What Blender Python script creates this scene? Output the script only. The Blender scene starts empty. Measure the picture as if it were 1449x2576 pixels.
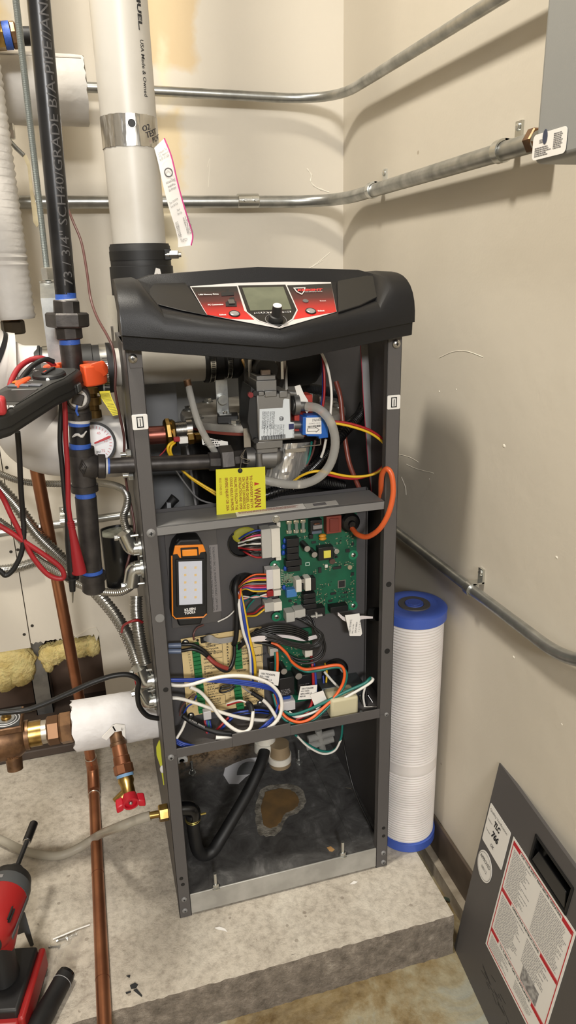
import bpy, bmesh, math, random
from mathutils import Vector as V, Matrix

random.seed(7)
SC = bpy.context.scene
COL = SC.collection

# ---------------------------------------------------------------- camera (surveyed from the room's vanishing lines)
# rows: camera right, camera down, camera forward, in room axes
# (x along the back wall, y towards the back wall, z up; origin = foot of the boiler's front post on the concrete pad)
ROT = ((0.96118238, -0.27494265, -0.02312934),
       (-0.11060202, -0.3071423, -0.94521469),
       (0.25277584, 0.91108186, -0.32562898))
EYE = V((-0.05123841, -0.96193652, 1.07645988))
FPX = 1769.772
cam_d = bpy.data.cameras.new('camera')
cam = bpy.data.objects.new('camera', cam_d)
COL.objects.link(cam)
cam_d.sensor_fit = 'VERTICAL'
cam_d.sensor_height = 36.0
cam_d.lens = FPX / 2576 * 36.0
cam_d.clip_start = 0.01
_r, _d, _f = (V(a) for a in ROT)
cam.matrix_world = Matrix(((_r.x, -_d.x, -_f.x, EYE.x), (_r.y, -_d.y, -_f.y, EYE.y), (_r.z, -_d.z, -_f.z, EYE.z), (0, 0, 0, 1)))
SC.camera = cam

# ---------------------------------------------------------------- light and exposure
SC.view_settings.view_transform = 'Standard'
SC.view_settings.look = 'None'
SC.view_settings.gamma = 1.0
SC.view_settings.use_curve_mapping = False
SC.view_settings.exposure = 0.32
world = bpy.data.worlds.new('world')
SC.world = world
world.use_nodes = True
world.node_tree.nodes['Background'].inputs[0].default_value = (1.0, 0.96, 0.90, 1)
world.node_tree.nodes['Background'].inputs[1].default_value = 0.08

def area_light(name, loc, target, size, power, color, shape='DISK', size_y=None):
    l = bpy.data.lights.new(name, 'AREA')
    l.shape = shape
    l.size = size
    if size_y: l.size_y = size_y
    l.energy = power
    l.color = color
    o = bpy.data.objects.new(name, l)
    COL.objects.link(o)
    o.location = loc
    o.rotation_euler = (V(target) - V(loc)).to_track_quat('-Z', 'Y').to_euler()
    return o

WARM = (1.0, 0.935, 0.82)
area_light('ceiling_lamp', (-0.35, -0.22, 2.42), (-0.35, -0.22, 0), 0.22, 27, WARM)
area_light('fill_lamp_mid_room', (-0.6, -2.6, 2.42), (-0.3, -0.8, 0.6), 0.5, 14, (1.0, 0.97, 0.93))  # added fill lamp, no known fixture; brightens the boiler from the front
area_light('fill_lamp_far_room', (-0.3, -4.3, 2.42), (0.0, -0.5, 0.8), 0.6, 135, (1.0, 0.98, 0.95))  # added far fill lamp, placed to throw low light under the hood

# ---------------------------------------------------------------- survey helpers: a sighted point to its place on a known plane
def at(px, py, x=None, y=None, z=None):
    v = _r * (px - 724.5) + _d * (py - 1288) + _f * FPX
    if x is not None: s = (x - EYE.x) / v.x
    elif y is not None: s = (y - EYE.y) / v.y
    else: s = (z - EYE.z) / v.z
    return EYE + v * s
def P(px, py, y): return at(px, py, y=y)
def PX(px, py, x): return at(px, py, x=x)
def PZ(px, py, z): return at(px, py, z=z)
def rad(p, wpx):            # radius of a round thing at p that measures wpx across
    return _f.dot(V(p) - EYE) * wpx / FPX / 2

# ---------------------------------------------------------------- materials
def lin(c):
    return tuple(((v / 255) / 12.92 if v / 255 <= .04045 else ((v / 255 + .055) / 1.055) ** 2.4) for v in c) + (1,)
MATS = {}
def mat(name, col, rough=.5, metal=0., col2=None, nscale=8., nlo=.4, nhi=.6, bump=None, trans=0., coat=0., ior=None, emit=0., detail=4., stretch=None, spec=None, rvar=0., alpha=1., sss=0.):
    if name in MATS: return MATS[name]
    m = bpy.data.materials.new(name)
    m.use_nodes = True
    nt = m.node_tree
    b = nt.nodes['Principled BSDF']
    b.inputs['Base Color'].default_value = lin(col)
    b.inputs['Roughness'].default_value = rough
    b.inputs['Metallic'].default_value = metal
    if trans: b.inputs['Transmission Weight'].default_value = trans
    if coat: b.inputs['Coat Weight'].default_value = coat
    if ior: b.inputs['IOR'].default_value = ior
    if spec is not None: b.inputs['Specular IOR Level'].default_value = spec
    if alpha < 1: b.inputs['Alpha'].default_value = alpha
    if sss:
        b.inputs['Subsurface Weight'].default_value = sss
        b.inputs['Subsurface Scale'].default_value = .005
    if emit:
        b.inputs['Emission Color'].default_value = lin(col)
        b.inputs['Emission Strength'].default_value = emit
    if col2 or bump or rvar:
        tc = nt.nodes.new('ShaderNodeTexCoord')
        src = tc.outputs['Object']
        if stretch:
            mp = nt.nodes.new('ShaderNodeMapping')
            mp.inputs['Scale'].default_value = stretch
            nt.links.new(src, mp.inputs['Vector'])
            src = mp.outputs['Vector']
    if col2 or rvar:
        n = nt.nodes.new('ShaderNodeTexNoise')
        n.inputs['Scale'].default_value = nscale
        n.inputs['Detail'].default_value = detail
        nt.links.new(src, n.inputs['Vector'])
        if col2:
            r = nt.nodes.new('ShaderNodeValToRGB')
            r.color_ramp.elements[0].position = nlo
            r.color_ramp.elements[1].position = nhi
            r.color_ramp.elements[0].color = lin(col)
            r.color_ramp.elements[1].color = lin(col2)
            nt.links.new(n.outputs['Fac'], r.inputs['Fac'])
            nt.links.new(r.outputs['Color'], b.inputs['Base Color'])
        if rvar:
            mr = nt.nodes.new('ShaderNodeMapRange')
            mr.inputs['To Min'].default_value = max(.02, rough - rvar)
            mr.inputs['To Max'].default_value = min(1, rough + rvar)
            nt.links.new(n.outputs['Fac'], mr.inputs['Value'])
            nt.links.new(mr.outputs['Result'], b.inputs['Roughness'])
    if bump:
        n2 = nt.nodes.new('ShaderNodeTexNoise')
        n2.inputs['Scale'].default_value = bump[0]
        n2.inputs['Detail'].default_value = 3
        nt.links.new(src, n2.inputs['Vector'])
        bn = nt.nodes.new('ShaderNodeBump')
        bn.inputs['Strength'].default_value = bump[1]
        bn.inputs['Distance'].default_value = bump[2] if len(bump) > 2 else .002
        nt.links.new(n2.outputs['Fac'], bn.inputs['Height'])
        nt.links.new(bn.outputs['Normal'], b.inputs['Normal'])
    MATS[name] = m
    return m

# ---------------------------------------------------------------- mesh builder
def smooth_path(pts, n=6):
    pts = [V(p) for p in pts]
    if len(pts) < 3: return pts
    q = [pts[0] * 2 - pts[1]] + pts + [pts[-1] * 2 - pts[-2]]
    out = []
    for i in range(1, len(q) - 2):
        a, b, c, d = q[i - 1:i + 3]
        for k in range(n):
            t = k / n
            out.append(.5 * (2 * b + (c - a) * t + (2 * a - 5 * b + 4 * c - d) * t * t + (3 * b - a - 3 * c + d) * t ** 3))
    out.append(pts[-1])
    return out
def fillet(pts, r, n=8):
    pts = [V(p) for p in pts]
    out = [pts[0]]
    for i in range(1, len(pts) - 1):
        a, b, c = pts[i - 1:i + 2]
        d1, d2 = (a - b), (c - b)
        k = min(r, d1.length * .49, d2.length * .49)
        s, e = b + d1.normalized() * k, b + d2.normalized() * k
        for j in range(n + 1):
            t = j / n
            out.append((1 - t) ** 2 * s + 2 * t * (1 - t) * b + t * t * e)
    out.append(pts[-1])
    return out
def resample(pts, step):
    out = [pts[0]]
    acc = 0
    for a, b in zip(pts, pts[1:]):
        L = (b - a).length
        pos = step - acc
        while pos <= L:
            out.append(a.lerp(b, pos / L))
            pos += step
        acc = (acc + L) % step if L else acc
    return out
def frame(n):
    n = V(n).normalized()
    u = n.cross(V((0, 0, 1)) if abs(n.z) < .9 else V((1, 0, 0))).normalized()
    return u, n.cross(u).normalized(), n

class MB:
    def __init__(s):
        s.v = []
        s.f = []
    def add(s, vs, fs):
        k = len(s.v)
        s.v += [V(p) for p in vs]
        s.f += [tuple(i + k for i in q) for q in fs]
        return s
    def box(s, lo, hi, rot=None, piv=None):
        a, b = V(lo), V(hi)
        vs = [V((x, y, z)) for z in (a.z, b.z) for y in (a.y, b.y) for x in (a.x, b.x)]
        if rot:
            c = V(piv) if piv else (a + b) / 2
            vs = [c + rot @ (p - c) for p in vs]
        return s.add(vs, [(0, 2, 3, 1), (4, 5, 7, 6), (0, 1, 5, 4), (2, 6, 7, 3), (0, 4, 6, 2), (1, 3, 7, 5)])
    def obox(s, o, u, v, n):        # box from a corner and three edge vectors
        o, u, v, n = V(o), V(u), V(v), V(n)
        vs = [o, o + u, o + v, o + u + v, o + n, o + u + n, o + v + n, o + u + v + n]
        return s.add(vs, [(0, 2, 3, 1), (4, 5, 7, 6), (0, 1, 5, 4), (2, 6, 7, 3), (0, 4, 6, 2), (1, 3, 7, 5)])
    def ring(s, c, u, v, r, n, ph=0.):
        return [V(c) + (u * math.cos(ph + 2 * math.pi * i / n) + v * math.sin(ph + 2 * math.pi * i / n)) * r for i in range(n)]
    def rings(s, rs, caps=True, closed=False):
        k = len(s.v)
        n = len(rs[0])
        for r in rs: s.v += r
        m = len(rs)
        for i in range(m - (0 if closed else 1)):
            a, b = k + i * n, k + ((i + 1) % m) * n
            for j in range(n):
                s.f.append((a + j, a + (j + 1) % n, b + (j + 1) % n, b + j))
        if caps and not closed:
            s.f.append(tuple(k + j for j in reversed(range(n))))
            s.f.append(tuple(k + (m - 1) * n + j for j in range(n)))
        return s
    def cyl(s, a, b, r, r2=None, n=20, ph=0.):
        a, b = V(a), V(b)
        u, v, w = frame(b - a)
        return s.rings([s.ring(a, u, v, r, n, ph), s.ring(b, u, v, r if r2 is None else r2, n, ph)])
    def lathe(s, o, axis, prof, n=28, ph=0.):       # prof: (height along axis, radius)
        u, v, w = frame(axis)
        return s.rings([s.ring(V(o) + w * h, u, v, max(r, 1e-5), n, ph) for h, r in prof])
    def pipe(s, a, b, r, ri, n=28):       # open hollow tube
        a, b = V(a), V(b)
        u, v, w = frame(b - a)
        return s.rings([s.ring(a, u, v, r, n), s.ring(b, u, v, r, n), s.ring(b, u, v, ri, n), s.ring(a, u, v, ri, n)], closed=True)
    def tube(s, pts, r, n=8, caps=True):        # r: number or list
        pts = [V(p) for p in pts]
        m = len(pts)
        rr = r if isinstance(r, (list, tuple)) else [r] * m
        t = [(pts[min(i + 1, m - 1)] - pts[max(i - 1, 0)]).normalized() for i in range(m)]
        u, v, w = frame(t[0])
        rs = []
        for i in range(m):
            u = (u - t[i] * u.dot(t[i])).normalized()
            v = t[i].cross(u)
            rs.append(s.ring(pts[i], u, v, rr[i], n))
        return s.rings(rs, caps)
    def flex(s, pts, r, pitch=.004, depth=.12, n=14):       # corrugated hose or armoured conduit
        q = resample(pts, pitch / 4)
        pat = (1, 1, 1 - depth, 1 - depth)
        return s.tube(q, [r * pat[i % 4] for i in range(len(q))], n)
    def torus(s, c, axis, R, r, n=28, m=8, squash=1.):
        u, v, w = frame(axis)
        rs = []
        for i in range(n):
            a = 2 * math.pi * i / n
            d = u * math.cos(a) + v * math.sin(a)
            rs.append([V(c) + d * (R + r * math.cos(2 * math.pi * j / m)) + w * (r * squash * math.sin(2 * math.pi * j / m)) for j in range(m)])
        return s.rings(rs, closed=True)
    def prism(s, poly, n):      # poly: 3-D outline, extruded by the vector n
        poly = [V(p) for p in poly]
        n = V(n)
        m = len(poly)
        k = len(s.v)
        s.v += poly + [p + n for p in poly]
        s.f.append(tuple(k + i for i in range(m)))
        s.f.append(tuple(k + m + i for i in reversed(range(m))))
        for i in range(m):
            j = (i + 1) % m
            s.f.append((k + i, k + m + i, k + m + j, k + j))
        return s
    def sphere(s, c, r, n=16, m=10, sq=(1, 1, 1)):
        rs = []
        for i in range(m + 1):
            a = math.pi * i / m
            rr = max(math.sin(a), 1e-4)
            rs.append([V(c) + V((math.cos(2 * math.pi * j / n) * rr * sq[0], math.sin(2 * math.pi * j / n) * rr * sq[1], -math.cos(a) * sq[2])) * r for j in range(n)])
        return s.rings(rs)
    def hexnut(s, a, b, r, n=6, ph=0., ch=.12):         # chamfered hexagonal body
        a, b = V(a), V(b)
        u, v, w = frame(b - a)
        L = (b - a).length
        c = min(L * .3, r * ch)
        return s.rings([s.ring(a, u, v, r - c, n, ph), s.ring(a + w * c, u, v, r, n, ph), s.ring(b - w * c, u, v, r, n, ph), s.ring(b, u, v, r - c, n, ph)])

def roundrect(o, u, v, w, h, r, n=4):       # outline around a corner o, in-plane unit axes u, v
    out = []
    for cx, cy, a0 in ((w - r, r, -90), (w - r, h - r, 0), (r, h - r, 90), (r, r, 180)):
        for i in range(n + 1):
            a = math.radians(a0 + 90 * i / n)
            out.append(V(o) + V(u) * (cx + r * math.cos(a)) + V(v) * (cy + r * math.sin(a)))
    return out

# ---------------------------------------------------------------- objects
WL = {}
def thing(name, label, cat, loc, group=None):
    o = bpy.data.objects.new(name, None)
    COL.objects.link(o)
    o.empty_display_size = .02
    o.location = loc
    o['label'] = label
    o['category'] = cat
    if group: o['group'] = group
    WL[o.name] = V(loc)
    return o
def part(name, mb, m, parent=None, bevel=0., smooth=35, label=None, seg=2, kind=None, subd=0):
    vs = mb.v
    lo = V((min(p.x for p in vs), min(p.y for p in vs), min(p.z for p in vs)))
    hi = V((max(p.x for p in vs), max(p.y for p in vs), max(p.z for p in vs)))
    c = (lo + hi) / 2
    if parent is None: c.z = lo.z
    me = bpy.data.meshes.new(name)
    me.from_pydata([p - c for p in vs], [], mb.f)
    bm = bmesh.new()
    bm.from_mesh(me)
    bmesh.ops.recalc_face_normals(bm, faces=bm.faces)
    bm.to_mesh(me)
    bm.free()
    me.materials.append(m)
    o = bpy.data.objects.new(name, me)
    COL.objects.link(o)
    if parent is not None:
        o.parent = parent
        o.location = c - WL[parent.name]
    else:
        o.location = c
    WL[o.name] = c
    if smooth:
        me.polygons.foreach_set('use_smooth', [True] * len(me.polygons))
        me.set_sharp_from_angle(angle=math.radians(smooth))
    if bevel:
        b = o.modifiers.new('bevel', 'BEVEL')
        b.width = bevel
        b.segments = seg
        b.limit_method = 'ANGLE'
        b.angle_limit = math.radians(40)
        b.harden_normals = False
    if subd:
        b = o.modifiers.new('subdivision', 'SUBSURF')
        b.levels = b.render_levels = subd
    if label: o['label'] = label
    if kind: o['kind'] = kind
    return o
def solo(name, mb, m, label, cat, group=None, **k):
    o = part(name, mb, m, None, **k)
    o['label'] = label
    o['category'] = cat
    if group: o['group'] = group
    return o
def struct(name, mb, m, label=None, **k):
    o = part(name, mb, m, None, **k)
    o['kind'] = 'structure'
    if label: o['label'] = label
    return o
def inst(src, parent, p):           # another copy of a part, sharing its mesh, centred at p
    o = src.copy()
    COL.objects.link(o)
    o.parent = parent
    o.location = V(p) - WL[parent.name]
    WL[o.name] = V(p)
    return o

_fonts = {}
def text_mesh(s, size, align='LEFT', bold=0., shear=0., space=1., valign='TOP_BASELINE', lsp=1.):
    cu = bpy.data.curves.new('lettering', 'FONT')
    cu.body = s
    cu.size = size
    cu.align_x = align
    cu.offset = bold
    cu.shear = shear
    cu.space_character = space
    cu.space_line = lsp
    cu.resolution_u = 2
    o = bpy.data.objects.new('lettering', cu)
    COL.objects.link(o)
    dg = bpy.context.evaluated_depsgraph_get()
    me = o.evaluated_get(dg).to_mesh()
    vs = [v.co.copy() for v in me.vertices]
    fs = [tuple(p.vertices) for p in me.polygons]
    o.evaluated_get(dg).to_mesh_clear()
    bpy.data.objects.remove(o)
    bpy.data.curves.remove(cu)
    return vs, fs
def text(s, o, u, v, size, m, parent, name='lettering', fit=None, thick=0., **k):
    u, v = V(u).normalized(), V(v).normalized()
    vs, fs = text_mesh(s, size, **k)
    if not vs: return None
    sx = 1.
    if fit:
        w = max(p.x for p in vs) - min(p.x for p in vs)
        sx = fit / w if w else 1
    mb = MB()
    mb.add([V(o) + u * p.x * sx + v * p.y for p in vs], fs)
    return part(name, mb, m, parent, smooth=0)
def print_lines(o, u, v, w, h, rows, m, parent, fill=.55, seed=1, name='small_print', maxw=1., words=True, ragged=.35):
    # lines of print too small to read: short flat dashes in rows
    rnd = random.Random(seed)
    u, v = V(u).normalized(), V(v).normalized()
    mb = MB()
    lh = h / rows
    for i in range(rows):
        x = 0
        end = w * (1 - ragged * rnd.random()) * maxw
        while x < end:
            L = rnd.uniform(.5, 2.2) * lh if words else end
            L = min(L, end - x)
            p = V(o) + u * x - v * (i * lh + lh * (1 - fill))
            mb.add([p, p + u * L, p + u * L - v * lh * fill, p - v * lh * fill], [(0, 1, 2, 3)])
            x += L + lh * .35
    return part(name, mb, m, parent, smooth=0)
def quad(o, u, v): return MB().add([V(o), V(o) + V(u), V(o) + V(u) + V(v), V(o) + V(v)], [(0, 1, 2, 3)])

def wire(name, m, r, pts, parent, n=7, y=None, res=6, **k):
    # pts: sighted (px, py, y) triples
    q = [P(p[0], p[1], p[2] if len(p) > 2 else y) for p in pts]
    return part(name, MB().tube(smooth_path(q, res), r, n), m, parent, smooth=60, **k)
def screw(c, n, r, m, parent, name='screw', cross=True):
    u, v, w = frame(n)
    mb = MB().lathe(V(c), n, [(0, r), (r * .25, r * .98), (r * .5, r * .7), (r * .58, r * .3)], 14)
    o = part(name, mb, m, parent)
    if cross:
        t = V(c) + w * r * .59
        x = MB()
        for a, b in ((u, v), (v, u)):
            x.obox(t - a * r * .42 - b * r * .1, a * r * .84, b * r * .2, w * r * .06)
        part('cross_slot', x, K['black'], o if parent and not parent.parent else parent, smooth=0)
    return o

# shared materials
K = {}
K['black'] = mat('black', (16, 16, 17), .55)
K['blackgloss'] = mat('black_gloss', (14, 14, 15), .25)
K['rubber'] = mat('black_rubber', (17, 17, 18), .55, col2=(24, 24, 25), nscale=40)
K['frame'] = mat('charcoal_paint', (84, 81, 80), .5, bump=(900, .06), spec=.4)
K['framelt'] = mat('grey_paint', (122, 121, 120), .45, bump=(900, .05))
K['inside'] = mat('dark_grey_paint', (76, 74, 75), .5, bump=(900, .05))
K['hood'] = mat('black_textured_plastic', (19, 19, 21), .42, bump=(1400, .35, .0006), spec=.35)
K['hoodflat'] = mat('black_satin_plastic', (21, 21, 22), .38, bump=(900, .12, .0004))
K['galv'] = mat('galvanised_steel', (176, 177, 174), .36, .9, col2=(142, 144, 143), nscale=60, nlo=.35, nhi=.65, rvar=.1)
K['emt'] = mat('conduit_steel', (186, 187, 184), .34, .9, col2=(150, 151, 148), nscale=35, nlo=.35, nhi=.7, rvar=.12)
K['zinc'] = mat('zinc_plate', (205, 206, 202), .25, .95, rvar=.08, nscale=40)
K['steel'] = mat('stainless_steel', (178, 176, 172), .28, 1., rvar=.1, nscale=30)
K['castal'] = mat('cast_aluminium', (128, 127, 125), .45, .8, bump=(500, .15, .0005))
K['blackiron'] = mat('black_iron', (74, 70, 68), .42, .5, col2=(50, 47, 46), nscale=45, nlo=.35, nhi=.7, bump=(350, .2, .0006))
K['brass'] = mat('brass', (186, 156, 92), .3, 1., col2=(146, 116, 66), nscale=40, rvar=.1)
K['bronze'] = mat('bronze', (140, 108, 80), .42, .8, col2=(106, 80, 60), nscale=50, rvar=.1, bump=(400, .1, .0005))
K['copper'] = mat('copper', (186, 128, 94), .36, .9, col2=(140, 90, 66), nscale=12, nlo=.35, nhi=.75, rvar=.1)
K['pvc'] = mat('white_pvc', (190, 186, 178), .38, col2=(174, 169, 160), nscale=7, nlo=.45, nhi=.75)
K['white'] = mat('white_plastic', (226, 224, 219), .45)
K['paper'] = mat('white_paper', (232, 229, 224), .75)
K['ink'] = mat('print_black', (38, 38, 40), .7)
K['inkgrey'] = mat('print_grey', (112, 110, 112), .7)
K['inkwhite'] = mat('print_white', (228, 226, 224), .6)
K['inkred'] = mat('print_red', (186, 34, 44), .6)
K['blue_tape'] = mat('blue_thread_tape', (52, 92, 180), .5, bump=(300, .5, .001))
K['dope'] = mat('pipe_dope', (205, 202, 198), .7, bump=(500, .6, .001))
K['clear'] = mat('clear_vinyl', (226, 224, 218), .2, trans=.7, ior=1.15)
for n_, c_ in dict(w_black=(20, 20, 21), w_white=(226, 222, 214), w_red=(158, 32, 36), w_blue=(36, 62, 150), w_yellow=(222, 180, 40), w_orange=(226, 96, 40), w_green=(20, 110, 100), w_brown=(96, 62, 58), w_grey=(130, 128, 128), w_pink=(205, 70, 110)).items():
    K[n_] = mat('insulation_' + n_[2:], c_, .38)
# ================================================================ the room
XR, YB, ZF = .527, .61, -.085
def nodes_of(name, rough=.6):
    m = bpy.data.materials.new(name)
    m.use_nodes = True
    nt = m.node_tree
    b = nt.nodes['Principled BSDF']
    b.inputs['Roughness'].default_value = rough
    geo = nt.nodes.new('ShaderNodeNewGeometry')
    return m, nt, b, geo.outputs['Position']
def n_noise(nt, pos, scale, detail=4, rough=.55, dist=0.):
    n = nt.nodes.new('ShaderNodeTexNoise')
    n.inputs['Scale'].default_value = scale
    n.inputs['Detail'].default_value = detail
    n.inputs['Roughness'].default_value = rough
    n.inputs['Distortion'].default_value = dist
    nt.links.new(pos, n.inputs['Vector'])
    return n.outputs['Fac']
def n_ramp(nt, fac, stops):
    r = nt.nodes.new('ShaderNodeValToRGB')
    e = r.color_ramp.elements
    while len(e) < len(stops): e.new(.5)
    for k, (p, c) in enumerate(stops):
        e[k].position = p
        e[k].color = lin(c) if isinstance(c, tuple) else (c, c, c, 1)
    nt.links.new(fac, r.inputs['Fac'])
    return r.outputs['Color']
def n_mix(nt, fac, a, b, mode='MIX'):
    m = nt.nodes.new('ShaderNodeMix')
    m.data_type = 'RGBA'
    m.blend_type = mode
    for sock, val in ((m.inputs['Factor'], fac), (m.inputs['A'], a), (m.inputs['B'], b)):
        pass
    for idx, val in ((0, fac), (6, a), (7, b)):
        if hasattr(val, 'is_linked') or hasattr(val, 'node'): nt.links.new(val, m.inputs[idx])
        elif isinstance(val, tuple): m.inputs[idx].default_value = lin(val)
        else: m.inputs[idx].default_value = val
    return m.outputs[2]
def n_math(nt, op, a, b=None, clamp=False):
    m = nt.nodes.new('ShaderNodeMath')
    m.operation = op
    m.use_clamp = clamp
    for i, val in enumerate((a, b)):
        if val is None: continue
        if isinstance(val, (int, float)): m.inputs[i].default_value = val
        else: nt.links.new(val, m.inputs[i])
    return m.outputs[0]
def n_bump(nt, b, height, strength, dist, prev=None):
    n = nt.nodes.new('ShaderNodeBump')
    n.inputs['Strength'].default_value = strength
    n.inputs['Distance'].default_value = dist
    nt.links.new(height, n.inputs['Height'])
    if prev is not None: nt.links.new(prev, n.inputs['Normal'])
    nt.links.new(n.outputs['Normal'], b.inputs['Normal'])
    return n.outputs['Normal']
def n_xyz(nt, pos):
    s = nt.nodes.new('ShaderNodeSeparateXYZ')
    nt.links.new(pos, s.inputs[0])
    return s.outputs

# beige painted wall; the back one keeps patches of the older yellow coat
def wall_paint(name, patches):
    m, nt, b, pos = nodes_of(name, .55)
    base = n_ramp(nt, n_noise(nt, pos, 2.5, 3), [(.35, (206, 198, 183)), (.7, (214, 206, 191))])
    col = base
    if patches:
        x, y, z = n_xyz(nt, pos)
        nz = n_noise(nt, pos, 9, 4, .6)
        wob = n_math(nt, 'MULTIPLY', n_math(nt, 'SUBTRACT', nz, .5), .09)
        for x0, x1, z0, z1, c in patches:
            xx, zz = n_math(nt, 'ADD', x, wob), n_math(nt, 'ADD', z, wob)
            k = 60.
            a = n_math(nt, 'MULTIPLY', n_math(nt, 'SUBTRACT', xx, x0), k, True)
            bb = n_math(nt, 'MULTIPLY', n_math(nt, 'SUBTRACT', x1, xx), k, True)
            cc = n_math(nt, 'MULTIPLY', n_math(nt, 'SUBTRACT', zz, z0), k, True)
            dd = n_math(nt, 'MULTIPLY', n_math(nt, 'SUBTRACT', z1, zz), k, True)
            f = n_math(nt, 'MULTIPLY', n_math(nt, 'MULTIPLY', a, bb), n_math(nt, 'MULTIPLY', cc, dd))
            col = n_mix(nt, n_math(nt, 'MULTIPLY', f, .62), col, c)
    # scuffs: small dark nicks
    vo = nt.nodes.new('ShaderNodeTexVoronoi')
    vo.inputs['Scale'].default_value = 11
    nt.links.new(pos, vo.inputs['Vector'])
    spot = n_math(nt, 'LESS_THAN', vo.outputs['Distance'], .035)
    gate = n_math(nt, 'GREATER_THAN', n_noise(nt, pos, 5, 2), .56)
    col = n_mix(nt, n_math(nt, 'MULTIPLY', n_math(nt, 'MULTIPLY', spot, gate), .55), col, (140, 122, 98))
    nt.links.new(col, b.inputs['Base Color'])
    p1 = n_bump(nt, b, n_noise(nt, pos, 260, 2), .12, .001)
    n_bump(nt, b, n_noise(nt, pos, 16, 4), .10, .01, p1)
    return m
_a, _b, _c = P(300, 300, YB), P(462, 300, YB), P(512, 100, YB)
MW_back = wall_paint('beige_wall_paint_with_old_coat', [
    (_a.x, _c.x, P(480, 175, YB).z, 2.2, (205, 172, 110)),
    (_a.x, _b.x, P(440, 490, YB).z, P(440, 265, YB).z, (208, 182, 126)),
    (_a.x, P(470, 640, YB).x, P(440, 700, YB).z, P(440, 500, YB).z, (222, 208, 170)),
    (P(392, 130, YB).x, P(440, 130, YB).x, P(420, 262, YB).z, P(420, 75, YB).z, (224, 212, 180)),
    (-1.2, P(22, 30, YB).x, P(20, 190, YB).z, 2.2, (212, 186, 128))])
MW_right = wall_paint('beige_wall_paint', [])

m, nt, b, pos = nodes_of('stained_concrete_floor', .4)
n1 = n_noise(nt, pos, 5.5, 7, .68, .8)
c1 = n_ramp(nt, n1, [(.33, (88, 68, 38)), (.45, (134, 114, 76)), (.54, (158, 150, 124)), (.66, (150, 160, 158))])
c2 = n_ramp(nt, n_noise(nt, pos, 60, 5, .7), [(.35, (84, 70, 46)), (.6, (150, 140, 116))])
nt.links.new(n_mix(nt, .3, c1, c2), b.inputs['Base Color'])
n_bump(nt, b, n_noise(nt, pos, 90, 5, .7), .35, .003)
M_floor = m

m, nt, b, pos = nodes_of('trowelled_concrete', .75)
c1 = n_ramp(nt, n_noise(nt, pos, 8, 6, .65, .4), [(.28, (150, 141, 128)), (.5, (188, 179, 165)), (.72, (210, 203, 190))])
c2 = n_ramp(nt, n_noise(nt, pos, 70, 6, .75), [(.36, (118, 108, 96)), (.56, (200, 192, 178))])
c = n_mix(nt, .42, c1, c2)
vo = nt.nodes.new('ShaderNodeTexVoronoi')
vo.inputs['Scale'].default_value = 38
nt.links.new(pos, vo.inputs['Vector'])
pit = n_math(nt, 'MULTIPLY', n_math(nt, 'LESS_THAN', vo.outputs['Distance'], .13), n_math(nt, 'GREATER_THAN', n_noise(nt, pos, 14, 3), .55))
c = n_mix(nt, n_math(nt, 'MULTIPLY', pit, .5), c, (110, 98, 84))
nt.links.new(c, b.inputs['Base Color'])
p1 = n_bump(nt, b, n_noise(nt, pos, 30, 6, .7, .5), .5, .006)
n_bump(nt, b, n_noise(nt, pos, 240, 4, .7), .35, .0015, p1)
M_pad = m

m, nt, b, pos = nodes_of('rough_formed_concrete_shade', .85)
c1 = n_ramp(nt, n_noise(nt, pos, 45, 6, .7), [(.3, (92, 84, 74)), (.55, (130, 120, 108)), (.75, (164, 154, 140))])  # rough unfinished concrete; the darker tone also paints in the face's shade
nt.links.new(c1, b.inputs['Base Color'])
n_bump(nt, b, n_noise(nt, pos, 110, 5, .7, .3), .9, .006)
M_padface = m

M_ceil = mat('ceiling_grey', (140, 136, 128), .8)
M_far = mat('grey_block_wall', (150, 145, 136), .8)
struct('floor', MB().box((-1.9, -5.0, ZF - .05), (.75, .75, ZF)), M_floor)
struct('ceiling', MB().box((-1.9, -5.0, 2.5), (.75, .75, 2.55)), M_ceil)
struct('wall_left', MB().box((-1.95, -5.0, ZF), (-1.9, .75, 2.5)), M_far)
struct('wall_front', MB().box((-1.9, -5.05, ZF), (.75, -5.0, 2.5)), M_far)
struct('wall_right', MB().box((XR, -5.0, ZF), (XR + .12, YB + .1, 2.5)), MW_right)
# housekeeping pad: broken front edge and rough formed face
PADX, PADY = .462, -.137
pad = MB()
nx = 240
rnd = random.Random(3)
x0 = -1.5
top_f, rows = [], []
ny = 7
grid = []
for j in range(ny + 1):
    row = []
    for i in range(nx + 1):
        x = x0 + (PADX - x0) * i / nx
        t = j / ny
        z = ZF + (0 - ZF) * t
        yy = PADY + rnd.uniform(-.0012, .0012) - (.003 * (1 - t)) + (.002 if j == ny else 0)
        row.append(V((x, yy, z + (rnd.uniform(-.0007, .0003) if j == ny else 0))))
    grid.append(row)
pf = MB()
vs = [p for r in grid for p in r]
fs = [(j * (nx + 1) + i, j * (nx + 1) + i + 1, (j + 1) * (nx + 1) + i + 1, (j + 1) * (nx + 1) + i) for j in range(ny) for i in range(nx)]
pf.add(vs, fs)
top = grid[-1]
lip = [p + V((0, .012, -p.z)) for p in top]
pad.add(top + lip, [(i, i + 1, nx + 2 + i, nx + 1 + i) for i in range(nx)])
pad.box((x0, PADY + .012, ZF), (PADX, YB + .09, 0))
padobj = struct('concrete_pad', pad, M_pad, label='raised concrete equipment pad under the boiler', smooth=50)
part('formed_face', pf, M_padface, padobj, smooth=60, label='rough front face of the pad, shade painted into its tone')
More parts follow.
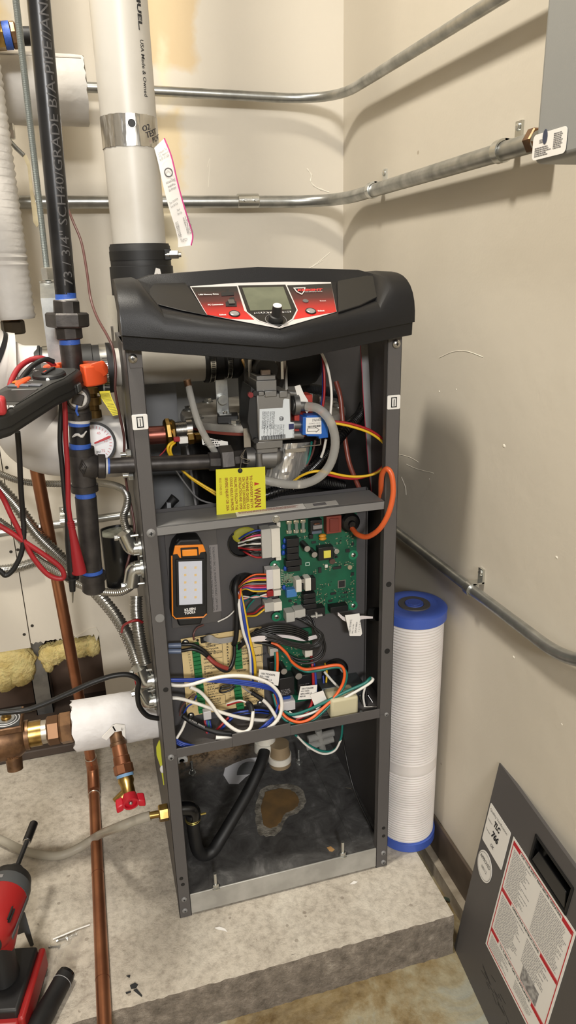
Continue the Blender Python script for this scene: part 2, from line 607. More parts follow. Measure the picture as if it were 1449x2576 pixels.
# debris strip in the gap beside the pad and the vinyl base
M_base = mat('brown_vinyl_base', (98, 86, 74), .5, col2=(84, 73, 62), nscale=12)
struct('baseboard_right', MB().box((XR - .006, -5.0, -.052), (XR, YB, .028)), M_base, bevel=.002)
struct('trim_1', MB().box((XR - .02, -5.0, ZF), (XR, YB, -.052)), mat('wall_sole_concrete', (176, 164, 146), .8, col2=(150, 138, 120), nscale=30), label='pale mortar strip along the foot of the right wall')

# back wall: two drywall sheets with an open joint, cut away low on the left
xs = P(50, 1450, YB).x
xo, zo = P(248, 1590, YB).x, P(160, 1605, YB).z
TH = .0127
wb = MB()
wb.box((xo, YB, ZF), (XR + .1, YB + TH, 2.5))
wb.box((xs + .001, YB, zo), (xo, YB + TH, 2.5))
wb.box((-1.9, YB, zo - .012), (xs - .001, YB + TH, 2.5))
for i in range(14):        # torn paper edge along the cut
    x = xs + (xo - xs) * i / 14
    h = rnd.uniform(.001, .008)
    wb.prism([(x, YB + .001, zo), (x + .011, YB + .001, zo), (x + .006, YB + .001, zo - h)], (0, TH - .003, 0))
wallback = struct('wall_back', wb, MW_back)
for px, py in ((27.6, 1388), (45, 1383), (81, 1574), (61, 1596), (17, 1176)):
    part('drywall_screw', MB().cyl(P(px, py, YB) - V((0, .0006, 0)), P(px, py, YB) + V((0, .004, 0)), .0036, n=12), mat('screw_dark', (66, 62, 56), .5, .6), wallback)
part('torn_flap', MB().prism([P(185, 1603, YB), P(226, 1580, YB), P(242, 1577, YB), P(250, 1592, YB), P(243, 1612, YB), P(236, 1594, YB)], (0, -.003, 0)), MW_back, wallback)
struct('wall_backing', MB().box((-1.9, .70, ZF), (XR, .72, 1.0)), mat('brown_sheathing', (96, 76, 63), .75, col2=(80, 63, 52), nscale=6))
struct('trim_2', MB().box((-1.9, .535, 0), (P(205, 1890, .535).x + .05, .70, .022)).box((-1.9, .60, .022), (xo, .70, .05)), mat('dark_sole_plate', (74, 62, 54), .6, col2=(60, 50, 44), nscale=10), label='dark sole plate under the cut drywall', bevel=.003)
# galvanised stud and glass-wool batts in the opening
st = MB()
sx = P(100, 1700, .64).x
st.box((sx - .02, .638, .05), (sx + .02, .640, .7)).box((sx - .02, .638, .05), (sx - .018, .70, .7)).box((sx + .018, .638, .05), (sx + .02, .70, .7))
solo('wall_stud', st, mat('stud_steel', (150, 150, 150), .4, .85, col2=(116, 117, 118), nscale=20), 'galvanised steel wall stud showing in the cut drywall opening', 'stud')
M_wool = mat('glass_wool', (226, 208, 146), .95, col2=(200, 178, 112), nscale=40, nlo=.35, nhi=.7, bump=(120, 1., .006), sss=.1)
def batt(name, label, blobs, seed):
    # lumpy pillow of wool along a chain of sighted blobs (px, py, half width px, half height px)
    r_ = random.Random(seed)
    bm = bmesh.new()
    mb = MB()
    for px, py, hw, hh in blobs:
        c = P(px, py, .63)
        k = rad(c, 2)
        rs = []
        for i in range(15):
            a = math.pi * i / 14
            ring = []
            for j in range(24):
                t = 2 * math.pi * j / 24
                q = 1 + r_.uniform(-.10, .10)
                s = max(math.sin(a), .01) ** .7
                ring.append(c + V((math.cos(t) * s * hw * k * q, math.sin(t) * s * .024 * q, -math.cos(a) * hh * k * q)))
            rs.append(ring)
        mb.rings(rs)
    return solo(name, mb, M_wool, label, 'insulation', 'wool insulation in the wall opening', smooth=180)
batt('insulation_batt', 'wide yellow glass-wool clump bulging left of the steel stud', [(20, 1665, 66, 50), (48, 1680, 38, 46), (5, 1695, 40, 46), (-40, 1670, 50, 50)], 4)
batt('insulation_batt', 'thin strip of yellow glass wool right of the steel stud', [(130, 1645, 32, 30), (165, 1632, 36, 26), (205, 1625, 38, 26), (232, 1622, 20, 28), (122, 1668, 14, 22)], 5)

# ---------------------------------------------------------------- steel conduits
def conduit(label, pts, r, fr, m=K['emt']):
    t = thing('electrical_conduit', label, 'conduit', pts[0])
    part('tube', MB().tube(fillet(pts, fr, 10), r, 18), m, t, smooth=60)
    return t
def strap_on_right(t, px, py, x, r, up=1):      # one-hole strap with its screw on the right wall
    c = PX(px, py, x)
    s = part('strap', MB().rings([[c + V((math.cos(a) * q, dy, math.sin(a) * q)) for a in [math.pi * 2 * i / 20 for i in range(20)]] for dy, q in ((-.007, r + .0002), (-.007, r + .0028), (.007, r + .0028), (.007, r + .0002))], closed=True)
         .box((XR - .004, c.y - .007, c.z + r), (XR, c.y + .007, c.z + r + .024 * up)).box((c.x, c.y - .007, c.z + r - .0005), (XR, c.y + .007, c.z + r + .0025)), K['zinc'], t)
    screw((XR - .004, c.y, c.z + r + .017), (-1, 0, 0), .0052, K['zinc'], s, cross=False)
def corner_run(a, b_, c, d, ext=.35):     # two straight runs meeting at the wall corner, produced at both ends
    s, t = (b_ - a).normalized(), (d - c).normalized()
    za = a.z + s.z / s.x * (cx - a.x)
    zc = c.z + t.z / t.y * (cy - c.y)
    k = V((cx, cy, (za + zc) / 2))
    return [a - s * min(1.45, (a.x + 1.88) / s.x), k, d + t * ext]
cx = XR - .033
cy = YB - .035
c1 = conduit('thin upper steel conduit bending round the wall corner high above the boiler', corner_run(P(215, 216.5, cy), P(733, 244, cy), PX(953, 186, cx), PX(1222, 16.5, cx), .10), .0089, .125)
cx = XR - .026
cy = YB - .03
c2 = conduit('thicker lower steel conduit bending round the wall corner with a set-screw coupling', corner_run(P(45, 507, cy), P(598, 505.5, cy), PX(986, 467, cx), PX(1222, 394.8, cx), .12), .0117, .125)
part('coupling', MB().cyl(P(597, 505.5, cy), P(650, 505, cy), .0137), K['zinc'], c2, bevel=.0012)
for px in (612, 638):
    q = P(px, 505, cy)
    part('set_screw', MB().cyl(q + V((0, -.013, 0)), q + V((0, -.021, 0)), .003, n=10), K['zinc'], c2)
strap_on_right(c2, 938, 478, cx, .0117)
strap_on_right(c2, 1262, 380, cx, .0117)
part('box_connector', MB().hexnut(PX(1337, 356, cx), PX(1356, 350, cx), .0145), K['bronze'], c2)
cx = XR - .020
c3 = conduit('low steel conduit running down the right wall above the filter cartridge', [PX(960, 1308, cx), PX(1180, 1478, cx), PX(1385, 1633, cx), PX(1430, 1655, cx), PX(1500, 1670, cx)], .0089, .05)
strap_on_right(c3, 1184, 1481, cx, .0089)
cy = YB - .02
c4 = conduit('steel conduit low on the back wall behind the gas drip leg', [P(20, 1338, cy) + (P(20, 1338, cy) - P(300, 1297, cy)) * 5, P(20, 1338, cy), P(300, 1297, cy), P(372, 1287, cy)], .0089, .02)
q = P(160, 1313, cy)
s = part('strap', MB().pipe(q - V((.007, 0, 0)), q + V((.007, 0, 0)), .0115, .009, 18).box((q.x - .007, YB - .004, q.z + .008), (q.x + .007, YB, q.z + .03)), K['zinc'], c4)
screw((q.x, YB - .004, q.z + .022), (0, -1, 0), .0045, K['zinc'], s, cross=False)

# ---------------------------------------------------------------- grey electrical cabinet on the right wall
bx = XR - .10
q = PX(1341, 415, bx)
eb = thing('electrical_cabinet', 'grey steel electrical cabinet mounted high on the right wall', 'cabinet', (XR - .05, q.y, q.z))
M_cab = mat('cabinet_grey', (140, 141, 139), .42, bump=(700, .05))
part('housing', MB().box((bx, q.y - .55, q.z), (XR, q.y, q.z + .75)), M_cab, eb, bevel=.006, seg=3)
def cab(px, py): return PX(px, py, bx - .0008)
o, oy, oz = cab(1343, 341), V((0, -1, 0)), V((0, 0, 1))
lw = abs(cab(1429, 318).y - o.y)
lh = abs(cab(1339, 405).z - o.z)
lab = part('rating_label', MB().prism(roundrect(o - oz * lh, oy, oz, lw, lh, .005), (-.0003, 0, 0)), K['paper'], eb, smooth=0)
o2 = o + V((-.0006, 0, 0))
print_lines(o2 + oy * lw * .08 - oz * lh * .5, oy, oz, lw * .5, lh * .38, 5, K['inkgrey'], lab, seed=5)
print_lines(o2 + oy * lw * .63 - oz * lh * .12, oy, oz, lw * .3, lh * .62, 9, K['inkgrey'], lab, seed=6)
print_lines(o2 + oy * lw * .2 - oz * lh * .22, oy, oz, lw * .12, lh * .16, 3, K['inkgrey'], lab, seed=7)
part('logo_mark', MB().prism([o2 + oy * lw * .37 - oz * lh * .18 + (oy * math.cos(a) * .004 + oz * math.sin(a) * .007) for a in [math.pi * 2 * i / 14 for i in range(14)]], (-.0002, 0, 0)), mat('print_slate', (58, 64, 84), .6), lab, smooth=0)

# chips and a run of pale filler on the painted walls
m_chip = mat('pale_filler', (232, 226, 212), .7)
WR = bpy.data.objects['wall_right']
for px, py, r in ((1268, 1122, .004), (1105, 985, .0025), (1292, 1653, .003), (1148, 980, .002), (1080, 1205, .002), (1413, 1822, .0022), (1400, 1402, .003)):
    c = PX(px, py, XR)
    part('paint_chip', MB().sphere(c, r, 8, 6, (.2, 1, .7)), m_chip, WR)
for pts in (((1000, 1142), (1030, 1150), (1052, 1162)), ((1022, 1168), (1050, 1180), (1090, 1190)), ((1105, 900), (1140, 885), (1175, 884), (1215, 898)), ((1010, 1200), (1020, 1225), (1022, 1245))):
    part('paint_scratch', MB().tube(smooth_path([PX(a, b_, XR) for a, b_ in pts], 5), .0007, 5), m_chip, WR)
part('filler_run', MB().tube(smooth_path([P(a, b_, YB) for a, b_ in ((772, 424), (783, 440), (782, 458), (797, 472), (828, 484))], 5), [.0012 + .001 * (i % 4 == 1) for i in range(21)], 6), m_chip, wallback)
for pts in (((770, 680), (800, 660), (830, 635)), ((785, 672), (812, 655)), ((522, 420), (528, 400), (524, 470))):
    part('paint_scratch', MB().tube(smooth_path([P(a, b_, YB) for a, b_ in pts], 5), .0007, 5), m_chip, wallback)
# ================================================================ the boiler
W, D, H = .394, .42, .985
BO = thing('boiler', 'open charcoal boiler on the pad with its front cover off and wiring exposed', 'boiler', (W / 2, D / 2, 0))
def fb(px, py, w, h, y, d, mb=None):      # box standing d proud of the plane y, its face sighted at (px, py), w x h px across
    c = P(px, py, y - d)
    s = rad(c, 1)
    mb = mb or MB()
    return mb.box((c.x - w * s, y - d, c.z - h * s), (c.x + w * s, y, c.z + h * s))
def hole(px, py, y, r, parent, name='hole', m=None):
    c = P(px, py, y)
    return part(name, MB().cyl(c + V((0, -.0004, 0)), c + V((0, .0008, 0)), r, n=20), m or K['black'], parent)

# frame
lp = part('corner_post', MB().box((0, 0, 0), (.021, .0016, H)).box((0, 0, 0), (.0016, .022, H)).box((.0194, 0, 0), (.021, .012, H)), K['frame'], BO, bevel=.0006)
rp = part('corner_post', MB().box((W - .0225, 0, 0), (W, .0016, H)).box((W - .0016, 0, 0), (W, .022, H)).box((W - .0225, 0, 0), (W - .021, .012, H)), K['frame'], BO, bevel=.0006)
part('side_panel', MB().box((.0002, .022, .01), (.0014, D, H)), K['frame'], BO)
part('side_panel', MB().box((W - .0014, .022, .003), (W - .0002, D, H)), K['inside'], BO)
part('rear_panel', MB().box((.001, D - .0014, .10), (W - .001, D, H)), mat('pale_grey_paint', (150, 150, 148), .45), BO)
part('top_panel', MB().box((.001, .37, H - .0014), (W - .001, D, H)).box((.001, .2, H - .0014), (.118, .37, H)), K['frame'], BO)
for px, py in ((417, 1735), (456, 2210), (460, 2225)):
    hole(px, py, 0, .0042 if py < 2000 else .0034, lp)
for px, py in ((978, 1470), (974, 1638), (965, 2083), (965, 2103)):
    hole(px, py, 0, .0048 if py < 2000 else .0034, rp)
hole(402, 1555, 0, .0068, lp, 'knockout', K['framelt'])
for px, py, r in ((380, 1341, .0066), (430, 1905, .0055), (463, 2262, .005), (465, 2290, .005)):
    screw(P(px, py, 0), (0, -1, 0), r, K['framelt'], lp)
for px, py, r in ((972, 1797, .004), (964, 2145, .005), (964, 2168, .005)):
    screw(P(px, py, 0), (0, -1, 0), r, K['framelt'], rp)
# latch keepers on the posts
for (px, py), po in (((352.5, 1062), lp), ((991, 1012), rp)):
    c = P(px, py, -.002)
    k = part('latch_keeper', MB().prism(roundrect(c + V((-.0105, 0, -.0105)), (1, 0, 0), (0, 0, 1), .021, .021, .002), (0, .002, 0)), K['white'], po, bevel=.0004)
    q = MB()
    for a, b_, w_, h_ in ((-.0045, -.0075, .0013, .015), (.0032, -.0075, .0013, .015), (-.0045, -.0075, .009, .0013), (-.0045, .0062, .009, .0013), (-.0004, -.0055, .0011, .010)):
        q.box((c.x + a, -.0026, c.z + b_), (c.x + a + w_, -.0018, c.z + b_ + h_))
    part('latch_slot', q, K['black'], po, smooth=0)

# ---- hood
def lerp(a, b, t): return a + (b - a) * t
ST = [(-.003, .05, 1.070), (.02, .05, 1.0715), (.028, .048, 1.068), (.05, -.008, 1.033), (.105, -.03, 1.0216), (.15, -.045, 1.0138), (.195, -.06, 1.006), (.24, -.045, 1.0138), (.285, -.03, 1.0216), (.345, -.008, 1.033), (.366, .048, 1.068), (.374, .05, 1.0715), (.3985, .05, 1.070)]
prof = []
for x, ya, za in ST:
    k = 1 - min(1, abs(x - .197) / .2)                  # 0 at the ends, 1 at the keel
    yc, zc = lerp(-.030, -.068, k), lerp(1.003, .981, k)
    zt = lerp(1.0715, 1.081, k)
    mid = .045 < x < .35
    R_ = (.052, zt)
    T_ = (.042, 1.059) if mid else (ya, za)
    if not mid: R_ = (.056, za + .0004)
    row = [(.125, zt if mid else za - .001), R_, T_, (ya, za)]
    ky, kz = yc - .004, za - .003
    for i in range(1, 9):
        t = i / 8
        row.append(((1 - t) ** 2 * ya + 2 * t * (1 - t) * ky + t * t * yc, (1 - t) ** 2 * za + 2 * t * (1 - t) * kz + t * t * zc))
    row += [(yc + .007, zc - .0005), (yc + .008, zc - .018), (yc + .012, zc - .019), (yc + .02, zc - .012)]
    prof.append([V((x, a, b_)) for a, b_ in row])
hd = MB()
n_ = len(prof[0])
hd.v += [p for r in prof for p in r]
for i in range(len(prof) - 1):
    for j in range(n_ - 1):
        hd.f.append((i * n_ + j, (i + 1) * n_ + j, (i + 1) * n_ + j + 1, i * n_ + j + 1))
hd.f.append(tuple(range(n_)))
hd.f.append(tuple((len(prof) - 1) * n_ + j for j in reversed(range(n_))))
hood = part('hood', hd, K['hood'], BO, smooth=28, label='black moulded hood with the control display')
# left end cap seam and fixing ears
part('end_cap', MB().prism([V((-.004, a, b_)) for a, b_ in [(p.y, p.z) for p in prof[0]][3:13]] + [V((-.004, .02, 1.0))], (.001, 0, 0)), K['hoodflat'], hood)
for px, py in ((334, 902), (997, 865)):
    c = P(px, py, -.0012)
    screw(c, (0, -1, 0), .0062, K['steel'], BO)
part('ear', MB().box((.004, -.0012, .958), (.021, 0, .99)), K['frame'], hood, bevel=.0005)
# control panel lying in the hood's recess
PN = V((0, -.52, 1)).normalized()
PU, PV_ = V((1, 0, 0)), V((0, 1, .52)).normalized()
PO = V((.195, .04, 1.0592))
def onp(px, py, lift=.0006):        # sighted point on the panel plane
    v = _r * (px - 724.5) + _d * (py - 1288) + _f * FPX
    o = PO + PN * lift
    return EYE + v * ((o - EYE).dot(PN) / v.dot(PN))
def onpoly(pts, lift, th=.0005): return MB().prism([onp(a, b_, lift) for a, b_ in pts], PN * -th)
Z1 = lambda X, Y: (460 + X / 3.6225, 690 + Y / 3.62)
m, nt, b, pos = nodes_of('panel_red_fade', .3)
x_, y_, z_ = n_xyz(nt, pos)
f_ = n_math(nt, 'DIVIDE', n_math(nt, 'SUBTRACT', z_, 1.018), .034, True)
nt.links.new(n_ramp(nt, f_, [(0., (190, 34, 30)), (.3, (160, 32, 29)), (.62, (74, 28, 28)), (1., (26, 25, 26))]), b.inputs['Base Color'])
M_panel = m
m_silver = mat('panel_silver', (214, 210, 208), .3, .3)
pl = part('control_panel', onpoly([Z1(*p) for p in ((65, 110), (490, 78), (940, 68), (1350, 72), (1402, 340), (880, 492), (440, 410), (215, 366))], .0006), m_silver, hood, smooth=0, label='red and black membrane control panel')
for poly in (((78, 118), (492, 108), (560, 330), (650, 412), (440, 405), (222, 366)), ((948, 100), (1352, 84), (1400, 340), (1010, 410), (1048, 330))):
    part('panel_field', onpoly([Z1(*p) for p in poly], .0010, .0004), M_panel, pl if False else hood, smooth=0)
part('display_bezel', onpoly([Z1(*p) for p in ((490, 96), (942, 86), (1048, 326), (1005, 410), (882, 488), (690, 425), (575, 340))], .0014, .0006), m_silver, hood, smooth=0)
part('display_field', onpoly([Z1(*p) for p in ((503, 102), (934, 93), (1036, 322), (994, 402), (880, 478), (698, 418), (586, 338))], .0018, .0006), K['blackgloss'], hood, smooth=0)
part('display_screen', onpoly([Z1(*p) for p in ((540, 122), (915, 112), (990, 318), (615, 330))], .0021, .0006), mat('lcd_olive', (98, 102, 84), .25, col2=(86, 90, 74), nscale=20), hood, smooth=0, label='blank olive LCD screen')
def ptext(s, X, Y, size, m, **k):
    return text(s, onp(*Z1(X, Y), .0024), PU, PV_, size, m, hood, **k)
wpx = lambda a, b_: abs(onp(*Z1(*b_)).x - onp(*Z1(*a)).x)
ptext('USB Memory Drive', 145, 190, .0045, K['inkwhite'], bold=.00012, fit=wpx((145, 180), (328, 180)))
ptext('PC Connection', 230, 283, .0045, K['inkwhite'], bold=.00012, fit=wpx((230, 270), (370, 270)))
ptext('Select', 335, 374, .0045, K['inkwhite'], bold=.00012, fit=wpx((335, 366), (397, 366)))
ptext('Select', 1232, 338, .0045, K['inkwhite'], bold=.00012, fit=wpx((1232, 332), (1294, 332)))
ptext('Reset', 1250, 246, .0038, K['inkwhite'], fit=wpx((1250, 240), (1305, 240)))
part('panel_rule', onpoly([Z1(*p) for p in ((650, 346), (985, 332), (985, 346), (650, 360))], .0021, .0004), m_silver, hood, smooth=0)
ptext('SMART SYSTEM', 656, 358, .0046, K['ink'], bold=.0002, fit=wpx((656, 350), (978, 340)))
ptext('KNIGHT', 1045, 153, .0072, mat('logo_red', (214, 46, 44), .4), bold=.0004, fit=wpx((1045, 140), (1285, 140)), shear=.25)
ptext('HIGH EFFICIENCY BOILER', 1112, 163, .0026, K['inkwhite'], fit=wpx((1112, 160), (1275, 160)))
sh = MB()
so = [Z1(*p) for p in ((1005, 122), (1118, 118), (1112, 150), (1086, 186), (1035, 160))]
si = [Z1(*p) for p in ((1020, 128), (1106, 125), (1102, 148), (1084, 176), (1044, 156))]
for i in range(5):
    j = (i + 1) % 5
    sh.prism([onp(*so[i], .0021), onp(*so[j], .0021), onp(*si[j], .0021), onp(*si[i], .0021)], PN * -.0003)
part('shield_mark', sh, m_silver, hood, smooth=0)
for X, Y in ((470, 362), (1165, 338)):
    c = onp(*Z1(X, Y), .0012)
    bt = part('push_button', MB().lathe(c, PN, [(0, .0068), (.001, .0068), (.0012, .0055), (.002, .0045), (.0022, .001)], 20), mat('button_grey', (150, 148, 146), .35, .3), hood)
    part('button_ring', MB().torus(c + PN * .0006, PN, .0066, .0009, 24, 6), K['black'], hood)
c = onp(*Z1(1118, 245), .0012)
part('reset_button', MB().lathe(c, PN, [(0, .0042), (.001, .004), (.0012, .001)], 18), mat('button_dark', (92, 92, 92), .4), hood)
for poly in (((350, 165), (395, 160), (395, 135), (420, 134), (420, 158), (462, 160), (466, 190), (352, 196)), ((388, 250), (425, 240), (425, 212), (468, 208), (470, 240), (488, 246), (492, 292), (392, 292))):
    part('port', onpoly([Z1(*p) for p in poly], .0016, .0006), K['black'], hood, smooth=0)
c = onp(*Z1(440, 250), .0022)
part('port_shell', MB().obox(c - PU * .004 - PV_ * .006, PU * .008, PV_ * .010, PN * .0012), mat('port_metal', (120, 118, 116), .35, .8), hood, smooth=0)
c = onp(*Z1(848, 415), .0018)
kn = part('control_knob', MB().lathe(c, PN, [(0, .0098), (.003, .0096), (.006, .0085), (.007, .0068), (.020, .0060), (.0205, .0058)], 26), K['rubber'], hood)
part('knob_cap', MB().lathe(c + PN * .0205, PN, [(0, .0058), (.0006, .0056), (.0009, .004)], 24), K['white'], hood)
part('knob_ring', MB().torus(c + PN * .0004, PN, .0138, .0004, 30, 4), K['w_grey'], hood)
part('side_pad', onpoly([(848, 706), (925, 692), (962, 700), (968, 738), (905, 768), (852, 784)], .0042, .0045), K['hoodflat'], hood, bevel=.001)
part('side_pad', onpoly([(392, 706), (466, 711), (522, 793), (455, 780), (392, 764), (372, 735)], .0012, .0015), K['hoodflat'], hood, bevel=.0004)

# ---- base pan, tray, rail, control plate
m, nt, b, pos = nodes_of('stained_galvanised_pan', .38)
b.inputs['Metallic'].default_value = .75
c1 = n_ramp(nt, n_noise(nt, pos, 22, 6, .7, .6), [(.3, (74, 72, 71)), (.55, (108, 107, 106)), (.72, (150, 149, 147))])
x_, y_, z_ = n_xyz(nt, pos)
f_ = n_math(nt, 'MULTIPLY', n_math(nt, 'MULTIPLY', n_math(nt, 'SUBTRACT', y_, .30), 12, True), n_math(nt, 'MULTIPLY', n_math(nt, 'SUBTRACT', .24, x_), 14, True))
rust = n_ramp(nt, n_noise(nt, pos, 55, 5, .7), [(.38, (70, 56, 44)), (.5, (176, 146, 110)), (.66, (206, 184, 152))])
nt.links.new(n_mix(nt, f_, c1, rust), b.inputs['Base Color'])
nt.links.new(n_math(nt, 'MULTIPLY', n_math(nt, 'SUBTRACT', 1, f_), .45), b.inputs['Metallic'])
nt.links.new(n_math(nt, 'ADD', n_math(nt, 'MULTIPLY', n_noise(nt, pos, 30, 4), .3), .26), b.inputs['Roughness'])
n_bump(nt, b, n_noise(nt, pos, 60, 4), .15, .002)
M_pan = m
pan = part('base_pan', MB().box((.0016, 0.004, .043), (W - .0016, D, .0455)).box((.0016, D - .004, .0), (W - .0016, D - .002, .06)).box((W - .06, .03, .0455), (W - .052, D, .0475)), M_pan, BO, label='stained galvanised floor of the cabinet')
part('front_lip', MB().box((.021, .0002, .004), (W - .0225, .003, .047)), mat('lip_galvanised', (176, 174, 168), .45, .3, col2=(158, 156, 150), nscale=20), pan, bevel=.0008)
for px, py, L in ((543, 2232, .032), (862, 2152, .032), (484, 1945, .03), (752, 1918, .035)):
    c = PZ(px, py, .0455)
    sd = part('mounting_stud', MB().cyl(c, c + V((0, 0, L)), .0032, n=12), K['zinc'], pan)
    part('stud_nut', MB().hexnut(c + V((0, 0, .001)), c + V((0, 0, .009)), .0058).cyl(c, c + V((0, 0, .0014)), .008, n=16), K['zinc'], pan)
c = PZ(660, 1945, .0458)
part('drain_opening', MB().cyl(PZ(626, 1948, .0456), PZ(626, 1948, .0460), .026, n=30), K['black'], pan)
part('light_pool', MB().prism([PZ(a, b_, .0457) for a, b_ in ((562, 1950), (566, 1932), (590, 1920), (622, 1908), (650, 1905), (655, 1930), (618, 1955), (600, 1972), (576, 1972))], (0, 0, .0003)), mat('painted_light_pool', (228, 228, 232), .5, .1), pan, smooth=0)  # pool of light on the pan floor, painted as a pale patch
for px, py in ((457, 1912), (460, 1930)):
    c = P(px, py, .36)
    part('grommet', MB().lathe(c, (0, -1, 0), [(0, .014), (.004, .013), (.004, .006), (0, .006)], 22), K['white'], BO)
# mineral deposit dried on the pan: tan middle, white crust
rnd = random.Random(11)
out = [(640, 2040), (648, 2010), (655, 1985), (680, 1975), (712, 1972), (740, 1974), (762, 1990), (772, 2012), (766, 2030), (750, 2045), (728, 2052), (718, 2062), (708, 2085), (690, 2102), (668, 2106), (650, 2098), (645, 2070)]
oc = V((700, 2020, 0))
def blob(k, z0, h, jit):
    pts = []
    for i in range(len(out)):
        a, b_ = V(out[i] + (0,)), V(out[(i + 1) % len(out)] + (0,))
        for t in (0, .33, .66):
            q = a.lerp(b_, t)
            q = oc + (q - oc) * (k + rnd.uniform(-jit, jit))
            pts.append(PZ(q.x, q.y, z0))
    return MB().prism(pts, (0, 0, h))
part('mineral_crust', blob(1.0, .0455, .0007, .035), mat('mineral_crust', (96, 91, 82), .8, col2=(140, 135, 124), nscale=60, bump=(200, .8, .002)), pan, smooth=0)
part('mineral_deposit', blob(.74, .0462, .0008, .02), mat('mineral_tan', (118, 90, 52), .8, col2=(98, 77, 48), nscale=25), pan, smooth=0)
# tray under the electronics with a stepped front lip
ZT = .342
xa, xb = P(585, 1870, 0).x, P(731, 1840, 0).x
tray = part('control_tray', MB().box((.002, 0, ZT - .003), (W - .002, .095, ZT)).box((.020, -.001, ZT - .006), (xa, .001, ZT + .011)).box((xa, -.001, ZT - .006), (xb, .001, ZT + .018)).box((xb, -.001, ZT - .006), (W - .022, .001, ZT + .012)), K['frame'], BO, bevel=.0006)
YP = .078
plate = part('control_plate', MB().box((.002, YP, ZT), (.374, YP + .0014, .733)).box((.3725, YP - .006, ZT), (.374, YP, .733)), K['inside'], BO)
part('cover_plate', MB().box((P(418, 1400, .074).x, .0735, P(440, 1580, .074).z), (P(551, 1450, .074).x, YP, .722)), K['frame'], plate, bevel=.0005)
lb = P(526, 1372, .0732)
ll = part('warning_strip', MB().box((lb.x, .0731, lb.z - .118), (lb.x + .0135, .0735, lb.z)), mat('grey_label', (128, 124, 124), .5), plate, smooth=0)
text('DISCONNECT ELECTRICAL POWER BEFORE SERVICING', (lb.x + .0022, .0729, lb.z - .115), (0, 0, 1), (-1, 0, 0), .0046, K['ink'], plate, fit=.112)
text('THIS UNIT. OPERATE DAMAGE TO THE CONTROL', (lb.x + .0082, .0729, lb.z - .115), (0, 0, 1), (-1, 0, 0), .0046, K['ink'], plate, fit=.112)
ZR = .733
rail = part('front_rail', MB().box((.020, -.001, .7195), (W - .0225, .001, ZR)).box((.020, -.001, ZR - .0016), (W - .0225, .062, ZR)).box((.0225, .060, .70), (W - .023, .062, ZR)), K['framelt'], BO, bevel=.0006)
a = PZ(594, 1296, ZR + .0004)
def rl(px, py): return PZ(px, py, ZR + .0005)
hz = part('notice_sticker', MB().prism([rl(591, 1287), rl(596, 1300), rl(770, 1279), rl(762, 1267)], (0, 0, .0003)), K['paper'], rail, smooth=0)
print_lines(rl(594, 1288) + V((.002, 0, .0006)), (1, 0, 0), (0, 1, 0), .098, .011, 5, mat('print_rust', (160, 96, 72), .7), rail, seed=3, ragged=.1)
hz2 = part('barcode_sticker', MB().prism([rl(764, 1268), rl(771, 1280), rl(852, 1269), rl(845, 1259)], (0, 0, .0003)), mat('pale_grey_label', (190, 188, 184), .6), rail, smooth=0)
part('barcode', MB().prism([rl(786, 1268), rl(790, 1274), rl(822, 1270), rl(818, 1264)], (0, 0, .0007)), K['inkgrey'], rail, smooth=0)
c = P(694, 1305, -.001)
part('hex_screw', MB().hexnut(c + V((0, -.005, 0)), c, .0048).cyl(c + V((0, -.0012, 0)), c, .0062, n=16), K['zinc'], rail)
# ================================================================ upper compartment
M_dkmetal = mat('dark_stainless', (104, 102, 100), .32, .95, col2=(80, 78, 77), nscale=18, rvar=.12)
hx = V((.235, .215, 0))
HX = part('heat_exchanger', MB().lathe(hx + V((0, 0, .45)), (0, 0, 1), [(0, .128), (.30, .130), (.36, .133), (.384, .139)], 48), M_dkmetal, BO, smooth=40, label='round stainless heat exchanger drum')
part('gasket', MB().lathe(hx + V((0, 0, .834)), (0, 0, 1), [(0, .141), (.005, .141)], 48), mat('red_gasket', (124, 58, 46), .6), HX)
part('lid', MB().lathe(hx + V((0, 0, .839)), (0, 0, 1), [(0, .1425), (.008, .1425), (.011, .1405), (.0111, .06)], 48), mat('sandy_aluminium', (172, 168, 160), .5, .5, col2=(146, 142, 134), nscale=30, bump=(300, .2, .001)), HX, label='pale round lid of the drum')
for k in range(10):
    a = 2 * math.pi * k / 10 + .35
    c = hx + V((math.cos(a) * .129, math.sin(a) * .129, .850))
    part('lid_bolt', MB().hexnut(c, c + V((0, 0, .007)), .0075).cyl(c, c + V((0, 0, .0015)), .0105, n=16), K['zinc'], HX)
for k in (-1, 1):
    c = hx + V((k * .142, -.01, .80))
c = P(505, 1112, .079)
tag_ = part('serial_sticker', MB().prism([P(507, 1098, .0765), P(509, 1118, .0765), P(525, 1124, .0765), P(574, 1122, .0765), P(573, 1111, .0765)], (0, .0004, 0)), K['paper'], HX, smooth=0)
print_lines(P(512, 1103, .076), (1, 0, -.08), (0, 0, 1), .032, .011, 3, K['ink'], HX, seed=9)
# grey inner jacket at the back left
part('inner_jacket', MB().box((.004, .33, .48), (P(452, 1100, .33).x, .335, .95)), mat('jacket_grey', (120, 121, 123), .4), BO)
# ignitor on the lid
c = P(562, 1040, .125)
part('ignitor_block', MB().obox(V((c.x - .012, .115, .850)), V((.032, -.006, 0)), V((.006, .032, 0)), V((0, 0, .012))), K['rubber'], HX, bevel=.0015)
part('ignitor_bracket', MB().box((c.x - .008, .138, .86), (c.x + .012, .1405, .915)).box((c.x - .008, .118, .862), (c.x + .012, .1405, .8645)), K['galv'], HX, bevel=.0008)
screw((c.x + .003, .128, .865), (0, 0, 1), .004, K['zinc'], HX, cross=False)
part('ignitor_terminal', MB().cyl((c.x + .001, .137, .885), (c.x + .001, .128, .885), .0075, n=16), K['galv'], HX)
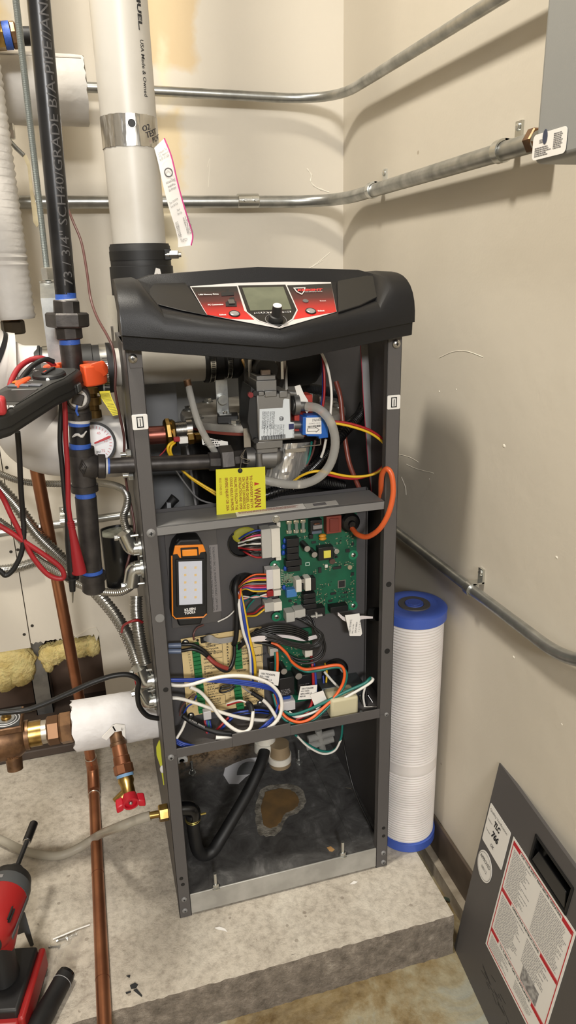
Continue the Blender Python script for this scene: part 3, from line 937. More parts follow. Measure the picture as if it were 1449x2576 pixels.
# blower: motor to the right, venturi housing, black rubber boot
c = P(838, 905, .2)
part('blower_motor', MB().lathe(V((.262, .2, c.z + .012)), (1, 0, 0), [(0, .052), (.045, .052), (.058, .049), (.066, .040), (.069, .02)], 36), K['black'], BO, label='black blower motor')
vz = c.z + .012
BL = part('blower_housing', MB().lathe(V((.196, .2, vz)), (1, 0, 0), [(0, .044), (.03, .046), (.032, .058), (.062, .058), (.066, .050)], 36), mat('brushed_housing', (138, 134, 130), .35, .9, rvar=.1), BO)
for k in range(3):
    x = .236 + k * .008
    part('housing_rib', MB().torus((x, .2, vz), (1, 0, 0), .0575, .0018, 36, 6), K['castal'], BL)
part('housing_throat', MB().cyl((.225, .2, .85), (.225, .2, vz), .034, n=28), K['castal'], BL)
part('red_wire', MB().tube([P(610, 905, .16), P(618, 925, .15), P(628, 945, .14)], .0022), mat('amber_insulation', (168, 124, 52), .4), BL)
part('motor_flange', MB().box((.258, .15, vz - .056), (.262, .25, vz + .04)), mat('flange_white', (190, 186, 178), .5), BL)
# ---- gas valve
YV = .035
GV = part('gas_valve', MB().box((P(647, 1050, YV).x, YV, P(690, 1110, YV).z), (P(733, 1050, YV).x, .095, P(690, 990, YV).z)), K['castal'], BO, bevel=.002, label='grey die-cast gas valve')
a = P(648, 1110, YV)
part('valve_cover', MB().prism([P(626, 1010, YV + .004), P(632, 972, YV + .004), P(646, 984, YV + .004), P(649, 1112, YV + .004), P(640, 1120, YV + .004), P(628, 1090, YV + .004), P(622, 1060, YV + .004)], (0, .058, 0)), K['rubber'], GV, bevel=.001)
for k, (x0, y0, x1, y1, dy) in enumerate(((644, 958, 697, 988, .004), (645, 946, 694, 959, .008), (666, 984, 697, 998, -.002), (703, 984, 724, 1000, -.002), (650, 985, 665, 996, -.002), (644, 1112, 712, 1126, .002), (646, 1126, 700, 1138, .006))):
    p, q = P(x0, y0, YV + dy), P(x1, y1, YV + dy)
    part('valve_block', MB().box((min(p.x, q.x), YV + dy, min(p.z, q.z)), (max(p.x, q.x), YV + dy + .05, max(p.z, q.z))), K['castal'], GV, bevel=.0012)
p, q = P(658, 932, .05), P(681, 946, .05)
part('valve_clip', MB().box((p.x, .05, q.z), (q.x, .058, p.z)), mat('buff_plastic', (176, 158, 146), .5), GV, bevel=.0008)
p = P(668, 925, .07)
part('valve_arch', MB().cyl(V((p.x, .062, p.z - .002)), V((p.x, .095, p.z - .002)), .017, n=24), K['black'], GV)
p = P(660, 925, .085)
part('valve_yoke', MB().box((p.x - .022, .085, p.z - .02), (p.x - .015, .11, p.z + .02)).box((p.x + .028, .085, p.z - .02), (p.x + .034, .11, p.z + .02)).box((p.x - .022, .085, p.z + .012), (p.x + .034, .11, p.z + .02)), K['steel'], GV, bevel=.001)
for px, py in ((642, 989), (643, 1108), (630, 993)):
    c = P(px, py, YV)
    part('valve_screw', MB().cyl(c + V((0, -.003, 0)), c + V((0, .004, 0)), .004, n=12), K['black'] if px > 635 else mat('red_dot', (120, 30, 34), .4), GV)
m_vl = mat('pale_blue_label', (206, 212, 216), .5)
yl = YV - .0005
part('rating_label', MB().prism([P(a, b_, yl) for a, b_ in ((653, 1107), (653, 1029), (711, 1026), (713, 1006), (716, 1003), (728, 1004), (730, 1061), (740, 1063), (740, 1101))], (0, .0004, 0)), m_vl, GV, smooth=0)
dn, rt = V((-.08, 0, -1)).normalized(), V((1, 0, -.04)).normalized()
yy = yl - .0003
for k, (s, X) in enumerate((('MINIMUM INLET FOR', 688), ('DO NOT PAINT', 684), ('SERVICEABLE', 679), ('ELECTRICAL', 673), ('24VAC 50/60HZ', 668), ('ADJUSTABLE C', 664), ('GAS LO VERSION', 660))):
    text(s, P(X, 1035, yy), dn, rt, .0032, K['ink'], GV, fit=.026)
for k, (s, X) in enumerate((('MAX GAS PRESS', 712), ('NAT GAS', 707), ('0.5 PSI 3.5 KPA', 703), ('ANSI Z21.78', 698), ('60 HZ 0.4 A', 693), ('MATCH CONN', 688), ('BATCH CODE 4', 680), ('COIL 24V 2.4 W', 672), ('CLASS C', 664))):
    text(s, P(X, 1068, yy), dn, rt, .003, K['ink'], GV, fit=.018)
bars = MB()
rnd = random.Random(2)
x = P(658, 1100, yy).x
z = P(688, 1100, yy).z
while x < P(718, 1100, yy).x:
    w_ = rnd.uniform(.0004, .0016)
    bars.box((x, yy, z - .003), (x + w_, yy + .0002, z + .003))
    x += w_ + rnd.uniform(.0004, .001)
part('barcode', bars, K['ink'], GV, smooth=0)
c = P(708, 1053, yy)
part('approval_mark', MB().pipe(c, c + V((0, .0002, 0)), .0034, .0026, 20), K['ink'], GV)
text('CS', c + V((-.0021, 0, -.0016)), (1, 0, 0), (0, 0, 1), .004, K['ink'], GV, bold=.0002)
c = P(733, 1073, yy)
part('maker_mark', MB().box((c.x - .004, yy, c.z - .0042), (c.x + .004, yy + .0002, c.z + .0042)), mat('print_navy', (34, 40, 88), .5), GV, smooth=0)
text('GAS CONTROLS', P(737, 1081, yy), dn, rt, .0032, K['ink'], GV, fit=.013)
# outlet fittings, red coil block, blue connector
for x0, y0, x1, y1, r in ((735, 1019, 772, 1021, .0085), (731, 1068, 762, 1069, .0062), (731, 1095, 762, 1094, .0062), (722, 988, 748, 990, .005)):
    part('valve_port', MB().cyl(P(x0, y0, .055), P(x1, y1, .055), r, n=18), K['castal'], GV)
c = P(737, 1018, .055)
part('valve_port', MB().cyl(c, c + V((.008, 0, 0)), .016, n=24), K['castal'], GV)
m_red = mat('red_coil', (168, 52, 40), .45)
p, q = P(742, 996, .07), P(787, 1052, .07)
part('coil_block', MB().box((p.x, .07, q.z), (q.x, .10, p.z)), m_red, GV, bevel=.001)
p, q = P(742, 1046, .055), P(770, 1100, .055)
part('coil_block', MB().box((p.x, .058, q.z), (q.x, .085, p.z)), m_red, GV, bevel=.001)
p, q = P(738, 994, .1), P(792, 1110, .1)
part('coil_bracket', MB().box((q.x - .001, .07, q.z), (q.x + .001, .105, p.z)).box((p.x, .07, q.z), (q.x, .105, q.z + .0016)), K['steel'], GV)
yb_ = .04
m_blue = mat('blue_plastic', (28, 92, 176), .4)
part('blue_connector', MB().prism([P(a, b_, yb_) for a, b_ in ((762, 1049), (772, 1049), (772, 1046), (825, 1043), (826, 1101), (803, 1104), (802, 1098), (773, 1098), (772, 1095), (761, 1094))], (0, .022, 0)), m_blue, GV, bevel=.0008)
o = P(770, 1092, yb_ - .0004)
part('part_label', MB().prism([P(a, b_, yb_ - .0005) for a, b_ in ((770, 1051), (808, 1050), (809, 1090), (807, 1092), (770, 1092), (769, 1089))], (0, .0004, 0)), K['paper'], GV, smooth=0)
yy = yb_ - .0008
rt2 = (P(806, 1060, yy) - P(786, 1062, yy)).normalized()
text('1960400', P(785, 1061, yy), (1, 0, 0), (0, 0, 1), .0062, K['ink'], GV, fit=.0142)
text('15040211010', P(776, 1068, yy), (1, 0, 0), (0, 0, 1), .003, K['inkgrey'], GV, fit=.018)
bars = MB()
x, z = P(774, 1070, yy).x, P(790, 1070, yy).z
x1 = P(806, 1070, yy).x
while x < x1:
    w_ = rnd.uniform(.0003, .001)
    bars.box((x, yy, z - .0032), (x + w_, yy + .0002, z))
    x += w_ + rnd.uniform(.0003, .0008)
part('barcode', bars, K['ink'], GV, smooth=0)
ar, ari = [], []
aro = [(773, 1078), (794, 1077), (794, 1074), (804, 1081), (795, 1088), (795, 1085), (773, 1086)]
arc = (786, 1081)
am = MB()
for i in range(7):
    j = (i + 1) % 7
    ins = lambda p: (arc[0] + (p[0] - arc[0]) * .9, arc[1] + (p[1] - arc[1]) * .8)
    am.prism([P(*aro[i], yy), P(*aro[j], yy), P(*ins(aro[j]), yy), P(*ins(aro[i]), yy)], (0, .0002, 0))
part('arrow_mark', am, K['ink'], GV, smooth=0)
p = P(783, 1000, .045)
part('paper_tab', MB().prism([P(a, b_, .05) for a, b_ in ((741, 972), (755, 968), (764, 990), (774, 1006), (780, 1030), (772, 1040), (752, 1010))], (0, .001, 0)), K['paper'], GV)
# outlet elbow and drain stub below the valve
c1, c2 = P(616, 1152, .058), P(690, 1150, .058)
part('valve_inlet', MB().cyl(c1, c2, .0165, n=24), K['castal'], GV)
part('valve_elbow', MB().sphere(P(688, 1146, .068), .0165, 18, 12), K['castal'], GV)
p = P(651, 1140, .04)
part('test_port', MB().cyl(p, V((p.x, p.y, P(651, 1172, .04).z)), .0052, n=16).cyl(V((p.x, p.y, P(651, 1166, .04).z)), V((p.x, p.y, P(651, 1174, .04).z)), .0056, n=16), K['castal'], GV)
part('bracket_foot', MB().box((P(713, 1115, .07).x, .06, P(730, 1135, .07).z), (P(765, 1120, .07).x, .09, P(730, 1126, .07).z)), K['steel'], GV)
part('lead_seal_plate', MB().box((P(613, 1100, .05).x, .05, P(613, 1126, .05).z), (P(630, 1100, .05).x, .052, P(613, 1078, .05).z)), K['steel'], GV)
# yellow conversion tag on a twisted wire
yt = .022
m_yel = mat('yellow_card', (208, 204, 44), .6)
m_txt = mat('print_rust_red', (136, 62, 24), .6)
TG = part('warning_tag', MB().prism([P(a, b_, yt) for a, b_ in ((543, 1181), (600, 1178), (667, 1174), (669, 1290), (545, 1296))], (0, .0006, 0)), m_yel, BO, smooth=0, label='yellow gas conversion warning tag')
hole(604, 1184, yt - .0002, .0036, TG)
dn = (P(562, 1280, yt) - P(558, 1200, yt)).normalized()
rt = V((1, 0, 0))
for s, X, Y in (('TO CONVERT BETW', 628, 1196), ('PROPANE GASES, CO', 618, 1199), ('ON "GAS CONVERSIONS', 609, 1200), ('INSTALLATION AND OPER', 600, 1201), ('FAILURE TO FOLLOW THE', 589, 1201), ('COULD RESULT IN PROPE', 578, 1201), ('SEVERE INJURY OR DEA', 566, 1202)):
    text(s, P(X, Y, yt - .0003), dn, rt, .0056, m_txt, TG, bold=.00012, fit=P(X, Y, yt).z - .7375)
text('READ OTHER SIDE', P(551, 1203, yt - .0003), dn, rt, .0048, m_txt, TG, fit=.026)
text('WARN', P(640, 1229, yt - .0003), dn, rt, .0135, m_txt, TG, fit=P(640, 1229, yt).z - .7375, bold=.0004)
tri = MB().prism([P(653, 1217, yt - .0003), P(640, 1213, yt - .0003), P(640, 1222, yt - .0003)], (0, .0002, 0))
part('warning_triangle', tri, mat('print_red_triangle', (176, 40, 20), .6), TG, smooth=0)
wire('tag_wire', K['steel'], .0006, [(604, 1184, .02), (607, 1160, .03), (612, 1140, .034), (618, 1128, .034), (606, 1150, .03), (630, 1158, .034), (612, 1164, .03), (625, 1166, .03)], TG, n=5)
# crumpled foil duct
m_foil = mat('crumpled_foil', (226, 224, 220), .3, .75, bump=(38, .8, .01), stretch=(1, 1, .35))
fo = MB()
rows = []
rnd = random.Random(5)
for j in range(14):
    t = j / 13
    L, R_ = (lerp(690, 660, t), lerp(1118, 1225, t)), (lerp(783, 760, t), lerp(1112, 1215, t))
    row = []
    for i in range(22):
        s = i / 21
        y = .085 - .022 * math.sin(math.pi * s) + rnd.uniform(-.0012, .0012)
        row.append(P(lerp(L[0], R_[0], s), lerp(L[1], R_[1], s), y))
    rows.append(row)
fo.add([p for r in rows for p in r], [(j * 22 + i, j * 22 + i + 1, (j + 1) * 22 + i + 1, (j + 1) * 22 + i) for j in range(13) for i in range(21)])
part('foil_wrap', fo, m_foil, BO, smooth=20, label='crumpled silver foil wrap')
# water connection entering at the left: copper stub, brass union, threaded nipple
yc = .115
a, b_, c_, d_ = P(368, 1096, yc), P(416, 1093, yc), P(440, 1088, yc), P(478, 1080, yc)
ax = V((1, 0, .02)).normalized()
WC = part('water_stub', MB().cyl(a - V((.012, 0, 0)), b_, rad(b_, 46), n=28), mat('red_copper', (136, 82, 72), .3, .85, rvar=.1), BO, label='copper stub with brass union')
part('union_nut', MB().hexnut(P(414, 1092, yc), P(432, 1090, yc), rad(b_, 78), n=8).hexnut(P(428, 1090, yc), P(441, 1089, yc), rad(b_, 72), n=8, ph=.3), K['brass'], WC)
th = MB()
th.flex([P(441, 1083, yc), P(472, 1080, yc)], rad(c_, 44), .0022, .07, 24)
part('threaded_nipple', th, K['steel'], WC, smooth=30)
part('nipple_collar', MB().cyl(P(468, 1079, yc), P(482, 1078, yc), rad(c_, 50), n=24), K['steel'], WC)
part('sensor_body', MB().hexnut(P(472, 1104, .09), P(488, 1102, .09), .009).cyl(P(486, 1102, .09), P(500, 1100, .095), .008), K['brass'], WC)
fbx = fb(462, 1108, 23, 17, .088, .008)
part('sensor_plug', fbx, K['white'], WC, bevel=.001)
part('sensor_clip', fb(445, 1106, 16, 12, .085, .007), mat('red_clip', (150, 30, 36), .4), WC, bevel=.001)
# ---- hoses and wires
HR = lambda name, m, r, pts, **k: wire(name, m, r, pts, BO, **k)
HR('clear_tube', K['clear'], .0068, [(772, 1022, .045), (800, 1028, .03), (826, 1052, .024), (841, 1090, .022), (842, 1130, .022), (828, 1172, .022), (800, 1202, .024), (765, 1217, .03), (730, 1219, .038), (690, 1213, .05), (662, 1207, .055)], n=14, res=8)
HR('clear_tube', K['clear'], .0052, [(474, 970, .10), (482, 1005, .09), (498, 1060, .075), (520, 1105, .07), (543, 1140, .075)], n=12)
part('tube_ferrule', MB().cyl(P(470, 955, .10), P(475, 975, .10), .0055, n=14), K['bronze'], BO)
HR('wire', K['w_yellow'], .0021, [(838, 1064, .035), (880, 1072, .032), (930, 1089, .03), (965, 1115, .028), (978, 1143, .026), (968, 1172, .026), (942, 1192, .028), (900, 1199, .03), (862, 1196, .03), (825, 1188, .03), (790, 1186, .03), (758, 1197, .04), (733, 1215, .055)], res=8)
HR('wire', K['w_red'], .0021, [(838, 1060, .036), (882, 1066, .034), (932, 1083, .032), (965, 1108, .03), (976, 1136, .028), (974, 1158, .028), (946, 1188, .03), (900, 1203, .032), (862, 1202, .032), (820, 1193, .032)], res=8)
part('wire_plug', fb(835, 1062, 14, 16, .042, .01), mat('milky_plastic', (214, 208, 188), .4), BO, bevel=.001)
HR('wire', K['w_white'], .0022, [(808, 886, .08), (822, 918, .07), (831, 960, .06), (834, 1000, .055), (831, 1045, .05)])
HR('wire', K['w_white'], .0022, [(820, 1105, .06), (815, 1130, .065), (808, 1150, .07)])
HR('wire', K['w_blue'], .0018, [(812, 892, .085), (813, 950, .08), (812, 1000, .07), (803, 1045, .06)])
HR('wire', K['w_red'], .002, [(812, 895, .08), (816, 950, .075), (815, 1000, .065), (808, 1045, .055)])
HR('wire', K['w_green'], .0018, [(784, 1112, .07), (780, 1140, .08), (772, 1170, .085)])
HR('wire', K['w_brown'], .0018, [(793, 1108, .07), (786, 1140, .08), (770, 1175, .085)])
HR('brown_tube', mat('brown_vinyl', (122, 62, 50), .35), .0042, [(845, 960, .14), (856, 1000, .13), (862, 1060, .12), (870, 1120, .11), (880, 1170, .10), (905, 1232, .09)], n=10)
m_loom = K['blackgloss']
q = smooth_path([P(918, 1015, .16), P(905, 1045, .13), P(868, 1082, .10), P(826, 1135, .085), P(785, 1180, .08), P(745, 1205, .085)], 8)
part('wiring_loom', MB().flex(q, .0098, .0042, .14, 14), m_loom, BO, smooth=30)
q = smooth_path([P(610, 1268, .085), P(640, 1255, .06), (P(690, 1238, .055)), P(740, 1222, .06), P(800, 1212, .075), P(860, 1222, .1)], 8)
part('wiring_loom', MB().flex(q, .0098, .0042, .14, 14), m_loom, BO, smooth=30)
q = smooth_path([P(765, 975, .24), P(800, 980, .25), P(840, 988, .26), P(880, 998, .27), P(915, 1012, .22)], 8)
part('wiring_loom', MB().flex(q, .009, .0036, .14, 12), K['rubber'], BO, smooth=30)
# grey ribbon cable with a red edge
def ribbon(name, pts, w, m, parent, edge=None, th=.0008):
    q = smooth_path([V(p) for p in pts], 6)
    mb = MB()
    rs = []
    for i, p in enumerate(q):
        t = (q[min(i + 1, len(q) - 1)] - q[max(i - 1, 0)]).normalized()
        s = t.cross(V((0, 1, 0))).normalized() * w / 2
        rs.append([p - s, p + s, p + s + V((0, th, 0)), p - s + V((0, th, 0))])
    o = part(name, mb.rings(rs), m, parent, smooth=30)
    if edge:
        e = MB().tube([r[1 if edge[1] > 0 else 0] for r in rs], .0007, 5)
        part('stripe', e, edge[0], parent)
    return o
ribbon('ribbon_cable', [P(915, 862, .11), P(919, 920, .11), P(923, 1000, .11), P(930, 1100, .108), P(936, 1180, .105), P(945, 1250, .10)], .0125, mat('grey_ribbon', (142, 141, 142), .5), BO, (mat('ribbon_stripe', (168, 50, 70), .5), -1))
HR('wire', K['w_yellow'], .002, [(440, 1109, .085), (426, 1118, .08), (422, 1132, .08), (432, 1152, .085), (466, 1190, .085), (505, 1217, .08), (545, 1240, .07)])
HR('wire', K['w_yellow'], .002, [(440, 1113, .086), (431, 1122, .082), (429, 1135, .082), (438, 1154, .086), (470, 1194, .086), (508, 1222, .08), (545, 1246, .07)])
HR('wire', K['w_red'], .0012, [(420, 1125, .12), (412, 1136, .12), (402, 1146, .12)])
HR('wire', K['w_grey'], .0024, [(470, 1122, .2), (480, 1180, .2), (488, 1240, .2), (495, 1285, .2)])
HR('wire', K['w_grey'], .0016, [(440, 1180, .2), (470, 1222, .18), (500, 1255, .15), (545, 1270, .12)])
HR('wire', K['w_white'], .0016, [(680, 1248, .07), (710, 1243, .06), (745, 1225, .05), (760, 1212, .05)])
a, b_ = P(415, 1284, .10), P(432, 1262, .10)
part('network_plug', MB().tube([a - V((.01, 0, .004)), a, b_, b_ + V((.006, 0, .006))], [.004, .0075, .0075, .0085], 12), K['black'], BO)
part('network_jack', fb(425, 1272, 10, 14, .10, .009), mat('clear_jack', (130, 132, 136), .3), BO)
# orange ignition cable bulging out past the right post
wire('ignition_cable', mat('orange_silicone', (206, 92, 44), .35), .0042, [(886, 1330, .045), (900, 1345, .02), (925, 1350, 0), (955, 1330, -.02), (978, 1290, -.028), (989, 1240, -.028), (985, 1195, -.024), (972, 1180, -.018), (960, 1198, -.006), (958, 1250, .02)], BO, n=12, res=8)
part('clear_bracket', MB().prism([P(a, b_, .27) for a, b_ in ((268, 742), (292, 744), (298, 850), (288, 858), (283, 800), (272, 796))], (0, .002, 0)), mat('translucent_plastic', (206, 200, 186), .3, trans=.5, ior=1.2), BO)
# left-hand tube bracket bolts passing through the side
for px, py in ((355, 1140), (358, 1192)):
    c = V((-.0005, .09, P(px, py, .09).z))
    part('side_bolt', MB().hexnut(c + V((-.008, 0, 0)), c, .008).cyl(c + V((-.016, 0, 0)), c, .004), K['zinc'], BO)
part('side_plate', MB().box((.0225, .075, P(383, 1225, .08).z), (.024, .10, P(383, 1105, .08).z)), K['galv'], BO, bevel=.0005)
# ================================================================ control compartment
Z3 = lambda X, Y: (650 + X / 5.367, 1280 + Y / 5.367)
YC = .066
m_pcb = mat('green_board', (22, 92, 66), .4, col2=(18, 80, 58), nscale=30)
a, b_ = P(703, 1300, YC), P(895, 1548, YC)
xL, xR = P(700, 1430, YC).x, P(896, 1450, YC).x
zB = P(790, 1549, YC).z
PCB = part('control_board', MB().box((xL, YC, zB), (xR, YC + .0016, .722)), m_pcb, BO, label='large green control circuit board')
def cp(name, X0, Y0, X1, Y1, d, m, parent=None, bevel=.0005, y=None, label=None):
    (px0, py0), (px1, py1) = Z3(X0, Y0), Z3(X1, Y1)
    mb = fb((px0 + px1) / 2, (py0 + py1) / 2, px1 - px0, py1 - py0, y or YC, d)
    return part(name, mb, m, parent or PCB, bevel=bevel, label=label)
m_con = mat('ivory_nylon', (216, 211, 200), .5)
m_gry = mat('grey_nylon', (176, 174, 168), .5)
m_clr = mat('clear_nylon', (206, 202, 202), .3)
cp('connector_plug', 45, 262, 178, 680, .020, m_gry)
cp('connector_header', 176, 252, 300, 672, .017, m_con)
cp('connector_ear', 250, 180, 300, 255, .006, m_con)
cp('connector_ear', 240, 640, 310, 700, .006, m_con)
cp('connector_plug', 110, 815, 200, 1100, .018, m_clr)
cp('connector_header', 195, 805, 300, 1095, .016, m_con)
cp('connector_plug', 118, 1108, 205, 1190, .018, mat('maroon_nylon', (140, 28, 30), .45))
cp('connector_header', 205, 1098, 306, 1182, .014, m_con)
cp('connector_header', 85, 1262, 215, 1395, .018, m_gry)
cp('connector_header', 205, 1255, 322, 1385, .014, m_con)
cp('connector_plug', 375, 1395, 495, 1535, .020, m_gry)
cp('connector_plug', 490, 1360, 640, 1480, .020, m_gry)
m_rel = mat('relay_black', (28, 28, 30), .38)
for q in ((380, 402, 556, 518), (385, 520, 552, 603), (385, 605, 552, 690), (368, 692, 590, 778), (392, 782, 568, 850), (606, 1146, 780, 1212), (606, 1216, 780, 1280), (604, 1286, 792, 1356), (722, 930, 778, 1108)):
    cp('relay', *q, .015, m_rel)
m_can = mat('capacitor_sleeve', (34, 30, 30), .35)
m_top = mat('aluminium_can', (196, 192, 188), .3, .8)
def can(X, Y, rpx, h, body=m_can):
    c = P(*Z3(X, Y), YC - h)
    r = rad(c, rpx * 2 / 5.367)
    o = part('capacitor', MB().cyl(V((c.x, YC, c.z)), c, r, n=20), body, PCB)
    part('capacitor_top', MB().cyl(c, c + V((0, -.0004, 0)), r * .9, n=20), m_top, PCB)
can(660, 540, 46, .026)
can(758, 620, 44, .020)
can(1058, 576, 36, .009, m_top)
can(606, 976, 34, .012)
cp('transformer', 806, 512, 1020, 700, .014, m_rel)
cp('transformer_winding', 882, 562, 984, 668, .016, mat('yellow_tape', (216, 206, 84), .45))
cp('transformer', 915, 95, 1128, 338, .016, mat('oxide_red_plastic', (120, 50, 38), .5), label='oxide red transformer')
cp('transformer_cap', 962, 128, 1090, 312, .018, mat('oxide_red_plastic2', (110, 44, 34), .5))
cp('choke', 700, 150, 866, 345, .014, m_rel)
cp('choke_bar', 738, 222, 868, 275, .017, mat('ferrite_grey', (128, 124, 122), .4))
cp('choke_bar', 722, 300, 860, 340, .016, mat('ferrite_blue', (82, 92, 106), .4))
cp('choke_bar', 755, 200, 832, 212, .018, K['copper'])
cp('small_can', 688, 350, 742, 408, .007, m_rel)
m_disc = mat('amber_disc', (196, 134, 40), .4)
for X, Y in ((865, 362), (868, 402)):
    c = P(*Z3(X, Y), YC - .006)
    part('disc_capacitor', MB().sphere(c, .0064, 14, 8, (1.05, .7, .5)), m_disc, PCB)
m_clip = mat('fuse_clip', (206, 196, 170), .3, .7)
m_glass = mat('fuse_glass', (196, 204, 196), .1, trans=.7, ior=1.3)
for X0, X1, dy in ((415, 425, 0), (510, 520, -8), (603, 613, -16)):
    for Y in (190, 320):
        cp('fuse_clip', X0 - 35, Y - 28 + dy, X0 + 40, Y + 22 + dy, .006, m_clip, bevel=.001)
    p, q = P(*Z3(X0, 185 + dy), YC - .006), P(*Z3(X0, 330 + dy), YC - .006)
    part('glass_fuse', MB().cyl(V((p.x, YC - .006, p.z)), V((p.x, YC - .006, q.z)), .0028, n=12), m_glass, PCB)
c = P(*Z3(1262, 205), YC - .02)
part('ignition_post', MB().lathe(V((c.x, YC, c.z)), (0, -1, 0), [(0, .0165), (.014, .0165), (.018, .013), (.019, .006), (.023, .005)], 26), K['blackgloss'], PCB)
m_blu = mat('blue_film_capacitor', (66, 118, 176), .4)
cp('film_capacitor', 380, 1085, 525, 1202, .012, m_blu, bevel=.001)
for X, Y in ((357, 432), (340, 512), (336, 594), (362, 805), (345, 1062)):
    part('blue_varistor', MB().sphere(P(*Z3(X, Y), YC - .004), .0042, 12, 8, (.8, .7, 1.1)), mat('varistor_blue', (28, 72, 160), .4), PCB)
m_cer = mat('ceramic_white', (214, 210, 200), .5)
cp('power_resistor', 508, 950, 588, 1135, .018, m_cer, bevel=.001)
cp('power_resistor', 632, 930, 716, 1118, .018, m_cer, bevel=.001)
cp('resistor_gap', 588, 1010, 640, 1100, .008, m_rel)
cp('ribbon_socket', 640, 1345, 910, 1470, .018, K['black'])
cp('socket_latch', 705, 1440, 872, 1462, .022, m_gry)
cp('socket_latch', 775, 1405, 800, 1480, .023, m_gry)
cp('ribbon_socket', 968, 1315, 1220, 1400, .016, K['black'])
m_ic = mat('chip_black', (36, 36, 38), .45)
cp('processor_pins', 1070, 960, 1180, 1072, .0012, mat('chip_pins', (150, 146, 138), .4, .6), bevel=0)
for q in ((1086, 972, 1170, 1062), (812, 788, 854, 868), (1005, 780, 1124, 815), (1180, 545, 1235, 590), (1252, 860, 1292, 905), (975, 1132, 1052, 1162), (1158, 1118, 1205, 1145), (948, 1232, 1000, 1262), (1020, 590, 1060, 660), (720, 440, 780, 470), (1032, 640, 1075, 665), (1262, 455, 1292, 498), (410, 1228, 452, 1262), (480, 1275, 525, 1305), (1280, 310, 1312, 380)):
    cp('chip', *q, .0022, m_ic, bevel=.0002)
cp('buzzer', 900, 755, 940, 800, .004, m_cer)
c = P(*Z3(1000, 712), YC - .004)
part('buzzer', MB().cyl(V((c.x, YC, c.z)), c, .0052, n=16), mat('brown_can', (80, 62, 54), .5), PCB)
c = P(*Z3(1238, 792), YC - .003)
part('coin_cell', MB().cyl(V((c.x, YC, c.z)), c, .004, n=16), m_clip, PCB)
# printed logo square and rows of tiny surface-mounted parts
cp('board_mark', 634, 720, 694, 772, .0003, mat('board_print', (176, 196, 184), .5), bevel=0)
cp('board_mark', 644, 730, 684, 762, .0005, m_pcb, bevel=0)
smd, smd2, trc = MB(), MB(), MB()
rnd = random.Random(21)
zones = [(1180, 300, 1310, 520, 26), (800, 440, 1000, 500, 14), (1040, 690, 1290, 770, 22), (600, 880, 700, 900, 6), (360, 870, 480, 1050, 30), (780, 1120, 930, 1300, 40), (980, 1080, 1290, 1290, 70), (940, 980, 985, 1040, 6), (440, 1150, 600, 1350, 34), (1230, 900, 1300, 1120, 16), (310, 810, 345, 1150, 16), (560, 370, 660, 400, 8), (730, 800, 800, 880, 8), (870, 740, 990, 830, 16), (1040, 380, 1120, 480, 14), (330, 960, 420, 1000, 10), (800, 1000, 930, 1100, 8)]
for X0, Y0, X1, Y1, n in zones:
    for k in range(n):
        X, Y = rnd.uniform(X0, X1), rnd.uniform(Y0, Y1)
        w_, h_ = rnd.choice(((16, 8), (8, 16), (12, 8), (20, 6)))
        px, py = Z3(X, Y)
        fb(px, py, w_ / 5.367, h_ / 5.367, YC, .0008, smd if rnd.random() < .6 else smd2)
for k in range(14):
    X = 350 + k * 9
    fb(*Z3(X, 940), .5, 26, YC, .0002, trc)
for k in range(12):
    fb(*Z3(322, 830 + k * 24), 7, 1.2, YC, .0006, trc)
part('surface_parts', smd, mat('smd_tan', (158, 148, 122), .5), PCB, smooth=0, kind='stuff')
part('surface_parts', smd2, mat('smd_dark', (40, 44, 42), .5), PCB, smooth=0, kind='stuff')
part('traces', trc, mat('trace_print', (176, 178, 160), .5), PCB, smooth=0, kind='stuff')
for X, Y in ((222, 762), (1280, 622), (1278, 1305), (246, 1458)):
    c = P(*Z3(X, Y), YC)
    part('mount_pad', MB().cyl(c + V((0, -.0003, 0)), c + V((0, .001, 0)), .0085, n=20), mat('pad_green', (34, 116, 84), .4), PCB)
    screw(c + V((0, -.0003, 0)), (0, -1, 0), .0042, K['zinc'], PCB)
# plate openings with black bushings
for px, py, r in ((608, 1366, 37), (614, 1475, 38), (842, 1687, 35)):
    c = P(px, py, YP)
    rr = rad(c, r * 2)
    part('bushing', MB().lathe(c, (0, -1, 0), [(0, rr), (.003, rr), (.0035, rr * .9), (.0005, rr * .86)], 30), K['blackgloss'], plate)
    part('opening', MB().cyl(c + V((0, -.0008, 0)), c, rr * .87, n=28), mat('deep_black', (6, 6, 7), .9), plate)
c = P(612, 1340, YP - .0012)
part('yellow_sleeve', MB().sphere(P(615, 1346, YP - .002), .02, 16, 8, (1., .2, .7)), mat('dull_yellow', (150, 146, 38), .6), plate)

WI = lambda m, r, pts, name='wire', **k: wire(name, K[m] if isinstance(m, str) else m, r, pts, BO, **k)
# harness into the upper white connector
for k, (col, y1, y0) in enumerate((('w_blue', 1334, 1352), ('w_black', 1340, 1356), ('w_pink', 1346, 1358), ('w_white', 1352, 1362), ('w_black', 1357, 1366), ('w_black', 1362, 1368), ('w_white', 1367, 1370), ('w_black', 1373, 1372), ('w_brown', 1379, 1375), ('w_red', 1382, 1374), ('w_black', 1390, 1380), ('w_red', 1401, 1378))):
    WI(col, .0016, [(600 + (k % 3) * 4, y0 + 4, .075), (622, (y0 + y1) / 2 + (k % 2) * 3, .055), (645, y1 + 1, .052), (662, y1, .054)])
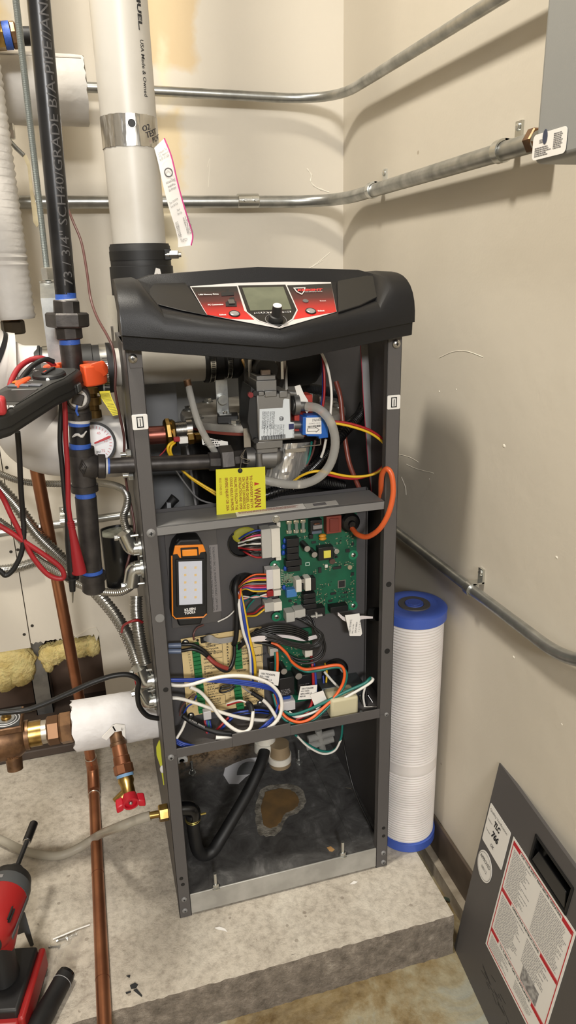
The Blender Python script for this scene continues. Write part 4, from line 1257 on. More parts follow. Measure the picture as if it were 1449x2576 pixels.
# harness into the clear middle connector
for k, col in enumerate(('w_orange', 'w_black', 'w_pink', 'w_yellow', 'w_black', 'w_grey', 'w_red', 'w_pink', 'w_blue', 'w_yellow')):
    y1 = 1445 + k * 4.6
    WI(col, .0015, [(601, 1476 + k * 1.4, .074), (618, lerp(1474, y1, .55), .056), (640, y1 + 1, .05), (676, y1, .053)])
for k, col in enumerate(('w_white', 'w_red', 'w_white', 'w_orange', 'w_blue', 'w_green')):
    WI(col, .0014, [(612, 1500 + k * 3, .07), (640, 1503 - k, .055), (672, 1494 + k * 2.4, .054)])
WI('w_red', .0016, [(622, 1545, .066), (640, 1542, .055), (655, 1530, .05), (668, 1522, .053)])
WI('w_yellow', .0016, [(622, 1550, .066), (642, 1549, .055), (656, 1540, .05), (668, 1530, .053)])
WI('w_green', .0014, [(615, 1545, .068), (625, 1525, .06), (640, 1508, .056)])
WI('w_white', .0012, [(548, 1564, .07), (575, 1550, .068), (600, 1525, .07)])
# black loom dropping from the middle bushing, with white, blue and yellow conductors
q = smooth_path([P(600, 1450, .07), P(592, 1480, .055), P(596, 1540, .05), P(594, 1600, .05), P(588, 1622, .055)], 6)
part('wiring_loom', MB().tube(q, [.0042] * len(q), 12), K['black'], BO, smooth=60)
WI('w_white', .0026, [(600, 1490, .06), (602, 1530, .045), (612, 1590, .04), (628, 1640, .042), (632, 1710, .05)], n=9)
WI('w_blue', .0026, [(602, 1488, .06), (609, 1530, .046), (620, 1590, .04), (632, 1650, .043), (636, 1712, .05)], n=9)
WI('w_yellow', .0026, [(604, 1486, .06), (616, 1545, .046), (626, 1600, .04), (640, 1660, .043), (642, 1710, .05)], n=9)
WI('w_orange', .0016, [(596, 1488, .06), (602, 1505, .05), (606, 1480, .05)])

# ---- tan terminal board
Z4 = lambda X, Y: (440 + X / 5.573, 1560 + Y / 5.573)
YT = .070
m_tan = mat('tan_board', (222, 198, 146), .5, col2=(212, 186, 132), nscale=14)
p, q = P(463, 1710, YT), P(662, 1680, YT)
zt, zb = P(560, 1592, YT).z, P(560, 1787, YT).z
TB = part('terminal_board', MB().box((p.x, YT, zb), (q.x, YT + .0016, zt)), m_tan, BO, label='tan low-voltage terminal board')
m_term = mat('green_terminal', (34, 116, 66), .45)
def term(px, py0, py1, n):
    for k in range(n):
        c = P(px[0] + (px[1] - px[0]) * (k + .5) / n, py0 + (py1 - py0) * (k + .5) / n, YT - .01)
        hgt = rad(c, 1) * (py1 - py0) / n
        part('terminal', MB().box((c.x - .0062, YT - .010, c.z - hgt * .92), (c.x + .0062, YT, c.z + hgt * .92)).cyl(c + V((0, -.0004, 0)), c + V((0, .001, 0)), .0022, n=8), m_term, TB, smooth=0)
term((492, 510), 1622, 1795, 17)
term((597, 602), 1622, 1684, 6)
term((596, 606), 1718, 1785, 7)
yy = YT - .0004
dnT = V((0, 0, -1))
def tt(s, X, Y, size, m=K['ink'], **k): return text(s, P(*Z4(X, Y), yy), (1, 0, 0), (0, 0, 1), size, m, TB, **k)
for k in range(12):
    X, Y = 165 + k * 6.5, 420 + k * 38
    tt(str(36 - k), X, Y, .0042)
for k in range(10):
    X, Y = 205 + k * 4, 850 + k * 42
    tt(str(20 - k), X, Y, .0042)
for k, s in enumerate(('X', 'X', '8', 'X', '6', 'X', 'X', 'X')):
    tt(s, 722 + k * 2, 350 + k * 40, .0046, bold=.0002)
for k, s in enumerate(('15', '16', '17', '18', '19')):
    tt(s, 745 + k * 2, 975 + k * 32, .0042)
for s, X, Y in (('TEMP', 425, 355), ('SENSOR', 440, 388), ('OUTDOOR', 425, 430), ('SENSOR', 440, 462), ('SYSTEM SENSOR', 400, 498), ('SHIELD', 405, 560), ('LOOP', 405, 612), ('SHIELD', 412, 668), ('CASCADE', 500, 690), ('A', 410, 700), ('B', 412, 735), ('SHIELD', 415, 765), ('0-10 V', 450, 800), ('SYS PUMP', 450, 915), ('0-10 V', 460, 955), ('BLR PUMP', 455, 990), ('0-10 V', 465, 1025), ('RATE OUT', 470, 1058), ('0-10 V', 470, 1095), ('MODBUS', 500, 1130), ('BACNET', 505, 1160), ('OPTION', 510, 1190),
                ('LOUVER', 920, 360), ('PROVING', 930, 410), ('GAS PRESS', 930, 450), ('FLOW SW', 935, 490), ('THERMOSTAT', 1060, 520), ('TANK STAT', 930, 560), ('ROOM STAT', 930, 600), ('LOW WATER', 920, 640), ('CUTOFF', 870, 730), ('RUN-TIME', 960, 915), ('ALARM COIL', 1000, 945), ('RECIRC', 1060, 985), ('PUMP DELAY COIL', 1010, 1012), ('HEAT TRACE', 960, 1050), ('CONTACTS', 960, 1082), ('24V', 985, 1115), ('CONTACTS', 1030, 1160), ('DHW', 1150, 740)):
    tt(s, X, Y, .0044, bold=.0001)
ln = MB()
for X0, Y0, X1, Y1 in ((280, 255, 610, 205), (300, 330, 660, 330), (410, 470, 660, 425), (410, 555, 665, 520), (410, 690, 690, 640), (420, 780, 690, 745), (420, 900, 690, 870), (430, 1090, 700, 1045), (500, 1220, 710, 1170), (930, 425, 1215, 370), (1100, 525, 1215, 490), (1110, 605, 1215, 580), (860, 720, 1000, 690), (860, 920, 1000, 890), (955, 1000, 1240, 975), (960, 1100, 1240, 1060), (970, 1180, 1245, 1130)):
    p, q = P(*Z4(X0, Y0), yy), P(*Z4(X1, Y1), yy)
    ln.box((p.x, yy, q.z), (q.x, yy + .0003, q.z + .0005))
for X, Y0, Y1 in ((660, 330, 640), (690, 640, 870), (705, 1045, 1180), (1212, 370, 600), (290, 255, 330)):
    p, q = P(*Z4(X, Y0), yy), P(*Z4(X, Y1), yy)
    ln.box((p.x, yy, q.z), (p.x + .0005, yy + .0003, p.z))
part('printed_rules', ln, K['ink'], TB, smooth=0, kind='stuff')
for X, Y in ((148, 318), (1155, 162), (1195, 1165), (225, 1340)):
    c = P(*Z4(X, Y), YT - .001)
    screw(c, (0, -1, 0), .0042, K['zinc'], TB)
    part('washer', MB().cyl(c, c + V((0, .001, 0)), .0058, n=18), K['ink'], TB)
c = P(*Z4(320, 288), YT - .003)
part('jumper', MB().cyl(c, c + V((0, .003, 0)), .002, n=10), K['black'], TB)
part('ribbon_plug', fb(*Z4(410, 290), 16, 12, YT, .008), K['black'], TB)
# twisted grey ribbon over the board
def band(name, pts, m, parent=BO, th=.0006):
    # strip through pairs of sighted edges (px, py_top, py_bottom, y)
    q1 = smooth_path([P(a, b_, d) for a, b_, c, d in pts], 5)
    q2 = smooth_path([P(a, c, d) for a, b_, c, d in pts], 5)
    mb = MB()
    rs = [[a, b_, b_ + V((0, th, 0)), a + V((0, th, 0))] for a, b_ in zip(q1, q2)]
    return part(name, mb.rings(rs), m, parent, smooth=40)
m_rib = mat('grey_flat_ribbon', (150, 148, 146), .5)
band('flat_ribbon', [(512, 1605, 1611, .062), (528, 1597, 1617, .05), (548, 1606, 1619, .055), (570, 1604, 1618, .058), (592, 1600, 1612, .06)], m_rib)
# ---- small relay board to the right
YS = .068
p, q = P(693, 1675, YS), P(786, 1675, YS)
SB = part('relay_board', MB().box((p.x, YS, P(740, 1768, YS).z), (q.x, YS + .0016, P(740, 1585, YS).z)), m_pcb, BO, label='small green relay board')
Z5 = lambda X, Y: (640 + X / 4.528, 1560 + Y / 4.527)
def sp(name, X0, Y0, X1, Y1, d, m, bevel=.0006, y=YS):
    (a, b_), (c, d_) = Z5(X0, Y0), Z5(X1, Y1)
    return part(name, fb((a + c) / 2, (b_ + d_) / 2, c - a, d_ - b_, y, d), m, SB, bevel=bevel)
sp('relay', 285, 640, 462, 880, .022, m_rel, .001)
sp('relay', 490, 610, 665, 860, .022, m_rel, .001)
for X, Y in ((300, 790), (505, 730)):
    c = P(*Z5(X, Y), YS - .0225)
    print_lines(c, (1, 0, 0), (0, 0, 1), .02, .012, 4, K['inkgrey'], SB, seed=X)
for X, Y, r in ((338, 585, 40), (505, 640, 44)):
    c = P(*Z5(X, Y), YS - .026)
    r_ = rad(c, 2 * r / 4.528)
    part('capacitor', MB().cyl(V((c.x, YS, c.z)), c, r_, n=18), m_can, SB)
    part('capacitor_top', MB().cyl(c, c + V((0, -.0005, 0)), r_ * .9, n=18), m_top, SB)
sp('connector_header', 175, 320, 275, 410, .016, m_gry)
sp('connector_header', 575, 305, 665, 430, .018, m_con)
sp('connector_header', 300, 925, 470, 1040, .024, m_clr)
sp('film_capacitor', 325, 870, 415, 920, .015, mat('varistor_blue', (28, 72, 160), .4))
sp('heat_sink', 175, 470, 245, 600, .014, m_rel)
smd = MB()
for k in range(60):
    X, Y = rnd.uniform(290, 640), rnd.uniform(310, 540)
    fb(*Z5(X, Y), 2.6, 1.6, YS, .0009, smd)
part('surface_parts', smd, mat('smd_tan', (158, 148, 122), .5), SB, smooth=0, kind='stuff')
# transformer plate and wrapped beige coil on the tray
part('transformer_frame', MB().box((P(803, 1760, .06).x, .045, ZT), (P(905, 1740, .06).x, .078, P(850, 1722, .05).z)), mat('slate_steel', (74, 78, 80), .4, .5), BO, bevel=.001)
p, q = P(833, 1812, .008), P(902, 1800, .008)
part('transformer_coil', MB().box((p.x, .008, ZT + .0004), (q.x, .05, P(866, 1757, .008).z)), mat('beige_coil_wrap', (196, 188, 156), .55), BO, bevel=.005, seg=3, label='beige wrapped transformer coil')
for px, py in ((908, 1803), (803, 1806)):
    c = PZ(px, py, ZT)
    part('tray_screw', MB().hexnut(c, c + V((0, 0, .006)), .005).cyl(c, c + V((0, 0, .011)), .0026), K['zinc'], tray)
# ---- loose wiring
WI('w_orange', .0026, [(682, 1618, .05), (700, 1624, .045), (722, 1645, .04), (738, 1668, .038), (765, 1683, .036), (800, 1680, .03), (850, 1673, .025), (866, 1688, .022), (862, 1720, .02), (840, 1755, .016), (812, 1782, .012), (785, 1806, .008), (755, 1817, .008), (725, 1808, .014), (705, 1785, .025), (692, 1745, .04)], n=9, res=8)
WI('w_green', .0026, [(688, 1622, .052), (706, 1632, .048), (726, 1655, .042), (742, 1675, .04), (770, 1689, .038), (802, 1686, .032), (850, 1678, .027), (871, 1692, .024), (866, 1724, .022), (846, 1755, .018), (815, 1788, .014), (786, 1812, .01), (755, 1823, .01), (722, 1814, .016), (700, 1788, .028), (687, 1745, .042)], n=9, res=8)
WI('w_grey', .0018, [(690, 1622, .054), (714, 1640, .05), (734, 1665, .044), (770, 1684, .04), (805, 1681, .034), (846, 1675, .029), (862, 1690, .026)])
WI('w_green', .0026, [(716, 1790, .04), (735, 1798, .03), (770, 1788, .024), (815, 1768, .018), (870, 1740, .014), (915, 1720, .012), (928, 1709, .014), (932, 1705, .02)], n=9)
WI('w_white', .0026, [(728, 1792, .04), (745, 1803, .028), (780, 1795, .022), (830, 1774, .016), (880, 1748, .012), (925, 1722, .01), (938, 1710, .012), (934, 1706, .02)], n=9)
WI('w_white', .0024, [(816, 1690, .07), (835, 1712, .055), (850, 1728, .045), (866, 1748, .03)])
WI('w_yellow', .0018, [(817, 1668, .072), (822, 1690, .068), (820, 1725, .062)])
WI('w_blue', .0018, [(813, 1700, .07), (815, 1726, .06)])
WI('w_red', .0026, [(783, 1650, .05), (787, 1690, .04), (788, 1740, .035), (782, 1775, .03), (765, 1800, .025), (745, 1812, .025)], n=9)
WI('w_blue', .0026, [(788, 1662, .05), (793, 1700, .042), (795, 1740, .037)], n=9)
WI('w_orange', .0024, [(697, 1640, .05), (698, 1665, .046), (697, 1700, .045)], n=9)
WI('w_green', .002, [(692, 1640, .052), (693, 1665, .048), (692, 1700, .047)])
WI('w_white', .002, [(920, 1722, .04), (914, 1750, .035), (918, 1780, .03)])
WI('w_black', .002, [(923, 1735, .04), (921, 1760, .035), (923, 1785, .03)])
# white twin cables sweeping across from the left entry
WI('w_white', .003, [(410, 1716, .03), (440, 1724, .022), (480, 1722, .018), (530, 1708, .014), (580, 1700, .012), (630, 1703, .012), (675, 1718, .012), (700, 1742, .01), (709, 1770, .008), (704, 1800, .006), (688, 1822, .006), (665, 1838, .01)], n=12, res=8, name='control_cable')
WI('w_white', .003, [(478, 1728, .02), (505, 1742, .02), (530, 1770, .018), (555, 1805, .014), (585, 1832, .008), (612, 1842, .005), (630, 1830, .006), (636, 1795, .012), (633, 1775, .02)], n=12, res=8, name='control_cable')
WI('w_white', .003, [(410, 1756, .03), (450, 1757, .025), (490, 1768, .022), (525, 1780, .022), (560, 1793, .02), (610, 1806, .022), (660, 1812, .025), (695, 1810, .028)], n=10, res=8, name='control_cable')
WI('w_white', .003, [(655, 1755, .025), (676, 1775, .02), (692, 1800, .016), (698, 1815, .014)], n=10, name='control_cable')
part('cable_sleeve', MB().cyl(P(633, 1742, .028), P(660, 1759, .024), .0036, n=12), K['black'], BO)
WI('w_grey', .0016, [(588, 1710, .03), (605, 1722, .03), (620, 1736, .029), (634, 1744, .028)])
part('cable_sleeve', MB().tube(smooth_path([P(633, 1790, .014), P(630, 1775, .02), P(622, 1768, .026)], 4), .005, 10), K['black'], BO)
WI('w_red', .002, [(626, 1769, .028), (610, 1764, .03), (590, 1768, .034), (572, 1774, .04)])
WI('w_white', .0016, [(622, 1768, .027), (605, 1762, .029), (588, 1765, .034), (570, 1772, .042)])
for k in range(3):
    WI('w_blue', .002, [(405, 1708 + k * 2, .03), (450, 1709 + k * 2, .026), (530, 1708 + k * 3, .026), (600, 1712 + k * 4, .024), (660, 1722 + k * 4, .022), (690, 1735 + k * 3, .03), (700, 1768 + k * 3, .03), (690, 1800 + k * 3, .02), (668, 1822 + k * 2, .01), (645, 1842, .012 + k * .004)], n=8)
for k in range(3):
    WI('w_blue', .0022, [(442, 1860 + k * 4, .02), (462, 1870 + k * 4, .014), (490, 1877 + k * 3, .012), (512, 1880 + k * 2, .016)], n=8)
for k, c_ in enumerate(('w_blue', 'w_black', 'w_blue')):
    WI(c_, .0018, [(575, 1798 + k * 3, .05), (610, 1790 + k * 3, .045), (650, 1786 + k * 3, .045), (675, 1789 + k * 3, .055)])
WI('w_red', .0022, [(536, 1846, .04), (556, 1825, .04), (575, 1805, .045)], n=8)
WI('w_blue', .0022, [(545, 1848, .045), (568, 1822, .045), (585, 1805, .05)], n=8)
# white plug with red, blue, green wires below the terminal board
part('wire_plug', fb(522, 1801, 20, 24, .056, .012), m_clr, BO, bevel=.001)
for k, c_ in enumerate(('w_red', 'w_blue', 'w_green', 'w_blue')):
    WI(c_, .0021, [(515 + k * 4, 1812, .05), (518 + k * 4, 1830, .045), (522 + k * 4, 1850, .04), (526 + k * 3, 1862, .042)], n=8)
q = smooth_path([P(460, 1800, .04), P(480, 1815, .035), P(510, 1830, .03), (P(545, 1842, .02)), P(590, 1846, .015)], 6)
part('jacketed_cable', MB().tube(q, .0042, 10), K['black'], BO, smooth=60)
text('E173254 18AWG', P(476, 1812, .028), P(512, 1830, .026) - P(476, 1812, .028), V((.3, 0, 1)), .0042, K['inkwhite'], BO, fit=.03)
WI('w_white', .0024, [(466, 1815, .03), (458, 1835, .02), (444, 1858, .014)])
WI('w_brown', .0014, [(452, 1800, .05), (456, 1780, .05), (470, 1762, .045), (490, 1745, .05)])
WI('w_blue', .0014, [(462, 1795, .05), (472, 1778, .05), (485, 1768, .05), (494, 1750, .05)])
part('cable_end', MB().cyl(P(543, 1856, .015), P(585, 1858, .012), .0036, n=12), K['white'], BO)
# black pair with a red splice on the terminal board
for k in range(2):
    WI('w_black', .003, [(432, 1624 + k * 14, .05), (458, 1622 + k * 15, .045), (485, 1622 + k * 11, .042), (512, 1636 + k * 8, .04), (535, 1660 + k * 6, .04), (560, 1682 + k * 4, .038), (578, 1680 + k * 4, .04), (588, 1655 + k * 4, .045), (590, 1625, .05)], n=9)
part('splice', MB().tube(smooth_path([P(522, 1652, .036), P(538, 1666, .033), P(556, 1676, .034), P(572, 1682, .036)], 4), .0035, 8), mat('oxide_splice', (138, 52, 44), .5), BO)
for k in range(2):
    part('crimp_sleeve', MB().cyl(P(424, 1624 + k * 14, .05), P(456, 1623 + k * 15, .046), .0042, n=12), mat('blue_grey_crimp', (96, 108, 132), .3), BO)
WI('w_black', .0016, [(580, 1728, .05), (560, 1732, .05), (552, 1738, .05), (560, 1742, .05), (580, 1736, .05), (592, 1726, .05)])
WI('w_black', .0016, [(580, 1722, .052), (560, 1726, .052), (555, 1732, .052), (572, 1732, .052), (590, 1724, .052)])
WI('w_brown', .0016, [(488, 1610, .06), (487, 1595, .06), (495, 1580, .065), (512, 1572, .07)])
# coils of thin black wire looping below the control board
rnd = random.Random(31)
for k in range(13):
    j = lambda s=4: rnd.uniform(-s, s)
    e = k / 12
    WI('w_black', .00155, [(735 + k * 3.4, 1552 - k * .6, .05), (765 + k * 2, 1566 + j(), .04), (795 + j(3), 1580 + e * 10, .034), (812 - e * 8 + j(2), 1604 + j(), .03), (800 - e * 10, 1630 + j(3) - e * 8, .028), (770 + j(), 1634 + j(3) - e * 10, .028), (730 + j(), 1626 + j(3) - e * 12, .03), (690 + j(), 1612 + j(3) - e * 14, .034), (650 + j(), 1606 + j(2) - e * 12, .04), (615, 1614 + k * .5, .048), (600, 1622 + k, .054)], res=6)
for k in range(5):
    WI('w_black', .0016, [(608, 1610 + k * 2, .05), (640, 1590 + k * 4, .042), (690, 1574 + k * 5, .036), (740, 1578 + k * 5, .034), (775, 1592 + k * 5, .034)])
WI('w_black', .002, [(812, 1600, .034), (818, 1630, .03), (808, 1655, .028), (780, 1668, .03), (745, 1664, .035), (715, 1640, .042), (680, 1622, .045), (640, 1616, .05)], n=8)
WI('w_black', .002, [(810, 1606, .036), (813, 1632, .032), (798, 1652, .03), (770, 1660, .032), (740, 1655, .037), (700, 1630, .044), (660, 1620, .048)], n=8)
m_wr = mat('white_flat_ribbon', (220, 212, 212), .45)
band('flat_ribbon', [(606, 1612, 1616, .05), (650, 1600, 1614, .036), (690, 1602, 1612, .038), (705, 1604, 1612, .04)], m_wr)
band('flat_ribbon', [(692, 1592, 1602, .042), (725, 1596, 1606, .04), (765, 1603, 1613, .038), (798, 1596, 1606, .04)], m_wr)
band('flat_ribbon', [(850, 1540, 1548, .04), (866, 1552, 1562, .035), (885, 1552, 1564, .032), (910, 1549, 1558, .03), (938, 1551, 1556, .03)], m_wr)
part('ribbon_exit', MB().cyl(P(935, 1545, .06), P(950, 1545, .05), .012, n=20), K['black'], BO)
# hanging white tags
def tagcard(pts, y, lines, vertical=False):
    o = part('wire_tag', MB().prism([P(a, b_, y) for a, b_ in pts], (0, .0005, 0)), K['paper'], BO, smooth=0)
    for s, px, py, size, w_ in lines:
        u, v = (V((0, 0, 1)), V((-1, 0, 0))) if vertical else ((P(pts[1][0], pts[1][1], y) - P(pts[0][0], pts[0][1], y)).normalized(), V((0, 0, 1)))
        text(s, P(px, py, y - .0004), u, v, size, K['ink'], o, fit=w_, bold=.0001)
    return o
tagcard([(652, 1684), (704, 1691), (700, 1725), (649, 1716)], .03, [('10017226287B', 656, 1696, .0048, .025), ('W.D. / TEMP', 654, 1702, .0036, .017), ('SPEC1000 1.6', 653, 1709, .0046, .022), ('PACKAGE LABEL', 652, 1715, .003, .026)])
tagcard([(756, 1727), (798, 1723), (795, 1757), (749, 1761)], .028, [('10017226288', 758, 1735, .0046, .021), ('W.D. / FANDS', 757, 1741, .0034, .015), ('SPEC100B 4.5', 756, 1748, .0044, .02), ('REV.8', 754, 1754, .0034, .01)])
tagcard([(780, 1748), (813, 1737), (823, 1762), (796, 1787)], .024, [])
tc_ = tagcard([(868, 1548), (904, 1543), (911, 1594), (907, 1600), (880, 1600)], .026, [])
for s, px, py, size, w_ in (('100173104/C', 881, 1595, .0054, .026), ('SPEC 1 2 3 REV', 888, 1594, .0034, .018), ('DISPLAY RIBBON', 896, 1592, .004, .02), ('1 2 7 1 5 14', 904, 1590, .0034, .02)):
    text(s, P(px, py, .0255), V((.12, 0, 1)), V((-1, 0, .12)), size, K['ink'], tc_, fit=w_)
# metal clip wires at the right end of the tray
for pts in ([(918, 1783, .03), (905, 1750, .04), (925, 1748, .045)], [(915, 1778, .03), (950, 1778, .02)], [(920, 1740, .05), (950, 1786, .03)]):
    wire('spring_clip', K['steel'], .0012, pts, BO, n=6)
# ---- work light hung on the cover plate
yw = .040
WLt = thing('work_light', 'orange and black rectangular LED work light clinging to the control compartment', 'work light', P(478, 1572, .05))
c = P(477, 1460, yw)
s_ = rad(c, 1) * 2
def wl(px, py, y=yw): return P(px, py, y)
body = [(452, 1358), (502, 1356), (512, 1372), (521, 1395), (522, 1548), (514, 1556), (440, 1560), (432, 1552), (431, 1398), (438, 1374)]
part('shell', MB().prism([wl(*p) for p in body], (0, .033, 0)), K['rubber'], WLt, bevel=.003, seg=3)
m_or = mat('safety_orange', (238, 138, 40), .4)
def strip(pts, th, name, y=yw):
    q = [wl(a, b_, y) for a, b_ in pts]
    return part(name, MB().tube(q, th, 8), m_or, WLt)
part('orange_band', MB().prism([wl(a, b_, yw - .0025) for a, b_ in ((440, 1373), (511, 1370), (518, 1388), (505, 1390), (499, 1402), (452, 1404), (446, 1394), (435, 1396))], (0, .003, 0)), m_or, WLt, bevel=.001)
strip([(432, 1398), (433, 1470), (434, 1548), (442, 1556), (512, 1552), (520, 1544)], .0012, 'orange_trim')
part('switch_surround', MB().prism([wl(a, b_, yw - .004) for a, b_ in ((454, 1379), (499, 1377), (501, 1402), (456, 1404))], (0, .004, 0)), K['black'], WLt, bevel=.001)
part('switch', MB().prism([wl(a, b_, yw - .006) for a, b_ in ((458, 1384), (496, 1382), (497, 1398), (459, 1400))], (0, .003, 0)), mat('amber_button', (244, 150, 50), .35), WLt, bevel=.001)
part('lens_frame', MB().prism([wl(a, b_, yw - .003) for a, b_ in ((442, 1408), (514, 1405), (515, 1524), (445, 1528))], (0, .004, 0)), K['black'], WLt, bevel=.001)
part('lens', MB().prism([wl(a, b_, yw - .0036) for a, b_ in ((449, 1413), (508, 1411), (509, 1519), (451, 1522))], (0, .001, 0)), mat('pale_lens', (206, 210, 222), .3), WLt, smooth=0)
m_led = mat('led_amber', (226, 196, 140), .4)
for X in (466, 492):
    for k in range(5):
        c = wl(X, 1428 + k * 18.7, yw - .0042)
        part('led', MB().box((c.x - .0017, c.y, c.z - .0017), (c.x + .0017, c.y + .0008, c.z + .0017)), m_led, WLt, smooth=0)
text('KLEIN', wl(464, 1538, yw - .0006), (1, 0, .0), (0, 0, 1), .0062, K['inkwhite'], WLt, fit=.0175, bold=.0003)
text('TOOLS', wl(464, 1546, yw - .0006), (1, 0, .0), (0, 0, 1), .0062, K['inkwhite'], WLt, fit=.0175, bold=.0003)
part('magnet_foot', MB().prism([wl(a, b_, yw + .005) for a, b_ in ((444, 1556), (510, 1552), (506, 1572), (450, 1576))], (0, .028, 0)), K['rubber'], WLt, bevel=.003)
part('hanging_loop', MB().prism([wl(a, b_, yw + .004) for a, b_ in ((440, 1366), (446, 1356), (500, 1353), (508, 1362))], (0, .02, 0)), K['rubber'], WLt, bevel=.002)
# ---- bottom compartment: condensate trap and hose
yt_ = .16
m_trap = mat('trap_white', (210, 206, 196), .4, sss=.1)
a = P(668, 1880, .19)
TR = part('condensate_trap', MB().cyl(P(668, 1845, .19), P(668, 1878, .19), .020, n=26).cyl(P(668, 1862, .19), P(668, 1886, .19), .023, n=26), m_trap, BO, label='white condensate trap cup')
part('trap_cup', MB().lathe(P(703, 1870, .17), (0, 0, -1), [(0, .019), (.012, .019), (.02, .021), (.03, .022), (.048, .022), (.05, .015)], 26), mat('trap_amber', (158, 138, 110), .3, trans=.3), BO)
part('trap_ring', MB().lathe(P(703, 1896, .17), (0, 0, -1), [(0, .0235), (.014, .0235), (.016, .018)], 26), m_trap, BO)
HSE = smooth_path([P(668, 1880, .18), P(655, 1925, .15), P(625, 1990, .12), P(585, 2060, .09), P(555, 2110, .072), P(535, 2140, .066), P(512, 2150, .062), P(496, 2135, .058), P(488, 2095, .054), P(484, 2060, .052), P(482, 2045, .052)], 7)
part('condensate_hose', MB().tube(HSE, .0115, 18), K['rubber'], BO, smooth=60, label='black condensate hose')
EL = smooth_path([P(486, 2062, .052), P(487, 2044, .052), P(478, 2034, .052), P(455, 2034, .052), P(440, 2036, .052)], 6)
part('hose_elbow', MB().tube(EL, .0125, 18), K['blackgloss'], BO, smooth=60)
hc = P(485, 2058, .052)
part('hose_clip', MB().torus(hc, (0, 0, 1), .0125, .0009, 26, 6).torus(hc + V((0, 0, -.0035)), (0, 0, 1), .0125, .0009, 26, 6).box((hc.x + .011, hc.y - .001, hc.z + .003), (hc.x + .024, hc.y + .001, hc.z + .006)), mat('yellow_zinc', (190, 172, 96), .3, .8), BO)
wire('wire', K['w_green'], .0022, [(862, 1815, .1), (857, 1860, .1), (838, 1888, .1), (805, 1888, .1), (770, 1870, .1), (742, 1848, .1)], BO)
wire('wire', K['w_white'], .0022, [(858, 1860, .1), (842, 1888, .098), (812, 1896, .098), (775, 1878, .098), (748, 1852, .098)], BO)
wire('wire', K['w_black'], .0018, [(858, 1822, .12), (870, 1900, .1), (892, 1990, .06), (938, 2090, .04)], BO)
for X0, Y0, X1, Y1 in ((770, 1880, 838, 1858), (775, 1860, 842, 1842), (800, 1835, 812, 1885)):
    part('clear_pipe', MB().cyl(P(X0, Y0, .3), P(X1, Y1, .3), .008, n=14), K['clear'], BO)
wire('spring_clip', K['steel'], .0012, [(870, 1982, .1), (885, 1984, .08)], BO, n=6)
# ================================================================ flue, intake, gas and water piping
def on_cyl(c, r, px, py):        # sighted point on a vertical cylinder: angle and height
    v = _r * (px - 724.5) + _d * (py - 1288) + _f * FPX
    a = v.x ** 2 + v.y ** 2
    dx, dy = EYE.x - c[0], EYE.y - c[1]
    b_ = 2 * (dx * v.x + dy * v.y)
    k = dx * dx + dy * dy - r * r
    disc = max(0, b_ * b_ - 4 * a * k)
    p = EYE + v * ((-b_ - math.sqrt(disc)) / (2 * a))
    return math.atan2(p.y - c[1], p.x - c[0]), p.z
def cyl_text(s, c, r, ang, z, size, m, parent, up=True, fit=None, lean=(0, 0), **k):
    # lettering wrapped on a vertical pipe; up: reads upwards
    vs, fs = text_mesh(s, size, **k)
    bm = bmesh.new()
    bv = [bm.verts.new(p) for p in vs]
    for f_ in fs:
        try: bm.faces.new([bv[i] for i in f_])
        except ValueError: pass
    for i in range(-4, 12):           # cut long strokes so that they bend with the pipe
        bmesh.ops.bisect_plane(bm, geom=bm.verts[:] + bm.edges[:] + bm.faces[:], plane_co=(0, i * size * .1, 0), plane_no=(0, 1, 0))
    bm.verts.index_update()
    vs, fs = [v.co.copy() for v in bm.verts], [tuple(v.index for v in f_.verts) for f_ in bm.faces]
    bm.free()
    w = max(p.x for p in vs) - min(p.x for p in vs)
    sx = fit / w if fit else 1
    mb = MB()
    out = []
    for p in vs:
        a = ang + (-p.y / r if up else p.y / r)
        zz = z + (p.x * sx if up else -p.x * sx)
        out.append(V((c[0] + math.cos(a) * r + lean[0] * (zz - z), c[1] + math.sin(a) * r + lean[1] * (zz - z), zz)))
    mb.add(out, fs)
    return part('lettering', mb, m, parent, smooth=0)
# ---- flue pipe
fc = (.0555, .30)
FR = .0432
FL = thing('flue_pipe', 'wide white plastic flue pipe rising behind the boiler hood', 'pipe', (fc[0], fc[1], H))
zb, zt_ = P(351, 616, .3).z, 2.5
part('tube', MB().cyl((fc[0], fc[1], zb - .05), (fc[0], fc[1], zt_ - .01), FR, n=48), K['pvc'], FL, smooth=60)
part('rubber_boot', MB().lathe(V((fc[0], fc[1], H + .001)), (0, 0, 1), [(0, .052), (zb - H - .035, .052), (zb - H - .034, .0495), (zb - H - .004, .0495), (zb - H - .002, .048), (zb - H, .048), (zb - H, FR)], 48), K['rubber'], FL, smooth=40)
cl = part('boot_clamp', MB().lathe(V((fc[0], fc[1], zb - .024)), (0, 0, 1), [(0, .0502), (.014, .0502)], 48), K['black'], FL)
q = V((fc[0] + .045, fc[1] - .03, zb - .017))
part('clamp_screw', MB().hexnut(q, q + V((.014, -.004, 0)), .007).cyl(q - V((.008, 0, 0)), q + V((.018, -.005, 0)), .004), K['steel'], FL)
part('clamp_housing', MB().box((q.x - .012, q.y - .004, q.z - .008), (q.x + .002, q.y + .006, q.z + .009)), K['black'], FL, bevel=.001)
a0, z0 = on_cyl(fc, .0525, 395, 690)
part('boot_label', MB().prism([V((fc[0] + math.cos(a0 + d) * .0525, fc[1] + math.sin(a0 + d) * .0525, z0 + e)) for d, e in ((-.18, -.012), (.2, -.012), (.12, .008), (-.02, .010))], (0, .0004, 0)), K['paper'], FL, smooth=0)
